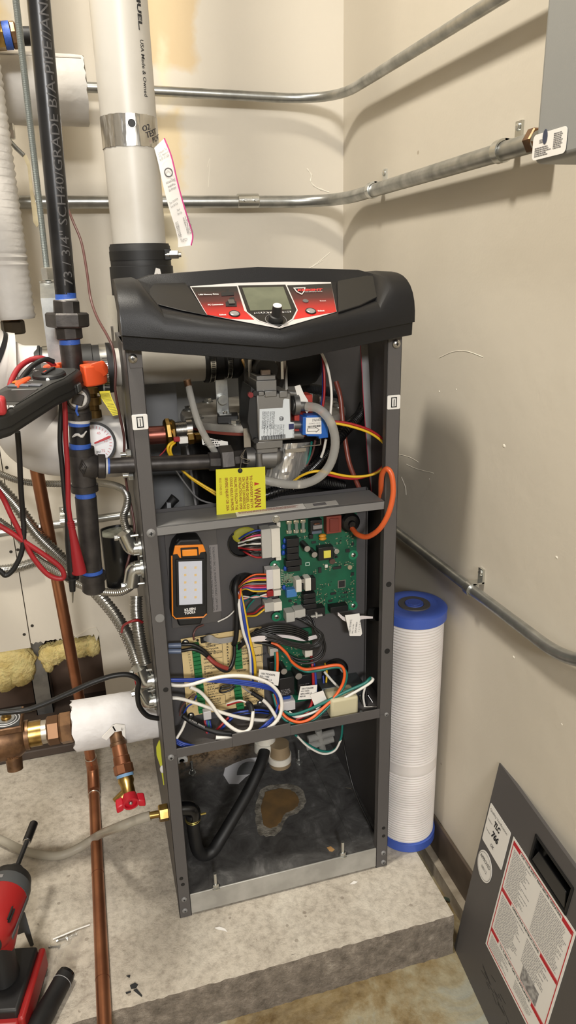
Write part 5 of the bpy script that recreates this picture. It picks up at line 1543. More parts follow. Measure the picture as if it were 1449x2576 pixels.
# foil band
za, zc = on_cyl(fc, FR, 325, 366)[1], on_cyl(fc, FR, 325, 284)[1]
mb = MB()
N = 90
rnd = random.Random(8)
lo = [za + rnd.uniform(-.0008, .0008) for i in range(N)]
jag0 = on_cyl(fc, FR, 398, 340)[0]
rs1 = [V((fc[0] + math.cos(2 * math.pi * i / N) * (FR + .0007 + rnd.uniform(0, .0004)), fc[1] + math.sin(2 * math.pi * i / N) * (FR + .0007), lo[i])) for i in range(N)]
rs2 = [V((p.x, p.y, zc + rnd.uniform(-.0006, .0006))) for p in rs1]
mb.rings([rs1, rs2], caps=False)
part('foil_band', mb, mat('smooth_foil', (212, 210, 206), .2, 1., bump=(45, .5, .006), stretch=(1, 1, .25)), FL, smooth=60, label='shiny foil tape band with test port')
a0, z0 = on_cyl(fc, FR, 331, 310)
q = V((fc[0] + math.cos(a0) * (FR + .001), fc[1] + math.sin(a0) * (FR + .001), z0))
nn = V((math.cos(a0), math.sin(a0), 0))
part('port_hole', MB().cyl(q - nn * .002, q + nn * .0004, .0062, n=22), K['black'], FL)
part('port_rim', MB().torus(q, nn, .0062, .0008, 22, 6), K['steel'], FL)
m_pen = mat('pen_ink', (52, 52, 60), .6)
for s, px, py, size in (('O2', 359, 332, .0115), ('TEST', 368, 348, .012), ('PORT', 384, 360, .011)):
    a0, z0 = on_cyl(fc, FR, px, py)
    vs, fs = text_mesh(s, size)
    mb = MB()
    out = []
    for p in vs:
        xx, yy = p.x * .95 - p.y * .2, p.x * .35 + p.y * .95
        a = a0 + xx / FR
        out.append(V((fc[0] + math.cos(a) * (FR + .0016), fc[1] + math.sin(a) * (FR + .0016), z0 + yy)))
    mb.add(out, fs)
    part('lettering', mb, m_pen, FL, smooth=0)
a0, z0 = on_cyl(fc, FR, 352, 98)
cyl_text('USA Made & Owned', fc, FR + .0004, a0, z0, .0092, K['ink'], FL, up=False, fit=abs(z0 - on_cyl(fc, FR, 366, 242)[1]), bold=.0001)
a0, z0 = on_cyl(fc, FR, 343, -6)
cyl_text('EAIRMUEL.', fc, FR + .0004, a0, z0 + .045, .0105, K['ink'], FL, up=False, fit=.085, bold=.0004)
# ---- printed test slip taped to the flue
sl = thing('test_printout', 'long paper test printout hanging from the foil band', 'paper', P(465, 620, .25))
E1 = [(388, 372, .258), (398, 410, .253), (410, 465, .25), (424, 520, .248), (438, 565, .247), (447, 600, .246), (448, 622, .243)]
E2 = [(414, 347, .266), (432, 392, .258), (446, 450, .254), (459, 500, .252), (474, 550, .25), (486, 590, .248), (482, 617, .245)]
q1, q2 = smooth_path([P(*p) for p in E1], 5), smooth_path([P(*p) for p in E2], 5)
mb = MB()
rs = []
for i, (a, b_) in enumerate(zip(q1, q2)):
    t = i / (len(q1) - 1)
    mid = (a + b_) / 2 + V((0, -.004 * math.sin(t * 5), 0))
    rs.append([a, mid, b_, b_ + V((0, .0004, 0)), mid + V((0, .0004, 0)), a + V((0, .0004, 0))])
part('slip', mb.rings(rs), K['paper'], sl, smooth=50)
part('pink_stripe', MB().tube([a.lerp(b_, .96) + V((0, -.0012, 0)) for a, b_ in zip(q1, q2)], .0011, 4), mat('pink_ink', (206, 72, 140), .6), sl)
def slip_text(s, t, k, size, w=None):
    i = t * (len(q1) - 1)
    i0 = min(int(i), len(q1) - 2)
    a, b_ = q1[i0].lerp(q1[i0 + 1], i - i0), q2[i0].lerp(q2[i0 + 1], i - i0)
    o = a.lerp(b_, k) + V((0, -.0052, 0))
    text(s, o, b_ - a, V((-.25, 0, 1)), size, K['inkgrey'], sl, fit=w)
for s, t, k, size, w in (('Combustion Test', .10, .1, .0048, .018), ('107 J. Hickory St', .13, .1, .0044, .018), ('Ste 301, CT 13036', .16, .1, .0044, .018), ('BACHARACH, INC', .34, .2, .0044, .016), ('InsightPlus', .37, .25, .0044, .013), ('SN: F310209', .40, .25, .0044, .013), ('Time 12:07:37 PM', .49, .08, .0044, .016), ('Date 04/15/26', .52, .1, .0044, .013), ('Fuel', .57, .42, .0044, .005), ('Nat Gas', .60, .38, .0044, .008), ('No warning', .88, .15, .0044, .011), ('<10 sec', .91, .2, .0044, .009)):
    slip_text(s, t, k, size, w)
for k, (a_, b2) in enumerate((('O2', '5.2 %'), ('CO', '90 ppm'), ('Eff', '86.5 %'), ('CO2', '8.9 %'), ('T-Stk', '127 F'), ('T-Air', '68.5 F'), ('EA', '30.2 %'), ('CO(O)', '96 ppm'))):
    slip_text(a_, .67 + k * .022, .06, .0042, .005)
    slip_text(b2, .655 + k * .022, .62, .0042, .010)
part('logo_oval', MB().torus(q1[len(q1) // 4 + 1].lerp(q2[len(q1) // 4 + 1], .5) + V((0, -.005, 0)), (0, 1, 0), .006, .0008, 20, 4), K['inkgrey'], sl)

# ---- combustion air intake: PVC through the side of the boiler, rubber couplings, hose clamps
iy = .20
iz = P(400, 918, iy).z
AI = thing('air_intake_pipe', 'white plastic air intake pipe entering the boiler side through a black rubber coupling', 'pipe', (-.07, iy, iz - .04))
part('tube', MB().cyl((P(94, 925, iy).x - .03, iy, iz), (P(516, 925, iy).x, iy, iz), .0296, n=40), K['pvc'], AI, smooth=60)
x0, x1 = P(92, 925, iy).x, P(284, 925, iy).x
part('rubber_coupling', MB().lathe(V((x0, iy, iz)), (1, 0, 0), [(0, .0385), (.008, .0395), (.009, .037), (.03, .037), (.031, .0385), (x1 - x0 - .03, .0385), (x1 - x0 - .029, .0365), (x1 - x0 - .009, .0365), (x1 - x0 - .008, .039), (x1 - x0, .0385)], 44), K['rubber'], AI, smooth=30)
m_band = mat('clamp_band', (196, 196, 192), .22, 1., rvar=.1, nscale=50)
def hose_clamp(x, r, w=.012, slots=True, y=iy, z=iz, par=AI):
    part('hose_clamp', MB().pipe((x - w / 2, y, z), (x + w / 2, y, z), r + .0012, r, 44), m_band, par, smooth=40)
    if slots:
        sm = MB()
        for k in range(34):
            a = math.radians(150 + k * 5.2)
            c = V((x, y + math.cos(a) * (r + .0013), z + math.sin(a) * (r + .0013)))
            t = V((0, -math.sin(a), math.cos(a)))
            n = V((0, math.cos(a), math.sin(a)))
            sm.obox(c - V((w * .3, 0, 0)) - t * .0006, V((w * .6, 0, 0)), t * .0012, n * .0003)
        part('clamp_slots', sm, K['black'], par, smooth=0, kind='stuff')
hose_clamp(P(264, 925, iy).x, .0367, .013)
hose_clamp(P(122, 900, iy).x, .037, .014)
q = V((P(118, 905, iy).x, iy - .036, iz + .012))
part('clamp_screw', MB().box(q - V((.008, .004, .006)), q + V((.008, .004, .006))).hexnut(q - V((0, 0, .016)), q - V((0, 0, .006)), .005), K['zinc'], AI, bevel=.001)
# inside: rubber reducer with two clamps
bx0 = P(511, 925, iy).x
part('rubber_reducer', MB().lathe(V((bx0, iy, iz)), (1, 0, 0), [(0, .0325), (.006, .0335), (.007, .031), (.017, .031), (.018, .033), (.03, .032), (.034, .028), (.036, .0265), (.046, .0265), (.047, .029), (.055, .029), (.07, .02)], 36), K['rubber'], AI, smooth=30)
hose_clamp(bx0 + .012, .0312, .009)
hose_clamp(bx0 + .041, .0267, .008)
# white elbow fitting to the left of the coupling and its bell with a black band
m_wp = mat('white_fitting', (222, 217, 212), .35, col2=(208, 203, 198), nscale=10)
EP = smooth_path([P(98, 925, iy), P(66, 925, iy), P(24, 924, iy - .002), P(-20, 914, iy - .008), P(-62, 885, iy - .014), P(-100, 825, iy - .02), P(-132, 730, iy - .026), P(-160, 600, iy - .028), P(-185, 400, iy - .028), P(-215, 150, iy - .028)], 6)
n_ = len(EP)
part('elbow', MB().tube(EP, [.0335 if i < 7 else lerp(.0345, .050, min(1, (i - 7) / 8)) for i in range(n_)], 36), m_wp, AI, smooth=60)
k = 15
part('bell_rim', MB().tube(EP[k - 5:k], .0515, 36), m_wp, AI, smooth=60)
part('black_band', MB().tube(EP[k + 3:k + 6], .051, 36), K['black'], AI, smooth=60)
# ---- hanger rod and clevis carrying the intake
HG = thing('hanger_rod', 'threaded zinc hanger rod with a strap bracket beside the black gas pipe', 'hanger', P(122, 705, iy))
ra, rb = P(40, 0, .2), P(122, 712, .2)
up_ = ra + (ra - rb) * (2.45 - ra.z) / (ra.z - rb.z)
th = MB()
qq = resample([rb, up_], .0006)
th.tube(qq, [.0048 if i % 2 else .0042 for i in range(len(qq))], 10)
part('threaded_rod', th, mat('zinc_rod', (160, 166, 164), .4, .8), HG, smooth=25)
part('rod_nut', MB().hexnut(rb + V((0, 0, .004)), rb + V((0, 0, .022)), .0095), K['zinc'], HG)
part('washer', MB().cyl(rb + V((0, 0, .0005)), rb + V((0, 0, .003)), .013, n=20), K['zinc'], HG)
zt2 = rb.z
part('clevis_strap', MB().box((rb.x - .012, iy - .012, zt2 - .003), (rb.x + .012, iy + .044, zt2)).box((rb.x - .012, iy - .046, iz + .0), (rb.x + .012, iy - .043, zt2 - .02), ).add([V((rb.x - .012, iy - .046, zt2 - .02)), V((rb.x + .012, iy - .046, zt2 - .02)), V((rb.x + .012, iy - .012, zt2)), V((rb.x - .012, iy - .012, zt2))], [(0, 1, 2, 3)]).box((rb.x - .012, iy + .043, iz), (rb.x + .012, iy + .046, zt2 - .001)), K['galv'], HG)

# ---- insulated pipes at the far left
m_jak = mat('white_jacket', (204, 200, 194), .55, col2=(190, 186, 180), nscale=9, bump=(60, .25, .004))
iv = P(30, 802, .30)
vd = (P(-90, 0, .30) - iv)
VP_ = thing('insulated_riser', 'white corrugated insulated riser at the far left beside the threaded rod', 'pipe', iv)
qq = resample([iv, iv + vd * (2.45 - iv.z) / vd.z], .0055)
rnd = random.Random(12)
part('jacket', MB().tube(qq, [.0365 + (.0011 if i % 2 else -.0011) + rnd.uniform(-.0003, .0003) for i in range(len(qq))], 32), m_jak, VP_, smooth=50)
part('bare_stub', MB().cyl(iv - V((0, 0, .02)), iv + V((0, 0, .01)), .016, n=20), K['bronze'], VP_)
part('stub_nut', MB().hexnut(iv - V((0, 0, .024)), iv - V((0, 0, .002)), .0185, n=8), mat('dark_bronze', (66, 56, 42), .5, .5), VP_)
uh = P(100, 226, .45)
UH = thing('insulated_branch', 'white insulated pipe end high on the left with a torn cut face', 'pipe', uh)
xe = P(216, 228, .45).x
mb = MB()
rs = []
rnd = random.Random(14)
for x in [-.62 + (xe + .62) * i / 30 for i in range(31)]:
    j = 0 if x < xe - .01 else 1
    rs.append([V((x + rnd.uniform(-.0012, .0012) * j, .45 + math.cos(a) * (.053 + rnd.uniform(-.001, .001)), uh.z + math.sin(a) * (.053 + rnd.uniform(-.001, .001)))) for a in [2 * math.pi * i / 40 for i in range(40)]])
part('jacket', mb.rings(rs), m_jak, UH, smooth=50)
part('jacket_seam', MB().box((-.62, .45 - .0345, uh.z + .0415), (xe - .004, .45 - .033, uh.z + .0435)), m_jak, UH)
sm = P(208, 150, .45)
# brass fitting at the top left
bf_y = .33
BF = thing('brass_valve_end', 'brass fitting with blue tape and black cap at the upper left', 'fitting', P(35, 100, bf_y))
part('brass_hex', MB().hexnut(P(-30, 92, bf_y), P(13, 90, bf_y), .0195), K['brass'], BF)
part('thread_tape', MB().cyl(P(10, 90, bf_y), P(28, 89, bf_y), .0185, n=24), K['blue_tape'], BF)
part('bronze_collar', MB().hexnut(P(27, 89, bf_y), P(44, 88, bf_y), .0185, n=8), K['bronze'], BF)
part('brass_nut', MB().hexnut(P(42, 88, bf_y), P(58, 88, bf_y), .0165), K['brass'], BF)
part('cap', MB().cyl(P(57, 91, bf_y), P(78, 91, bf_y), .0125, n=20), K['black'], BF)
# hanger bolt with a beige strap beside the riser
HB = thing('strap_hanger', 'beige flat strap hanging from a hex bolt beside the insulated riser', 'hanger', P(92, 565, .36))
c = P(30, 330, .36)
part('bolt', MB().hexnut(c + V((-.012, 0, 0)), c + V((.004, 0, 0)), .0125).cyl(c + V((-.016, 0, 0)), c + V((-.01, 0, 0)), .017, n=24), K['zinc'], HB)
part('rod', MB().tube([P(22, 352, .36), P(40, 372, .36), P(60, 391, .36)], .0035, 8), K['galv'], HB)
part('strap', MB().prism([P(a, b_, .36) for a, b_ in ((56, 389), (67, 390), (75, 410), (83, 480), (92, 520), (99, 562), (93, 572), (84, 560), (77, 500), (69, 420))], (0, .006, 0)), mat('beige_strap', (204, 190, 152), .6, col2=(180, 164, 126), nscale=30), HB)

# ---- gas line: black iron
gy = .06
GP = thing('gas_pipe', 'black iron gas pipe with union, tee and capped drip leg beside the boiler', 'pipe', P(235, 1487, gy))
def gseg(name, p0, p1, w, m=K['blackiron'], kind='cyl', y=gy, n=28, ph=.26, **k):
    a, b_ = P(*p0, y), P(*p1, y)
    r = (rad(a, w) + rad(b_, w)) / 2
    mb = MB().cyl(a, b_, r, n=n) if kind == 'cyl' else MB().hexnut(a, b_, r * 1.1, n=6 if kind == 'hex' else 8, ph=ph, ch=.08)
    return part(name, mb, m, GP, smooth=35, **k)
m_blk = mat('lacquered_pipe', (24, 24, 26), .3, .2, col2=(36, 36, 38), nscale=20, rvar=.1)
pa, pb = P(97, 0, gy), P(165, 740, gy)
ptop = pa + (pa - pb) * (2.45 - pa.z) / (pa.z - pb.z)
pr = rad(P(130, 350, gy), 54.5)
part('riser', MB().cyl(pb, ptop, pr, n=36), m_blk, GP, smooth=60, label='black lacquered vertical gas pipe')
lean = ((pa.x - pb.x) / (pa.z - pb.z), 0)
def pc(z): return (pb.x + lean[0] * (z - pb.z), gy)
zz0 = P(172, 728, gy - pr).z
c0 = pc(zz0)
a0, _ = on_cyl(c0, pr, 184, 728)
L_ = P(118, 0, gy - pr).z - zz0
cyl_text('73 / 3/4" SCH40/GRADE B/A-PIPE//ANDE/1', c0, pr + .0003, a0, zz0 + .004, .0175, mat('stencil_grey', (88, 86, 86), .6), GP, up=True, fit=L_ + .03, lean=lean)
gseg('thread_tape', (165, 736), (166, 757), 51, K['blue_tape'])
gseg('union_end', (166, 755), (168, 789), 60, K['blackiron'], 'oct')
gseg('pipe_dope', (165.5, 752), (166.5, 758), 56, K['dope'])
gseg('union_nut', (168, 786), (171, 823), 96, K['blackiron'], 'hex', ph=.52)
gseg('union_end', (171, 822), (175, 853), 62, K['blackiron'], 'oct')
gseg('thread_tape', (175, 853), (176, 868), 51, K['blue_tape'])
gseg('nipple', (176, 866), (190, 985), 52)
# tee with a square plug facing out
gseg('plug_tee', (189, 975), (198, 1040), 58)
c = P(196, 1003, gy - .028)
part('plug_boss', MB().cyl(V((c.x, gy, c.z)), c, rad(c, 62), n=28), K['blackiron'], GP, bevel=.002)
part('pipe_dope', MB().torus(c + V((0, -.0006, 0)), (0, 1, 0), rad(c, 34), .0032, 18, 6, .5), K['dope'], GP)
part('plug', MB().box(c - V((.0072, .008, .0072)), c + V((.0072, .001, .0072)), Matrix.Rotation(.35, 3, 'Y')), K['blackiron'], GP, bevel=.001)
part('tape_end', MB().tube([c + V((-.002, -.004, -.008)), c + V((-.004, -.005, -.016)), c + V((-.002, -.005, -.022))], .0016, 6), K['blue_tape'], GP)
gseg('plug_collar', (198, 1036), (199, 1054), 63)
gseg('pipe_dope', (199, 1053), (199, 1062), 54, K['dope'])
gseg('thread_tape', (199, 1060), (199.5, 1070), 52.5, K['blue_tape'])
gseg('nipple', (199, 1066), (202, 1120), 51, m_blk)
c = P(202, 1094, gy - .019)
part('dope_smear', MB().tube(smooth_path([c + V((-.011, .004, -.003)), c + V((-.004, .0, .001)), c + V((.002, -.0005, -.002)), c + V((.009, .003, .004))], 5), [.0008, .0012, .0016, .002, .0022, .0018, .0024, .002, .0016, .0022, .0026, .002, .0016, .001, .0012, .0008], 6), K['dope'], GP)
gseg('thread_tape', (201.5, 1114), (202, 1128), 53, K['blue_tape'])
gseg('tee_collar', (203, 1126), (204.5, 1143), 66)
gseg('tee_body', (204, 1140), (212, 1224), 61)
gseg('tee_collar', (212, 1219), (213.5, 1235), 67)
t0, t1 = P(208, 1172, gy), P(246, 1173, gy)
part('tee_outlet', MB().lathe(t0, t1 - t0, [(0, .021), (.012, .0205), ((t1 - t0).length, .0155)], 28), K['blackiron'], GP)
t2 = P(265, 1173, gy)
part('tee_collar', MB().cyl(t1, t2, .0178, n=28), K['blackiron'], GP, bevel=.001)
dm = P(208, 1176, gy - .0222)
dia = MB()
for s_ in (1., .55):
    pts = [dm + V((0, 0, .0115 * s_)), dm + V((.0052 * s_, 0, 0)), dm + V((0, 0, -.0115 * s_)), dm + V((-.0052 * s_, 0, 0))]
    dia.tube(pts + pts[:1], .0007, 5)
part('cast_mark', dia, K['blackiron'], GP)
text('AS', dm + V((-.0028, -.0006, -.0028)), (1, 0, 0), (0, 0, 1), .0055, mat('cast_edge', (96, 92, 88), .5, .5), GP)
gseg('pipe_dope', (266, 1173), (271, 1173), 43, K['dope'])
gseg('thread_tape', (270, 1172), (276, 1172), 41, K['blue_tape'])
gseg('branch_pipe', (270, 1172), (532, 1161), 39, label='horizontal gas pipe into the boiler')
gseg('union_end', (524, 1161), (553, 1160), 44, K['blackiron'], 'oct')
gseg('union_nut', (552, 1158), (586, 1155), 66, K['blackiron'], 'hex')
gseg('union_end', (585, 1156), (612, 1153), 42, K['blackiron'], 'oct')
gseg('thread_tape', (214, 1235), (216, 1251), 50, K['blue_tape'])
gseg('drip_leg', (215.5, 1249), (232, 1445), 52)
gseg('thread_tape', (231, 1432), (232, 1441), 53, K['blue_tape'])
a, b_ = P(232.5, 1440, gy), P(236, 1488, gy)
r0 = rad(a, 66)
part('cap', MB().lathe(a, b_ - a, [(0, r0 * .9), (.001, r0), (.011, r0), (.012, r0 * .86), ((b_ - a).length - .003, r0 * .86), ((b_ - a).length, r0 * .74)], 30), K['blackiron'], GP)

# ---- clamp meter hung on the gas pipe, with its leads
mA = P(207, 926, .028)
mL = V((-.408, -.906, -.118)).normalized()
mW = V((-.911, .411, .02)).normalized()
mN = mW.cross(mL).normalized()
if mN.z < 0: mN = -mN
CM = thing('clamp_meter', 'black clamp meter with orange jaws clipped round the gas pipe', 'meter', P(120, 1010, -.03))
def mp(l, w, h=0.): return mA + mL * l + mW * w + mN * h
def onm(px, py, lift=.0004):
    lift += .0004
    v = _r * (px - 724.5) + _d * (py - 1288) + _f * FPX
    o = mA + mN * lift
    return EYE + v * ((o - EYE).dot(mN) / v.dot(mN))
outl = [(-.004, .006), (.006, -.001), (.05, -.003), (.075, .003), (.19, .006), (.205, .014), (.205, .052), (.19, .060), (.075, .064), (.05, .069), (.006, .068), (-.004, .060)]
part('body', MB().prism([mp(l, w) for l, w in outl], mN * -.029), mat('meter_black', (34, 34, 33), .5, bump=(800, .1, .0004)), CM, bevel=.006, seg=3)
part('body_seam', MB().prism([mp(l, w + (.0006 if w > .03 else -.0006), -.017) for l, w in outl], mN * -.0012), K['black'], CM)
part('face_plate', MB().prism([mp(.1 + (l - .1) * .93, .0325 + (w - .0325) * .86, .0006) for l, w in outl], mN * -.0008), mat('meter_face', (58, 58, 56), .5), CM, smooth=0)
c = onm(124, 945, .0007)
part('dial', MB().lathe(c, mN, [(0, .021), (.003, .0205), (.005, .018), (.0055, .006)], 32), K['rubber'], CM)
part('dial_ridge', MB().obox(c + mN * .005 - mL * .015 - mW * .003, mL * .03, mW * .006, mN * .003), K['rubber'], CM, bevel=.001)
part('dial_pointer', MB().obox(c + mN * .008 + mL * .006 - mW * .0008, mL * .008, mW * .0016, mN * .0004), mat('pointer_red', (200, 60, 40), .5), CM, smooth=0)
part('dial_dot', MB().cyl(onm(120, 955, .0006), onm(120, 955, .0012), .0022, n=14), K['inkwhite'], CM)
for px, py in ((36, 972.5), (61, 971.5), (90, 970.5)):
    c = onm(px, py, .0002)
    part('button', MB().obox(c - mW * .0075 - mL * .004, mW * .015, mL * .008, mN * .0022), mat('button_slate', (104, 106, 112), .4), CM, bevel=.001)
c = onm(46, 963.5, .0002)
part('orange_button', MB().obox(c - mW * .0065 - mL * .004, mW * .013, mL * .008, mN * .0025), mat('button_orange', (232, 120, 40), .4), CM, bevel=.001)
part('screen_bezel', MB().prism([onm(a_, b_, .0006) for a_, b_ in ((20, 981), (97, 978), (50, 1010), (-60, 1010))], mN * -.0006), K['blackgloss'], CM, smooth=0)
part('screen_edge', MB().prism([onm(a_, b_, .0009) for a_, b_ in ((30, 979.5), (95, 977.5), (90, 979.5), (28, 981.5))], mN * -.0005), mat('grey_line', (120, 120, 118), .5), CM, smooth=0)
text('KLEIN', onm(82, 934, .0006), -mW, -mL, .009, K['inkwhite'], CM, bold=.0005, shear=.2)
text('TOOLS', onm(80, 937, .0006), -mW, -mL, .003, K['inkwhite'], CM)
m_pr = mat('print_orange_red', (206, 74, 52), .6)
for s, px, py, m_ in (('2/20', 84, 944, m_pr), ('60A\u2393', 82, 951, K['inkwhite']), ('400A', 66, 957, K['inkwhite']), ('600V', 55, 960.5, K['inkwhite']), ('OFF', 76, 966, K['inkwhite']), ('NCV', 118, 934, K['inkwhite']), ('V~', 131, 933, m_pr), ('\u03a9', 142, 934, K['inkwhite']), ('F C', 150, 935, m_pr), ('INRUSH', 96, 937, m_pr)):
    text(s, onm(px, py, .0006), -mW, -mL, .004, m_, CM)
print_lines(onm(18, 1018, .0006), -mW, -mL, .012, .016, 4, K['inkwhite'], CM, seed=4)
part('trigger', MB().obox(mp(.018, -.004, -.013), mL * .018, mW * .008, mN * -.013), K['rubber'], CM, bevel=.002)
part('trigger_pad', MB().obox(mp(.021, -.0052, -.014), mL * .011, mW * .004, mN * -.010), mat('pad_slate', (70, 72, 72), .5), CM, bevel=.001)
m_jaw = mat('jaw_orange', (232, 88, 44), .45)
jc = V((P(184, 905, gy).x, gy, mA.z))
def jaw(a0, a1, name='jaw'):
    mb = MB()
    rs = []
    n = 14
    for i in range(n + 1):
        a = math.radians(lerp(a0, a1, i / n))
        d = V((math.cos(a), math.sin(a), 0))
        ro = .0375 + .004 * math.sin(math.pi * i / n)
        o = jc + mN * .0
        rs.append([o + d * .0205 + mN * .004, o + d * ro + mN * .002, o + d * (ro + .001) - mN * .018, o + d * ro - mN * .026, o + d * .0205 - mN * .026])
    return part(name, mb.rings(rs), m_jaw, CM, bevel=.002, smooth=40)
jaw(-70, 75)
jaw(82, 215)
part('jaw_hook', MB().prism([jc + V((.020, -.030, -.006)), jc + V((.040, -.026, -.002)), jc + V((.046, -.012, -.012)), jc + V((.030, -.018, -.022))], mN * .012), m_jaw, CM, bevel=.003)
part('jaw_lever', MB().prism([onm(a_, b_, .004) for a_, b_ in ((38, 958), (60, 948), (78, 945), (70, 952), (45, 968), (36, 966))], mN * -.008), m_jaw, CM, bevel=.002)
pl_ = P(-4, 1018, -.15)
part('red_plug', MB().obox(pl_ + V((-.02, 0, -.012)), V((.027, -.004, 0)), V((0, .02, 0)), V((0, 0, .02))), mat('plug_red', (176, 48, 52), .45), CM, bevel=.004)
def lead(name, label, m, paths, r=.0036):
    t = thing(name, label, 'test lead', P(*paths[0][-1]))
    for pp in paths:
        part('cable', MB().tube(smooth_path([P(*p) for p in pp], 7), r, 10), m, t, smooth=60)
    return t
m_rl, m_bl = mat('red_lead', (150, 28, 36), .45), mat('black_lead', (20, 20, 21), .45)
RL = lead('test_lead', 'red test lead with a red probe hanging by the gas drip leg', m_rl, [
    [(22, 985, -.02), (30, 955, .0), (48, 925, .02), (75, 906, .035), (105, 901, .04), (128, 912, .045), (140, 925, .05)],
    [(160, 985, .03), (164, 1040, .03), (165, 1100, .03), (169, 1160, .03), (171, 1220, .03), (172, 1270, .03), (178, 1318, .03)],
    [(-8, 1026, -.155), (-60, 1050, -.13), (-95, 1100, -.08), (-60, 1165, -.03), (0, 1240, .0), (30, 1300, .0), (62, 1362, .0), (85, 1405, .0), (120, 1445, .0), (150, 1456, .0), (161, 1448, .0), (150, 1425, .0), (110, 1395, .0), (60, 1362, .0), (20, 1335, .0), (-60, 1285, .0), (-150, 1200, .0), (-150, 1100, -.01), (-70, 1020, -.015), (22, 985, -.02)]])
a, b_ = P(177, 1310, .03), P(201, 1441, .03)
part('probe_handle', MB().lathe(a, b_ - a, [(0, .0042), (.006, .0046), (.012, .0048), ((b_ - a).length * .4, .0062), ((b_ - a).length * .9, .0095), ((b_ - a).length, .0098)], 18), m_rl, RL)
for k in range(4):
    q = a.lerp(b_, .03 + k * .035)
    part('strain_rib', MB().torus(q, b_ - a, .0048, .0008, 16, 5), m_rl, RL)
part('probe_cap', MB().sphere(P(196, 1440, .03), .0062, 14, 8, (1.5, 1, .8)), m_rl, RL)
BLd = lead('test_lead', 'black test lead with a bare metal probe tip hanging by the gas drip leg', m_bl, [
    [(45, 975, -.01), (60, 945, .01), (85, 918, .03), (112, 904, .04), (135, 910, .045)],
    [(156, 985, .034), (153, 1040, .034), (151, 1110, .034), (156, 1170, .034), (161, 1230, .034), (167, 1290, .034)],
    [(44, 1086, -.03), (49, 1150, -.02), (52, 1220, -.01), (57, 1290, .0), (60, 1340, .0), (54, 1390, .0), (35, 1430, .0), (15, 1447, .0), (0, 1436, .0), (-60, 1390, .0), (-160, 1280, .0), (-165, 1130, -.01), (-60, 1030, -.015), (45, 975, -.01)]])
a, b_ = P(169, 1285, .034), P(181, 1455, .034)
L_ = (b_ - a).length
part('probe_handle', MB().lathe(a, b_ - a, [(0, .0036), (L_ * .15, .0045), (L_ * .4, .0062), (L_ * .85, .0062), (L_ * .97, .0056), (L_ * .975, .0105), (L_, .0105)], 18), m_bl, BLd)
part('probe_sleeve', MB().cyl(b_, P(182.5, 1487, .034), .0055, .0042, n=16), m_bl, BLd)
part('probe_tip', MB().cyl(P(182.5, 1486, .034), P(183, 1516, .034), .0016, .0008, n=10), K['steel'], BLd)

# ---- insulated supply elbow with pressure gauge
ey = .21
IE = thing('insulated_elbow', 'bulky white insulated pipe elbow behind the tee and gauge', 'pipe', P(140, 1192, ey))
path = smooth_path([V((-.003, ey, P(310, 1120, ey).z)), V((-.03, ey, P(310, 1120, ey).z)), P(200, 1118, ey), P(140, 1118, ey), P(90, 1100, ey), P(65, 1060, ey), P(60, 1000, ey)], 7)
part('jacket', MB().tube(path, .0505, 40), mat('jacket_vinyl', (206, 204, 202), .4, col2=(196, 193, 190), nscale=8), IE, smooth=60)
part('jacket_seam', MB().torus(P(216, 1118, ey), (1, 0, 0), .0506, .0006, 40, 5), K['w_grey'], IE)
gc = P(238, 1115, .135)
gn = (EYE - gc).normalized()
gn = V((-.12, -.98, .16)).normalized()
GA = thing('pressure_gauge', 'round pressure gauge with black bezel behind the gas tee', 'gauge', gc - V((0, 0, .04)))
gr = rad(gc, 108)
part('case', MB().lathe(gc + gn * -.018, gn, [(0, gr * .9), (.014, gr * .95), (.020, gr), (.024, gr), (.024, gr * .9), (.019, gr * .88)], 40), K['black'], GA, smooth=30)
gu, gv, _n = frame(gn)
gu = V((0, 0, 1)).cross(gn).normalized()
gu = -gu if gu.x < 0 else gu
gv = gn.cross(gu)
gv = gv if gv.z > 0 else -gv
gc = gc + gn * .0015
part('dial', MB().cyl(gc, gc + gn * .001, gr * .875, n=40), mat('dial_white', (222, 222, 226), .4), GA)
tk = MB()
for k in range(25):
    a = math.radians(225 - k * 270 / 24)
    d = gu * math.cos(a) + gv * math.sin(a)
    tk.obox(gc + gn * .0012 + d * gr * .68, d * gr * .12, d.cross(gn) * .0008, gn * .0002)
part('scale', tk, mat('scale_red', (200, 120, 124), .6), GA, smooth=0, kind='stuff')
for k, s in enumerate(('0', '15', '30', '45', '60', '75')):
    a = math.radians(225 - k * 270 / 5)
    text(s, gc + gn * .0013 + gu * (math.cos(a) * gr * .52 - .003) + gv * (math.sin(a) * gr * .52 - .002), gu, gv, .006, mat('scale_red', (200, 120, 124), .6), GA)
a = math.radians(20)
d = gu * math.cos(a) + gv * math.sin(a)
part('needle', MB().prism([gc + gn * .002 - d.cross(gn) * .0012, gc + gn * .002 + d * gr * .75 - d.cross(gn) * .002, gc + gn * .002 + d * gr * .84, gc + gn * .002 + d * gr * .75 + d.cross(gn) * .002, gc + gn * .002 + d.cross(gn) * .0012], gn * .0005), mat('needle_red', (176, 40, 48), .5), GA, smooth=0)
text('psi', gc + gn * .0013 - gv * gr * .45 + gu * gr * .05, gu, gv, .006, K['ink'], GA)
part('stem', MB().cyl(gc + gn * -.018, V((gc.x, ey - .05, gc.z)), .008, n=16), K['brass'], GA)
a = P(232, 985, .16)
vb = thing('bleed_fitting', 'small dark brass fitting hanging under the rubber coupling', 'fitting', P(232, 1045, .16))
part('fitting_body', MB().lathe(P(231, 975, .16), V((0, 0, -1)), [(0, .009), (.008, .011), (.009, .007), (.014, .007), (.015, .012), (.026, .012), (.027, .008), (.034, .008), (.035, .0105), (.046, .0105)], 16), mat('dark_brass', (104, 82, 46), .4, .8), vb)
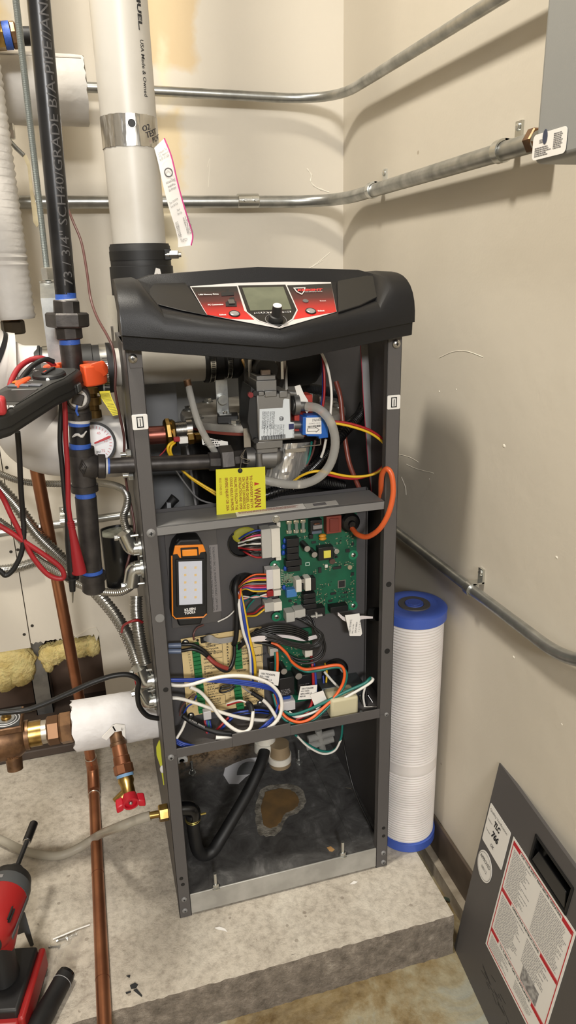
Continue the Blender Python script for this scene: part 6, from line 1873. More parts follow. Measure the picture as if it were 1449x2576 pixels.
# yellow ribbon with black hatching draped off the coupling
YR = [(250, 985, .165), (262, 1000, .16), (275, 1020, .155), (290, 1045, .15)]
rb_ = thing('hatched_ribbon', 'yellow ribbon with black hatch marks hanging under the rubber coupling', 'ribbon', P(292, 1046, .15))
L1 = smooth_path([P(247, 985, .165), P(255, 1002, .16), P(268, 1022, .155), P(284, 1046, .15)], 6)
L2 = smooth_path([P(276, 983, .165), P(281, 1000, .162), P(290, 1020, .157), P(299, 1043, .152)], 6)
mb = MB()
part('ribbon', mb.rings([[p, q, q + V((0, .0005, 0)), p + V((0, .0005, 0))] for p, q in zip(L1, L2)]), mat('ribbon_yellow', (226, 212, 60), .55), rb_, smooth=40)
hm = MB()
for k in range(2, len(L1) - 1):
    for t in (0,):
        p, q = L1[k].lerp(L2[k], .08), L1[k].lerp(L2[k], .92)
        dd = (L1[k] - L1[k - 1]) * .22
        o = V((0, -.0006, 0))
        hm.add([p + o, q + o, q + dd + o, p + dd + o], [(0, 1, 2, 3)])
part('hatch_marks', hm, K['ink'], rb_, smooth=0, kind='stuff')

# ---- black capacitor-like transformer box and armoured conduits
yb2 = .15
tb = thing('transformer_box', 'black oval transformer can with grey potting behind the flexible conduits', 'transformer', P(300, 1480, yb2))
p0, p1 = P(255, 1360, yb2), P(352, 1470, yb2)
zt3, zb3 = P(300, 1352, yb2 - .03).z, P(300, 1480, yb2 - .03).z
def oval(z, k=1.):
    cx_, w_ = (p0.x + p1.x) / 2, (p1.x - p0.x) / 2
    return [V((cx_ + max(-1, min(1, 1.25 * math.cos(a))) * w_ * k, yb2 + math.sin(a) * .033 * k, z)) for a in [2 * math.pi * i / 36 for i in range(36)]]
mb = MB().rings([oval(zb3), oval(zt3), oval(zt3, .93), oval(zt3 - .004, .93)])
part('can', mb, K['blackgloss'], tb, smooth=40)
part('potting', MB().rings([oval(zt3 - .008, .92), oval(zt3 - .0035, .92)]), mat('potting_grey', (150, 152, 136), .25, bump=(40, .6, .01)), tb)
m_flx = mat('armour_steel', (172, 170, 164), .3, .95, rvar=.08, nscale=30)
def flexc(label, pts, r, pitch, conn=None, m=m_flx):
    q = [P(*p) for p in pts]
    if pts[0][0] < 0:
        e_ = (q[0] - q[1]).normalized() * .7
        q.insert(0, q[0] + V((e_.x, 0, e_.z)))
    t = thing('flexible_conduit', label, 'conduit', q[-1])
    part('armour', MB().flex(smooth_path(q, 8), r, pitch, .16, 14), m, t, smooth=28)
    return t
def connector(t, c, d, r=.0125):        # squeeze connector into the boiler side at x = 0
    e = V((-.0006, c.y, c.z))
    part('connector', MB().cyl(V((e.x - .013, c.y, c.z)), e, r, n=22), K['zinc'], t, bevel=.001)
    part('lock_ring', MB().cyl(V((e.x - .004, c.y, c.z)), e, r * 1.3, n=22), K['zinc'], t)
    b0 = V((e.x - .011, c.y, c.z))
    part('connector_elbow', MB().tube(smooth_path([b0 + V((.006, 0, 0)), b0 - V((.003, 0, 0)) + d * .002, b0 - V((.005, 0, 0)) + d * .014, b0 - V((.006, 0, 0)) + d * .028], 6), [r * .98] * 19, 20), K['zinc'], t, smooth=50)
    s_ = b0 - V((.006, 0, 0)) + d * .024
    part('clamp_screw', MB().cyl(s_ + V((-.012, -.006, 0)), s_ + V((.02, -.006, 0)), .002, n=10).hexnut(s_ + V((-.016, -.006, 0)), s_ + V((-.010, -.006, 0)), .0045), K['zinc'], t)
sy = .07
f1 = flexc('thin flexible conduit curving down into the upper side connector of the boiler', [(-260, 1100, .46), (-120, 1140, .43), (0, 1192, .38), (60, 1212, .36), (130, 1217, .34), (200, 1216, .30), (262, 1216, .24), (305, 1228, .18), (320, 1250, .15), (318, 1275, .13), (311, 1300, .11), (318, 1332, .09), (332, 1352, .075)], .0062, .0036)
connector(f1, V((0, .075, P(352, 1378, .075).z)), V((-.25, 0, 1)).normalized(), .0115)
f2 = flexc('thin flexible conduit looping under the drip leg into the middle side connector', [(-240, 1130, .36), (-120, 1225, .32), (0, 1312, .29), (40, 1345, .27), (90, 1402, .24), (150, 1442, .20), (200, 1470, .16), (245, 1486, .13), (295, 1490, .10), (325, 1478, .085), (338, 1460, .078)], .0066, .0042)
connector(f2, V((0, .075, P(358, 1428, .075).z)), V((-.15, 0, -1)).normalized(), .0125)
f3 = flexc('thick flexible conduit sloping down behind the copper pipe to the lowest side connector', [(-240, 980, .38), (-120, 1095, .34), (0, 1226, .32), (40, 1270, .31), (95, 1345, .29), (150, 1400, .27), (205, 1452, .24), (255, 1505, .20), (295, 1555, .17), (325, 1610, .14), (345, 1665, .115), (360, 1718, .10), (366, 1745, .095)], .0112, .0062)
connector(f3, V((0, .09, P(385, 1762, .09).z)), V((-.25, 0, 1)).normalized(), .0135)
f4 = flexc('flexible conduit dropping beside the boiler to the second lowest connector', [(343, 1500, .13), (343, 1540, .12), (350, 1600, .105), (360, 1650, .095), (366, 1672, .09)], .0105, .0042)
connector(f4, V((0, .085, P(385, 1710, .085).z)), V((-.22, 0, 1)).normalized(), .0135)
f5 = flexc('short flexible conduit end crossing the drywall joint on the back wall', [(-260, 1440, .597), (-120, 1436, .597), (0, 1434, .597), (40, 1428, .597), (75, 1418, .597), (98, 1408, .597)], .0115, .0065)
zt_c = [P(306, 1590, .13), P(310, 1575, .115), P(325, 1565, .10), P(345, 1560, .10), P(358, 1565, .11)]
solo('cable_tie', MB().tube(smooth_path(zt_c, 6), .0022, 7), mat('tie_red', (150, 36, 38), .4), 'dark red cable tie binding the two flexible conduits', 'cable tie', smooth=60)
solo('electrical_tape_flag', MB().prism([P(a_, b_, .09) for a_, b_ in ((338, 1712), (346, 1706), (349, 1722), (341, 1724))], (0, .002, 0)), mat('tie_red', (150, 36, 38), .4), 'small red tape flag behind the black cable by the lowest connectors', 'tape')
# brown capillary and black cable
cap_ = [(172, 528, .30), (185, 560, .28), (205, 610, .26), (218, 680, .24), (228, 750, .22), (245, 800, .19), (270, 845, .15), (285, 880, .13), (291, 930, .12), (290, 980, .12), (300, 1040, .13), (312, 1100, .14), (312, 1160, .15), (320, 1230, .16), (333, 1290, .15), (338, 1340, .14), (325, 1400, .11), (316, 1440, .11), (318, 1475, .12)]
solo('capillary_tube', MB().tube(smooth_path([P(*p) for p in cap_], 6), .0021, 8), K['w_brown'], 'thin brown wire hanging down the back wall past the rubber coupling', 'wire', smooth=60)
bc = [(-300, 1790, .05), (-120, 1798, .05), (40, 1790, .05), (100, 1775, .05), (170, 1745, .05), (230, 1718, .05), (285, 1700, .05), (325, 1698, .05), (348, 1712, .052), (346, 1740, .055), (350, 1775, .055), (370, 1800, .058), (396, 1807, .06), (405, 1806, .065)]
solo('power_cable', MB().tube(smooth_path([P(*p) for p in bc], 7), .0042, 10), m_bl, 'black cable draped over the lower insulated pipe to the boiler side', 'cable', smooth=60)

# ---- lower insulated return with valve, unions and drain
ly = .15
l0, l1 = P(186, 1832, ly), P(410, 1788, ly)
l1 = V((0, ly, l1.z))
l0.z = l1.z + .001
LI = thing('insulated_return', 'white insulated pipe low on the boiler side with a bronze valve', 'pipe', l0)
rl_ = .0445
rnd = random.Random(17)
mb = MB()
rs = []
for i in range(26):
    t = i / 25
    c = l0.lerp(l1, t)
    rs.append([c + V(((rnd.uniform(-.0025, .0025) if i < 2 else 0), math.cos(a) * (rl_ + rnd.uniform(-.0006, .0006)), math.sin(a) * (rl_ + rnd.uniform(-.0006, .0006)))) for a in [2 * math.pi * k / 40 for k in range(40)]])
part('jacket', mb.rings(rs), mat('paper_jacket', (222, 220, 220), .65, col2=(206, 203, 202), nscale=14, bump=(40, .5, .006)), LI, smooth=50)
def bz(name, x0, x1, w, m, n=6, ph=.3, kind='hex'):
    a, b_ = V((P(x0, 1835, ly).x, ly, l0.z)), V((P(x1, 1835, ly).x, ly, l0.z))
    r = rad(a, w)
    return part(name, MB().hexnut(a, b_, r, n=n, ph=ph) if kind == 'hex' else MB().cyl(a, b_, r, n=28), m, LI)
bz('union_nut', 150, 186, 82, K['bronze'])
bz('union_nut', 117, 152, 72, mat('brown_bronze', (118, 88, 64), .45, .8), ph=.0)
bz('solder_ring', 103, 118, 58, mat('solder', (190, 180, 165), .35, .8), kind='c')
bz('brass_tail', 70, 104, 64, K['brass'], kind='c')
bz('valve_neck', 56, 72, 74, K['bronze'], kind='c')
vc = V((P(15, 1850, ly).x, ly, l0.z))
part('valve_body', MB().lathe(vc + V((-.07, 0, 0)), (1, 0, 0), [(0, .03), (.02, .036), (.05, .038), (.09, .034), (.1, .026)], 28), K['bronze'], LI, smooth=40)
part('valve_drain_boss', MB().lathe(vc + V((.008, -.01, -.028)), (0, -.25, -1), [(0, .014), (.022, .013), (.026, .013), (.027, .009)], 20), K['bronze'], LI)
pz = vc.z + .040
po = V((P(56, 1790, ly).x, ly - .03, pz))
part('valve_flange', MB().box((po.x - .12, ly - .032, pz - .012), (po.x, ly + .03, pz)), K['bronze'], LI, bevel=.002)
part('valve_plate', MB().box((po.x - .118, ly - .029, pz), (po.x - .004, ly + .027, pz + .0012)), mat('plate_black', (44, 46, 48), .4), LI, smooth=0)
kc = V((P(15, 1795, ly).x, ly - .005, pz + .001))
for r_ in (.016, .021):
    part('plate_arc', MB().torus(kc, (0, 0, 1), r_, .0012, 30, 4), mat('arc_grey', (190, 190, 190), .5), LI)
part('plate_disc', MB().cyl(kc, kc + V((0, 0, .002)), .0135, n=26), mat('disc_grey', (150, 150, 148), .4, .5), LI)
part('valve_stem', MB().lathe(kc, (0, 0, 1), [(0, .0085), (.005, .0085), (.006, .0065), (.014, .0065), (.015, .004)], 18), K['brass'], LI)
text('BSPC', vc + V((.002, -.0365, -.018)), (1, 0, 0), (0, -.25, 1), .008, mat('cast_bronze_edge', (170, 124, 86), .4, .8), LI)
# drain cock under the jacket
d0, d1 = P(295, 1858, .105), P(309, 1925, .075)
dd = (d1 - d0).normalized()
def along(t): return d0 + dd * t
DR = LI
def lz(name, prof, m, n=24): return part(name, MB().lathe(d0, dd, prof, n), m, LI, smooth=40)
lz('drain_nipple', [(-.012, .0125), (.006, .0125), (.007, .0145), (.012, .0145)], K['bronze'])
lz('drain_adapter', [(.010, .0125), (.030, .0128), (.031, .014), (.046, .0145)], K['copper'])
part('drain_hex', MB().hexnut(along(.043), along(.060), .0165, n=8), K['copper'], LI)
lz('thread_tape', [(.060, .0145), (.065, .0145)], mat('pale_blue_tape', (120, 160, 200), .5))
lz('drain_valve', [(.064, .0125), (.072, .0135), (.078, .011), (.095, .0115), (.10, .013)], K['brass'])
oc_ = along(.088)
part('drain_outlet', MB().cyl(oc_, oc_ + V((-.022, -.008, -.012)), .0095, .0085, n=20), K['brass'], LI)
hb = along(.101)
hn = (EYE - hb).normalized() * .6 + dd * .8
hn.normalize()
m_rh = mat('red_handle', (188, 26, 44), .35)
part('drain_handle', MB().lathe(along(.096), hn, [(0, .0125), (.014, .0135), (.017, .0135), (.017, .0105), (.012, .0105)], 24), m_rh, LI)
hs = hn.cross(V((0, 0, 1))).normalized()
hs = hs if hs.x > 0 else -hs
for k in (-1, 1):
    b1 = along(.096) + hs * k * .012 + hn * .008
    part('handle_wing', MB().obox(b1 - V((0, 0, .004)) - hn * .004, hs * k * .012 + V((0, 0, -.004)), V((0, 0, -.006)) + hn * .012, V((0, 0, .012))), m_rh, LI, bevel=.002)
part('handle_screw', MB().sphere(along(.096) + hn * .014, .0035, 12, 8), K['zinc'], LI)
rs = []
for k in range(7):
    a = math.radians(200 + k * 35)
c = P(298, 1842, .104)
for k, (px, py, s_) in enumerate(((272, 1852, 1.), (290, 1828, 1.), (306, 1832, .8))):
    part('torn_flap', MB().prism([P(a_, b_, .100) for a_, b_ in (((256, 1856), (285, 1826), (292, 1838), (268, 1862)), ((282, 1828), (292, 1824), (314, 1826), (314, 1836), (290, 1842)), ((305, 1830), (315, 1832), (316, 1858), (308, 1850)))[k]], (0, .003, 0)), K['paper'], LI)

# ---- copper drain line running down and out over the pad
CP = thing('copper_pipe', 'copper drain pipe running down the wall and out across the pad', 'pipe', PZ(232, 1945, .011))
ca = P(86, 1150, .27)
cb = PZ(233, 1935, .035)
cc = PZ(236, 1985, .0115)
ce = V((cc.x + (PZ(262, 2560, .0115).x - cc.x) * 1.12, -.20, .0115))
part('riser', MB().cyl(cb, ca, .0111, n=28), K['copper'], CP, smooth=60)
part('run', MB().cyl(cc, ce, .0111, n=28), K['copper'], CP, smooth=60)
part('elbow', MB().tube(smooth_path([cb.lerp(ca, .05), cb, cc, cc.lerp(ce, .03)], 6), .0128, 24), K['copper'], CP, smooth=60)
for q, d in ((cb.lerp(ca, .05), ca - cb), (cc.lerp(ce, .035), ce - cc)):
    part('solder_ring', MB().torus(q, d, .0122, .0014, 26, 6), mat('solder', (190, 180, 165), .35, .8), CP)
for t in (.42, .8):
    q = cc.lerp(ce, t)
    part('joint_line', MB().torus(q, ce - cc, .0111, .0004, 26, 5), mat('dark_copper', (96, 52, 36), .4, .8), CP)
# ---- clear condensate tube and brass barb
ct = [(-300, 2020, .02), (-120, 2060, .015), (0, 2112, .012), (50, 2136, .009), (100, 2150, .0085), (150, 2152, .0085), (200, 2132, .012), (250, 2100, .035), (300, 2076, .06), (345, 2060, .08), (376, 2052, .09)]
hz_ = P(400, 2048, .052)
CT = thing('condensate_tube', 'clear vinyl tube on the pad leading to the brass barb on the boiler', 'tube', PZ(120, 2152, .0))
pts = []
for px, py, z in ct[:-3]: pts.append(PZ(px, py, z))
pts += [P(300, 2080, .06), P(345, 2062, .054), P(378, 2052, .052)]
part('tube', MB().tube(smooth_path(pts, 7), .0082, 16), mat('cloudy_vinyl', (204, 198, 184), .25, trans=.55, ior=1.2), CT, smooth=60)
part('brass_barb', MB().cyl(P(374, 2052, .052), P(402, 2047, .052), .0062, n=18), K['brass'], CT)
part('brass_hex', MB().hexnut(P(399, 2047, .052), P(424, 2042, .052), .0145), K['brass'], CT)
# yellow tag remnant behind the post
yg = thing('yellow_streamer', 'yellow-green plastic streamer behind the boiler post by the insulated pipe', 'streamer', P(405, 1960, .10))
part('streamer', MB().prism([P(a_, b_, .10) for a_, b_ in ((401, 1862), (408, 1875), (408, 1905), (412, 1935), (416, 1975), (411, 1975), (404, 1930), (394, 1900), (393, 1880))], (0, .002, 0)), mat('lime_plastic', (196, 198, 60), .5), yg)
part('white_drip', MB().sphere(P(409, 1935, .098), .006, 10, 8, (.8, .5, 1.4)), K['white'], yg)
# ================================================================ filter cartridge beside the boiler
fcx, fcy = .4645, .070
fr_ = .0575
FC = thing('filter_cartridge', 'tall white string-wound filter cartridge with blue end caps standing beside the boiler', 'filter', (fcx, fcy, 0))
m_fw = mat('wound_polypropylene', (226, 220, 216), .55, col2=(214, 208, 204), nscale=12, sss=.05)
prof = []
z = .017
while z < .488:
    wrap = .30 < z < .002
    if .172 < z < .196:
        prof += [(z, fr_ - .0034), (z + .005, fr_ - .0034)]
    else:
        for k in range(6):
            a = k / 6 * 2 * math.pi
            prof.append((z + .0055 * k / 6, fr_ - .0042 + .0009 * math.cos(a)))
    z += .0055
part('wound_core', MB().lathe(V((fcx, fcy, 0)), (0, 0, 1), prof, 56), m_fw, FC, smooth=80)
m_bc = mat('blue_end_cap', (66, 92, 176), .35)
part('end_cap', MB().lathe(V((fcx, fcy, 0)), (0, 0, 1), [(0, fr_ - .003), (.001, fr_), (.018, fr_), (.019, fr_ - .002)], 56), m_bc, FC)
part('end_cap', MB().lathe(V((fcx, fcy, .486)), (0, 0, 1), [(0, fr_), (.001, fr_ + .001), (.018, fr_ + .001), (.0205, fr_ - .002), (.0215, fr_ - .006), (.0215, .03), (.0205, .028)], 56), m_bc, FC)
part('cap_gasket', MB().lathe(V((fcx, fcy, .5065)), (0, 0, 1), [(0, .029), (.0022, .028), (.0022, .018), (.001, .0165)], 44), mat('gasket_grey', (70, 68, 68), .6), FC)
part('cap_core', MB().lathe(V((fcx, fcy, .5078)), (0, 0, 1), [(0, .0165), (.002, .016), (.0018, .011), (.0025, .0105), (.0022, .002)], 36), mat('cap_core_blue', (58, 80, 158), .4), FC)
sh_ = MB()
rnd = random.Random(6)
rs = []
for j in range(6):
    t = j / 5
    rs.append([V((fcx + math.cos(a) * (fr_ + .0014 - .018 * t + rnd.uniform(-.0006, .0006)), fcy + math.sin(a) * (fr_ + .0014 - .018 * t + rnd.uniform(-.0006, .0006)), .505 + .004 * min(1, t * 3) + rnd.uniform(-.0004, .0006))) for a in [2 * math.pi * i / 40 for i in range(40)]])
sh_.rings(rs, caps=False)
part('shrink_film', sh_, mat('clear_film', (240, 240, 244), .08, trans=1., ior=1.08, alpha=.35), FC, smooth=20)

# ================================================================ boiler front cover leaning on the right wall
fA = V((.470, -.127, ZF + .0005))
fu = V((-.0912, -1, 0)).normalized()
fT = V((.525, -.13, .30))
fv = fT - fA
fv = (fv - fu * fv.dot(fu)).normalized()
fn = fu.cross(fv).normalized()
if fn.x > 0: fn = -fn
FP = thing('front_cover', 'charcoal boiler front cover leaning sideways against the right wall', 'cover panel', fA + fu * .45)
HH = .396
def fp(u, v, h=0.): return fA + fu * u + fv * v + fn * h
LU = .92
def onq(px, py):
    v = _r * (px - 724.5) + _d * (py - 1288) + _f * FPX
    q = EYE + v * ((fA - EYE).dot(fn) / v.dot(fn)) - fA
    return q.dot(fu), q.dot(fv)
h_ = [onq(*p) for p in ((1349, 2107), (1440, 2232), (1422, 2293), (1337, 2163))]
hw0, hw1, hv0, hv1 = (h_[0][0] + h_[3][0]) / 2, (h_[1][0] + h_[2][0]) / 2, (h_[2][1] + h_[3][1]) / 2, (h_[0][1] + h_[1][1]) / 2
sheet = MB()
for u0, u1, v0, v1 in ((.004, hw0, 0, HH), (hw1, LU, 0, HH), (hw0, hw1, 0, hv0), (hw0, hw1, hv1, HH)):
    sheet.obox(fp(u0, v0, -.0012), fu * (u1 - u0), fv * (v1 - v0), fn * .0012)
sheet.obox(fp(.004, 0, -.006), fu * .0012, fv * HH, fn * .005).obox(fp(.004, HH - .0012, -.006), fu * (LU - .004), fv * .0012, fn * .005).obox(fp(.004, 0, -.006), fu * (LU - .004), fv * .0012, fn * .005)
part('sheet', sheet, K['frame'], FP, smooth=0)
hd_ = MB()
hu, hv = hw1 - hw0, hv1 - hv0
pk = MB()
d_ = .010
# pocket walls and floor
pk.obox(fp(hw0, hv0, -d_), fu * hu, fv * hv, fn * .001)
pk.obox(fp(hw0, hv0, -d_), fu * .002, fv * hv, fn * d_).obox(fp(hw1 - .002, hv0, -d_), fu * .002, fv * hv, fn * d_)
pk.obox(fp(hw0, hv0, -d_), fu * hu, fv * .002, fn * d_).obox(fp(hw0, hv1 - .002, -d_), fu * hu, fv * .002, fn * d_)
part('handle_pocket', pk, K['blackgloss'], FP, smooth=0)
part('handle_lip', MB().add([fp(hw0 + .002, hv0 + .002, .0008), fp(hw1 - .002, hv0 + .002, .0008), fp(hw1 - .008, hv0 + .026, .001), fp(hw0 + .012, hv0 + .026, .001), fp(hw0 + .002, hv0 + .002, -.002), fp(hw1 - .002, hv0 + .002, -.002), fp(hw1 - .008, hv0 + .026, -.002), fp(hw0 + .012, hv0 + .026, -.002)], [(0, 1, 2, 3), (7, 6, 5, 4), (0, 4, 5, 1), (1, 5, 6, 2), (2, 6, 7, 3), (3, 7, 4, 0)]), K['blackgloss'], FP, bevel=.0008)
fr = MB()
for u0, u1, v0, v1 in ((-.003, hu + .003, -.004, 0), (-.003, hu + .003, hv, hv + .004), (-.004, 0, -.003, hv + .003), (hu, hu + .004, -.003, hv + .003)):
    fr.obox(fp(hw0 + u0, hv0 + v0, 0), fu * (u1 - u0), fv * (v1 - v0), fn * .0014)
part('handle_frame', fr, K['black'], FP, smooth=0)
# stickers
qs = part('inspection_sticker', MB().prism(roundrect(fp(.008, .247, .0002), fu, fv, .069, .074, .003), fn * .0004), K['paper'], FP, smooth=0)
text('Quality Verification', fp(.011, .309, .0009), fu, fv, .0072, K['inkgrey'], qs, fit=.058)
m_mark = mat('marker_ink', (28, 28, 32), .6)
for s, u, v, z_, w_ in (('TLC', .030, .294, .014, .02), ('766', .030, .274, .016, .022), ('OK', .034, .257, .009, .011)):
    text(s, fp(u, v, .0009), fu, fv, z_, m_mark if s != 'OK' else K['inkgrey'], qs, fit=w_, shear=.25, bold=.0008 if s != 'OK' else .0002)
text('Inspect', fp(.012, .291, .0009), fu, fv, .005, K['inkgrey'], qs)
text('Torque', fp(.012, .272, .0009), fu, fv, .005, K['inkgrey'], qs)
oc_ = fp(.0335, .213, .0006)
rs_ = part('round_sticker', MB().prism([oc_ + fu * math.cos(a) * .024 + fv * math.sin(a) * .026 for a in [2 * math.pi * i / 36 for i in range(36)]], fn * .0005), K['paper'], FP, smooth=0)
part('sticker_ring', MB().torus(oc_ + fn * .0006, fn, .0225, .0004, 36, 4), K['w_grey'], rs_)
text('APPROVED', oc_ - fu * .018 + fv * .006 + fn * .0008, fu, fv, .010, m_mark, rs_, fit=.034, shear=.2)
text('08/12', oc_ - fu * .008 - fv * .008 + fn * .0008, fu, fv, .008, K['inkgrey'], rs_)
lu0, lu1, lv0, lv1 = .085, .257, .104, .322
LB = part('instruction_label', MB().obox(fp(lu0, lv0, .0002), fu * (lu1 - lu0), fv * (lv1 - lv0), fn * .0004), K['paper'], FP, smooth=0, label='white operating instructions label with red rules')
bd = MB()
for u0, u1, v0, v1 in ((lu0 + .004, lu1 - .004, lv0 + .004, lv0 + .0055), (lu0 + .004, lu1 - .004, lv1 - .0055, lv1 - .004), (lu0 + .004, lu0 + .0055, lv0 + .004, lv1 - .004), (lu1 - .0055, lu1 - .004, lv0 + .004, lv1 - .004)):
    bd.obox(fp(u0, v0, .0007), fu * (u1 - u0), fv * (v1 - v0), fn * .0002)
part('label_border', bd, K['inkred'], LB, smooth=0)
hv_ = [onq(1306, 2140)[1], (onq(1281, 2270)[1] + onq(1382, 2434)[1]) / 2, (onq(1248, 2363)[1] + onq(1350, 2543)[1]) / 2]
for k, (v0, s) in enumerate(zip(hv_, ('FOR YOUR SAFETY READ BEFORE OPERATING', 'OPERATING INSTRUCTIONS', 'TO TURN OFF GAS TO APPLIANCE'))):
    for u0, u1 in ((lu0 + .006, lu0 + (.026, .036, .030)[k]), (lu1 - (.03, .05, .04)[k], lu1 - .006)):
        part('red_bar', MB().obox(fp(u0, v0 - .003, .0008), fu * (u1 - u0), fv * .006, fn * .0002), K['inkred'], LB, smooth=0)
    a, b_ = lu0 + (.029, .040, .034)[k], lu1 - (.033, .054, .044)[k]
    text(s, fp(a, v0 - .0026, .0009), fu, fv, .0062, K['ink'], LB, fit=b_ - a, bold=.0001)
    if k:
        part('thin_rule', MB().obox(fp(lu0 + .006, v0 + .0036, .0008), fu * (lu1 - lu0 - .012), fv * .0007, fn * .0001), K['inkred'], LB, smooth=0)
mid = (lu0 + lu1) / 2
m_lg = mat('print_light_grey', (160, 158, 158), .7)
print_lines(fp(lu0 + .010, hv_[0] - .006, .0008), fu, fv, .062, hv_[0] - hv_[1] - .014, 22, m_lg, LB, seed=41, fill=.5, ragged=.5)
print_lines(fp(mid + .002, hv_[0] - .006, .0008), fu, fv, .074, hv_[0] - hv_[1] - .014, 22, m_lg, LB, seed=42, fill=.5, ragged=.2)
print_lines(fp(lu0 + .010, hv_[1] - .006, .0008), fu, fv, .070, hv_[1] - hv_[2] - .014, 19, m_lg, LB, seed=43, fill=.5, ragged=.4)
print_lines(fp(mid + .002, hv_[1] - .006, .0008), fu, fv, .064, (hv_[1] - hv_[2]) * .55, 12, m_lg, LB, seed=44, fill=.5, ragged=.4)
part('print_picture', MB().obox(fp(mid + .01, hv_[2] + .006, .0008), fu * .045, fv * (hv_[1] - hv_[2]) * .3, fn * .0001), mat('halftone_grey', (176, 174, 172), .7, col2=(120, 118, 118), nscale=160), LB, smooth=0)
print_lines(fp(lu0 + .010, hv_[2] - .006, .0008), fu, fv, .060, hv_[2] - lv0 - .014, 9, m_lg, LB, seed=45, fill=.5, ragged=.4)
print_lines(fp(mid + .002, hv_[2] - .006, .0008), fu, fv, .050, hv_[2] - lv0 - .020, 7, m_lg, LB, seed=46, fill=.5, ragged=.4)
sc = MB()
rnd = random.Random(9)
for k in range(16):
    u, v = .09 + rnd.uniform(0, .1), .05 + rnd.uniform(0, .03)
    sc.obox(fp(u, v, .0002), fu * rnd.uniform(.01, .03) + fv * rnd.uniform(-.006, .004), fv * .0012, fn * .0001)
part('rubbed_scuff', sc, mat('scuff_dark', (52, 50, 50), .6), FP, smooth=0, kind='stuff')

# ================================================================ tools and litter on the pad
N = V((-.251, .012, .172))
dd = V((.227, .974, 0)).normalized()
ds = V((dd.y, -dd.x, 0))
uz = V((0, 0, 1))
DV = thing('impact_driver', 'red and black cordless impact driver standing on its battery on the pad', 'power tool', N - dd * .08 - uz * .172)
m_dr, m_dk = mat('driver_red', (150, 30, 30), .42), mat('driver_black', (30, 30, 31), .5)
m_dg = mat('driver_grey', (74, 76, 78), .5)
back = N - dd * .135
part('motor_housing', MB().lathe(back, dd, [(0, .004), (.002, .014), (.008, .023), (.018, .029), (.035, .0325), (.075, .034), (.088, .034)], 30), m_dr, DV, smooth=40)
part('nose_ring', MB().lathe(back + dd * .084, dd, [(0, .0345), (.018, .0345), (.022, .033)], 30), m_dg, DV)
part('nose', MB().lathe(back + dd * .104, dd, [(0, .0335), (.016, .030), (.024, .022), (.03, .012), (.036, .0115)], 30), m_dk, DV)
part('bit_shaft', MB().cyl(N, N + dd * .075, .0042, n=6), m_dk, DV)
part('nut_driver', MB().cyl(N + dd * .062, N + dd * .104, .0072, n=20), mat('dark_chrome', (70, 70, 72), .25, .9), DV, bevel=.001)
part('bit_ring', MB().cyl(N + dd * .060, N + dd * .066, .0065, n=18), K['steel'], DV)
hs0 = back + dd * .045
hbm = V((hs0.x, hs0.y, .065)) - dd * .004
def ovalring(c, a, b_, n=22): return [c + dd * math.cos(2 * math.pi * i / n) * a + ds * math.sin(2 * math.pi * i / n) * b_ for i in range(n)]
part('handle', MB().rings([ovalring(hbm, .024, .019), ovalring(hbm.lerp(hs0, .3), .021, .0175), ovalring(hbm.lerp(hs0, .7), .022, .018), ovalring(hs0, .026, .022)]), m_dk, DV, smooth=50)
part('side_shell', MB().rings([ovalring(hs0 - uz * .055, .014, .0195), ovalring(hs0 - uz * .02, .028, .030), ovalring(hs0 + uz * .0, .036, .0335)]), m_dr, DV, smooth=50)
part('grip_stripe', MB().obox(hs0 + ds * .0322 - uz * .006 - dd * .03, dd * .07 + ds * .0018, ds * .002, uz * .007), m_dg, DV, bevel=.001)
part('rear_guard', MB().lathe(back - dd * .001, dd, [(0, .008), (.003, .0165), (.006, .0215), (.0065, .02)], 26), m_dk, DV)
part('housing_vents', MB().obox(hs0 + ds * .026 + uz * .021 - dd * .02, dd * .022, ds * .002, uz * .002).obox(hs0 + ds * .026 + uz * .016 - dd * .02, dd * .022, ds * .004, uz * .002), K['black'], DV)
part('trigger', MB().obox(hs0 + dd * .022 - ds * .008 - uz * .05, dd * .012, ds * .016, uz * .028), m_dk, DV, bevel=.003)
bt0 = V((hbm.x, hbm.y, 0))
def bb(l0, l1, w0, w1, z0, z1, name, m, bevel=.004): return part(name, MB().obox(bt0 + dd * l0 + ds * w0 + uz * z0, dd * (l1 - l0), ds * (w1 - w0), uz * (z1 - z0)), m, DV, bevel=bevel, seg=3)
bb(-.062, .058, -.038, .040, .0005, .040, 'battery', m_dk)
bb(-.060, .056, -.040, -.030, .012, .052, 'battery_rail', m_dr)
bb(-.060, .056, .032, .043, .012, .052, 'battery_rail', m_dr)
bb(-.064, -.050, -.030, .034, .010, .046, 'battery_latch', m_dr)
bb(-.054, .050, -.031, .033, .038, .062, 'foot', m_dk)
part('light_mark', MB().obox(back + dd * .090 + uz * .0347 - ds * .012, dd * .006, ds * .012, uz * .0004), K['w_grey'], DV, smooth=0)
part('belt_clip', MB().prism([PZ(a, b_, .10 - .0011 * (b_ - 2290)) for a, b_ in ((48, 2290), (58, 2296), (80, 2376), (76, 2382), (60, 2345), (40, 2352))], ds * .004), m_dg, DV, bevel=.0008)
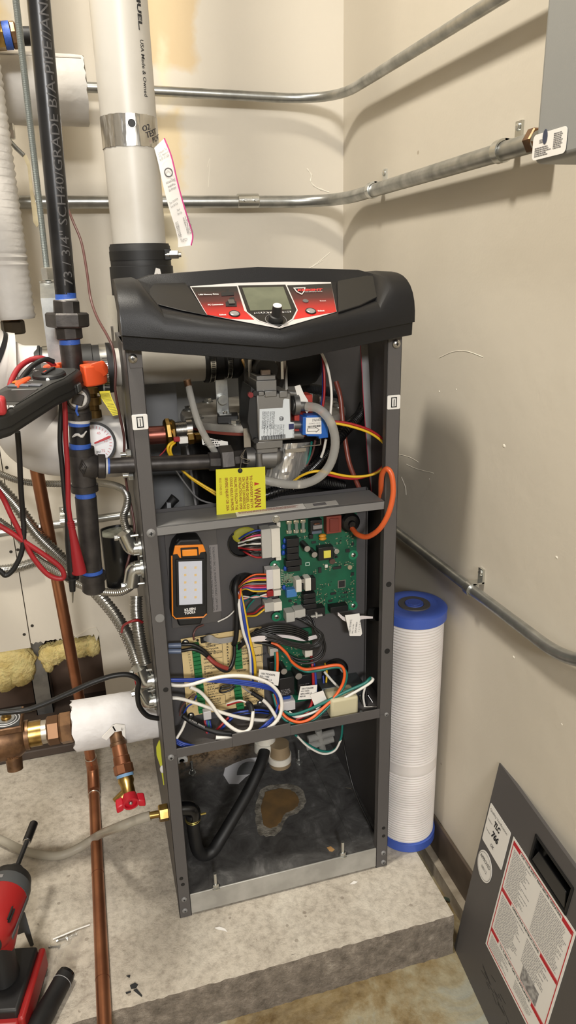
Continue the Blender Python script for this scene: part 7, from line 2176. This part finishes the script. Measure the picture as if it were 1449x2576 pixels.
# black rubber tube beside the driver
t0, t1 = PZ(166, 2452, .0165), PZ(98, 2576, .0165)
t2 = t0 + (t1 - t0) * 1.35
RT = thing('torch', 'black rubber-sleeved torch lying on the pad beside the driver', 'torch', V((t1.x, t1.y, 0)))
L_ = (t2 - t0).length
part('barrel', MB().lathe(t0, t2 - t0, [(0, .010), (.002, .0145), (L_ * .5, .0155), (L_ * .5 + .002, .0162), (L_, .0162)], 26), K['rubber'], RT, smooth=40)
part('tail_cap', MB().lathe(t0, t0 - t2, [(-.004, .0135), (.003, .0135), (.004, .010)], 24), K['blackgloss'], RT)
part('grip_ring', MB().torus(t0.lerp(t2, .12), t2 - t0, .0152, .0005, 24, 5), mat('ring_grey', (150, 150, 150), .4), RT)
# crumpled clear bag of fixings
bag = MB()
rnd = random.Random(19)
rows = []
for j in range(9):
    row = []
    for i in range(13):
        s, t = i / 12, j / 8
        px = lerp(lerp(135, 220, s), lerp(110, 190, s), t)
        py = lerp(lerp(2378, 2330, s), lerp(2470, 2430, s), t)
        zz = .003 + .012 * math.sin(math.pi * s) * math.sin(math.pi * t) + rnd.uniform(0, .006)
        row.append(PZ(px, py, zz))
    rows.append(row)
bag.add([p for r in rows for p in r], [(j * 13 + i, j * 13 + i + 1, (j + 1) * 13 + i + 1, (j + 1) * 13 + i) for j in range(8) for i in range(12)])
solo('plastic_bag', bag, mat('clear_bag', (236, 234, 230), .15, trans=.9, ior=1.1, alpha=.45), 'crumpled clear plastic bag of fixings lying on the pad by the torch', 'bag', smooth=12)
for k, (px, py, a) in enumerate(((180, 2353, .2), (157, 2362, .1), (138, 2381, -.2))):
    c = PZ(px, py, .0024)
    d = V((math.cos(a), math.sin(a), 0))
    t = thing('loose_screw', ('small zinc screw in the plastic bag nearest the copper pipe', 'small zinc screw in the middle of the plastic bag', 'small zinc screw in the plastic bag nearest the driver')[k], 'screw', V((c.x, c.y, 0)), 'loose screws in the bag')
    part('shank', MB().cyl(c - d * .008, c + d * .006, .0018, n=10), K['steel'], t)
    part('head', MB().hexnut(c + d * .006, c + d * .009, .0032), K['zinc'], t)
    part('collar', MB().cyl(c - d * .010, c - d * .007, .0028, n=12), K['zinc'], t)
zp = smooth_path([PZ(133, 2363, .003), PZ(165, 2350, .004), PZ(195, 2337, .004), PZ(226, 2326, .003)], 5)
solo('cable_tie', MB().tube(zp, .0013, 6), K['white'], 'thin white cable tie on the pad beside the copper pipe', 'cable tie', smooth=60)
def scrap(label, pts, m=K['paper'], cat='scrap', z=.0004):
    solo('paper_scrap', MB().prism([PZ(a, b_, z) for a, b_ in pts], (0, 0, .0012)), m, label, cat)
scrap('small curled white scrap on the pad in front of the boiler', [(540, 2335), (552, 2332), (566, 2337), (572, 2345), (562, 2341), (548, 2339)])
scrap('small tan scrap on the pad near the right boiler post', [(880, 2225), (890, 2217), (900, 2219), (892, 2224)])
scrap('tan leaf-like chip on the boiler floor pan', [(822, 2133), (832, 2130), (842, 2138), (836, 2143), (828, 2141)], mat('tan_chip', (170, 132, 84), .7), z=.0457)
m_sm = mat('black_smear', (34, 36, 38), .6)
for k, pts in enumerate((((327, 2480), (340, 2473), (347, 2478), (342, 2486), (330, 2488)), ((336, 2492), (344, 2488), (358, 2505), (356, 2508)), ((316, 2498), (328, 2494), (330, 2496), (318, 2501)), ((318, 2456), (328, 2454), (326, 2460)))):
    pass
t = thing('rubber_crumb', 'cluster of black rubber crumbs on the pad right of the copper pipe', 'crumbs', PZ(338, 2480, 0))
for pts in (((327, 2480), (340, 2473), (347, 2478), (342, 2486), (330, 2488)), ((336, 2492), (344, 2488), (358, 2505), (356, 2508)), ((316, 2498), (328, 2494), (330, 2496), (318, 2501)), ((318, 2456), (328, 2454), (326, 2460))):
    part('crumb', MB().prism([PZ(a, b_, .0003) for a, b_ in pts], (0, 0, .0016)), m_sm, t)
# lath strip and dust in the gap beside the pad
solo('metal_strip', MB().obox(V((.470, -.02, ZF + .0005)), V((.028, 0, 0)), V((0, .14, 0)), V((0, 0, .003))), mat('dusty_strip', (168, 164, 158), .7, col2=(140, 134, 126), nscale=30), 'dusty flat strip lying in the gap between pad and wall', 'strip')
solo('green_stick', MB().tube([PZ(1117, 2259, ZF + .008), PZ(1145, 2270, ZF + .006)], .003, 6), mat('dark_green_twig', (54, 66, 54), .6), 'short dark green rod lying on the strip beside the pad', 'rod')
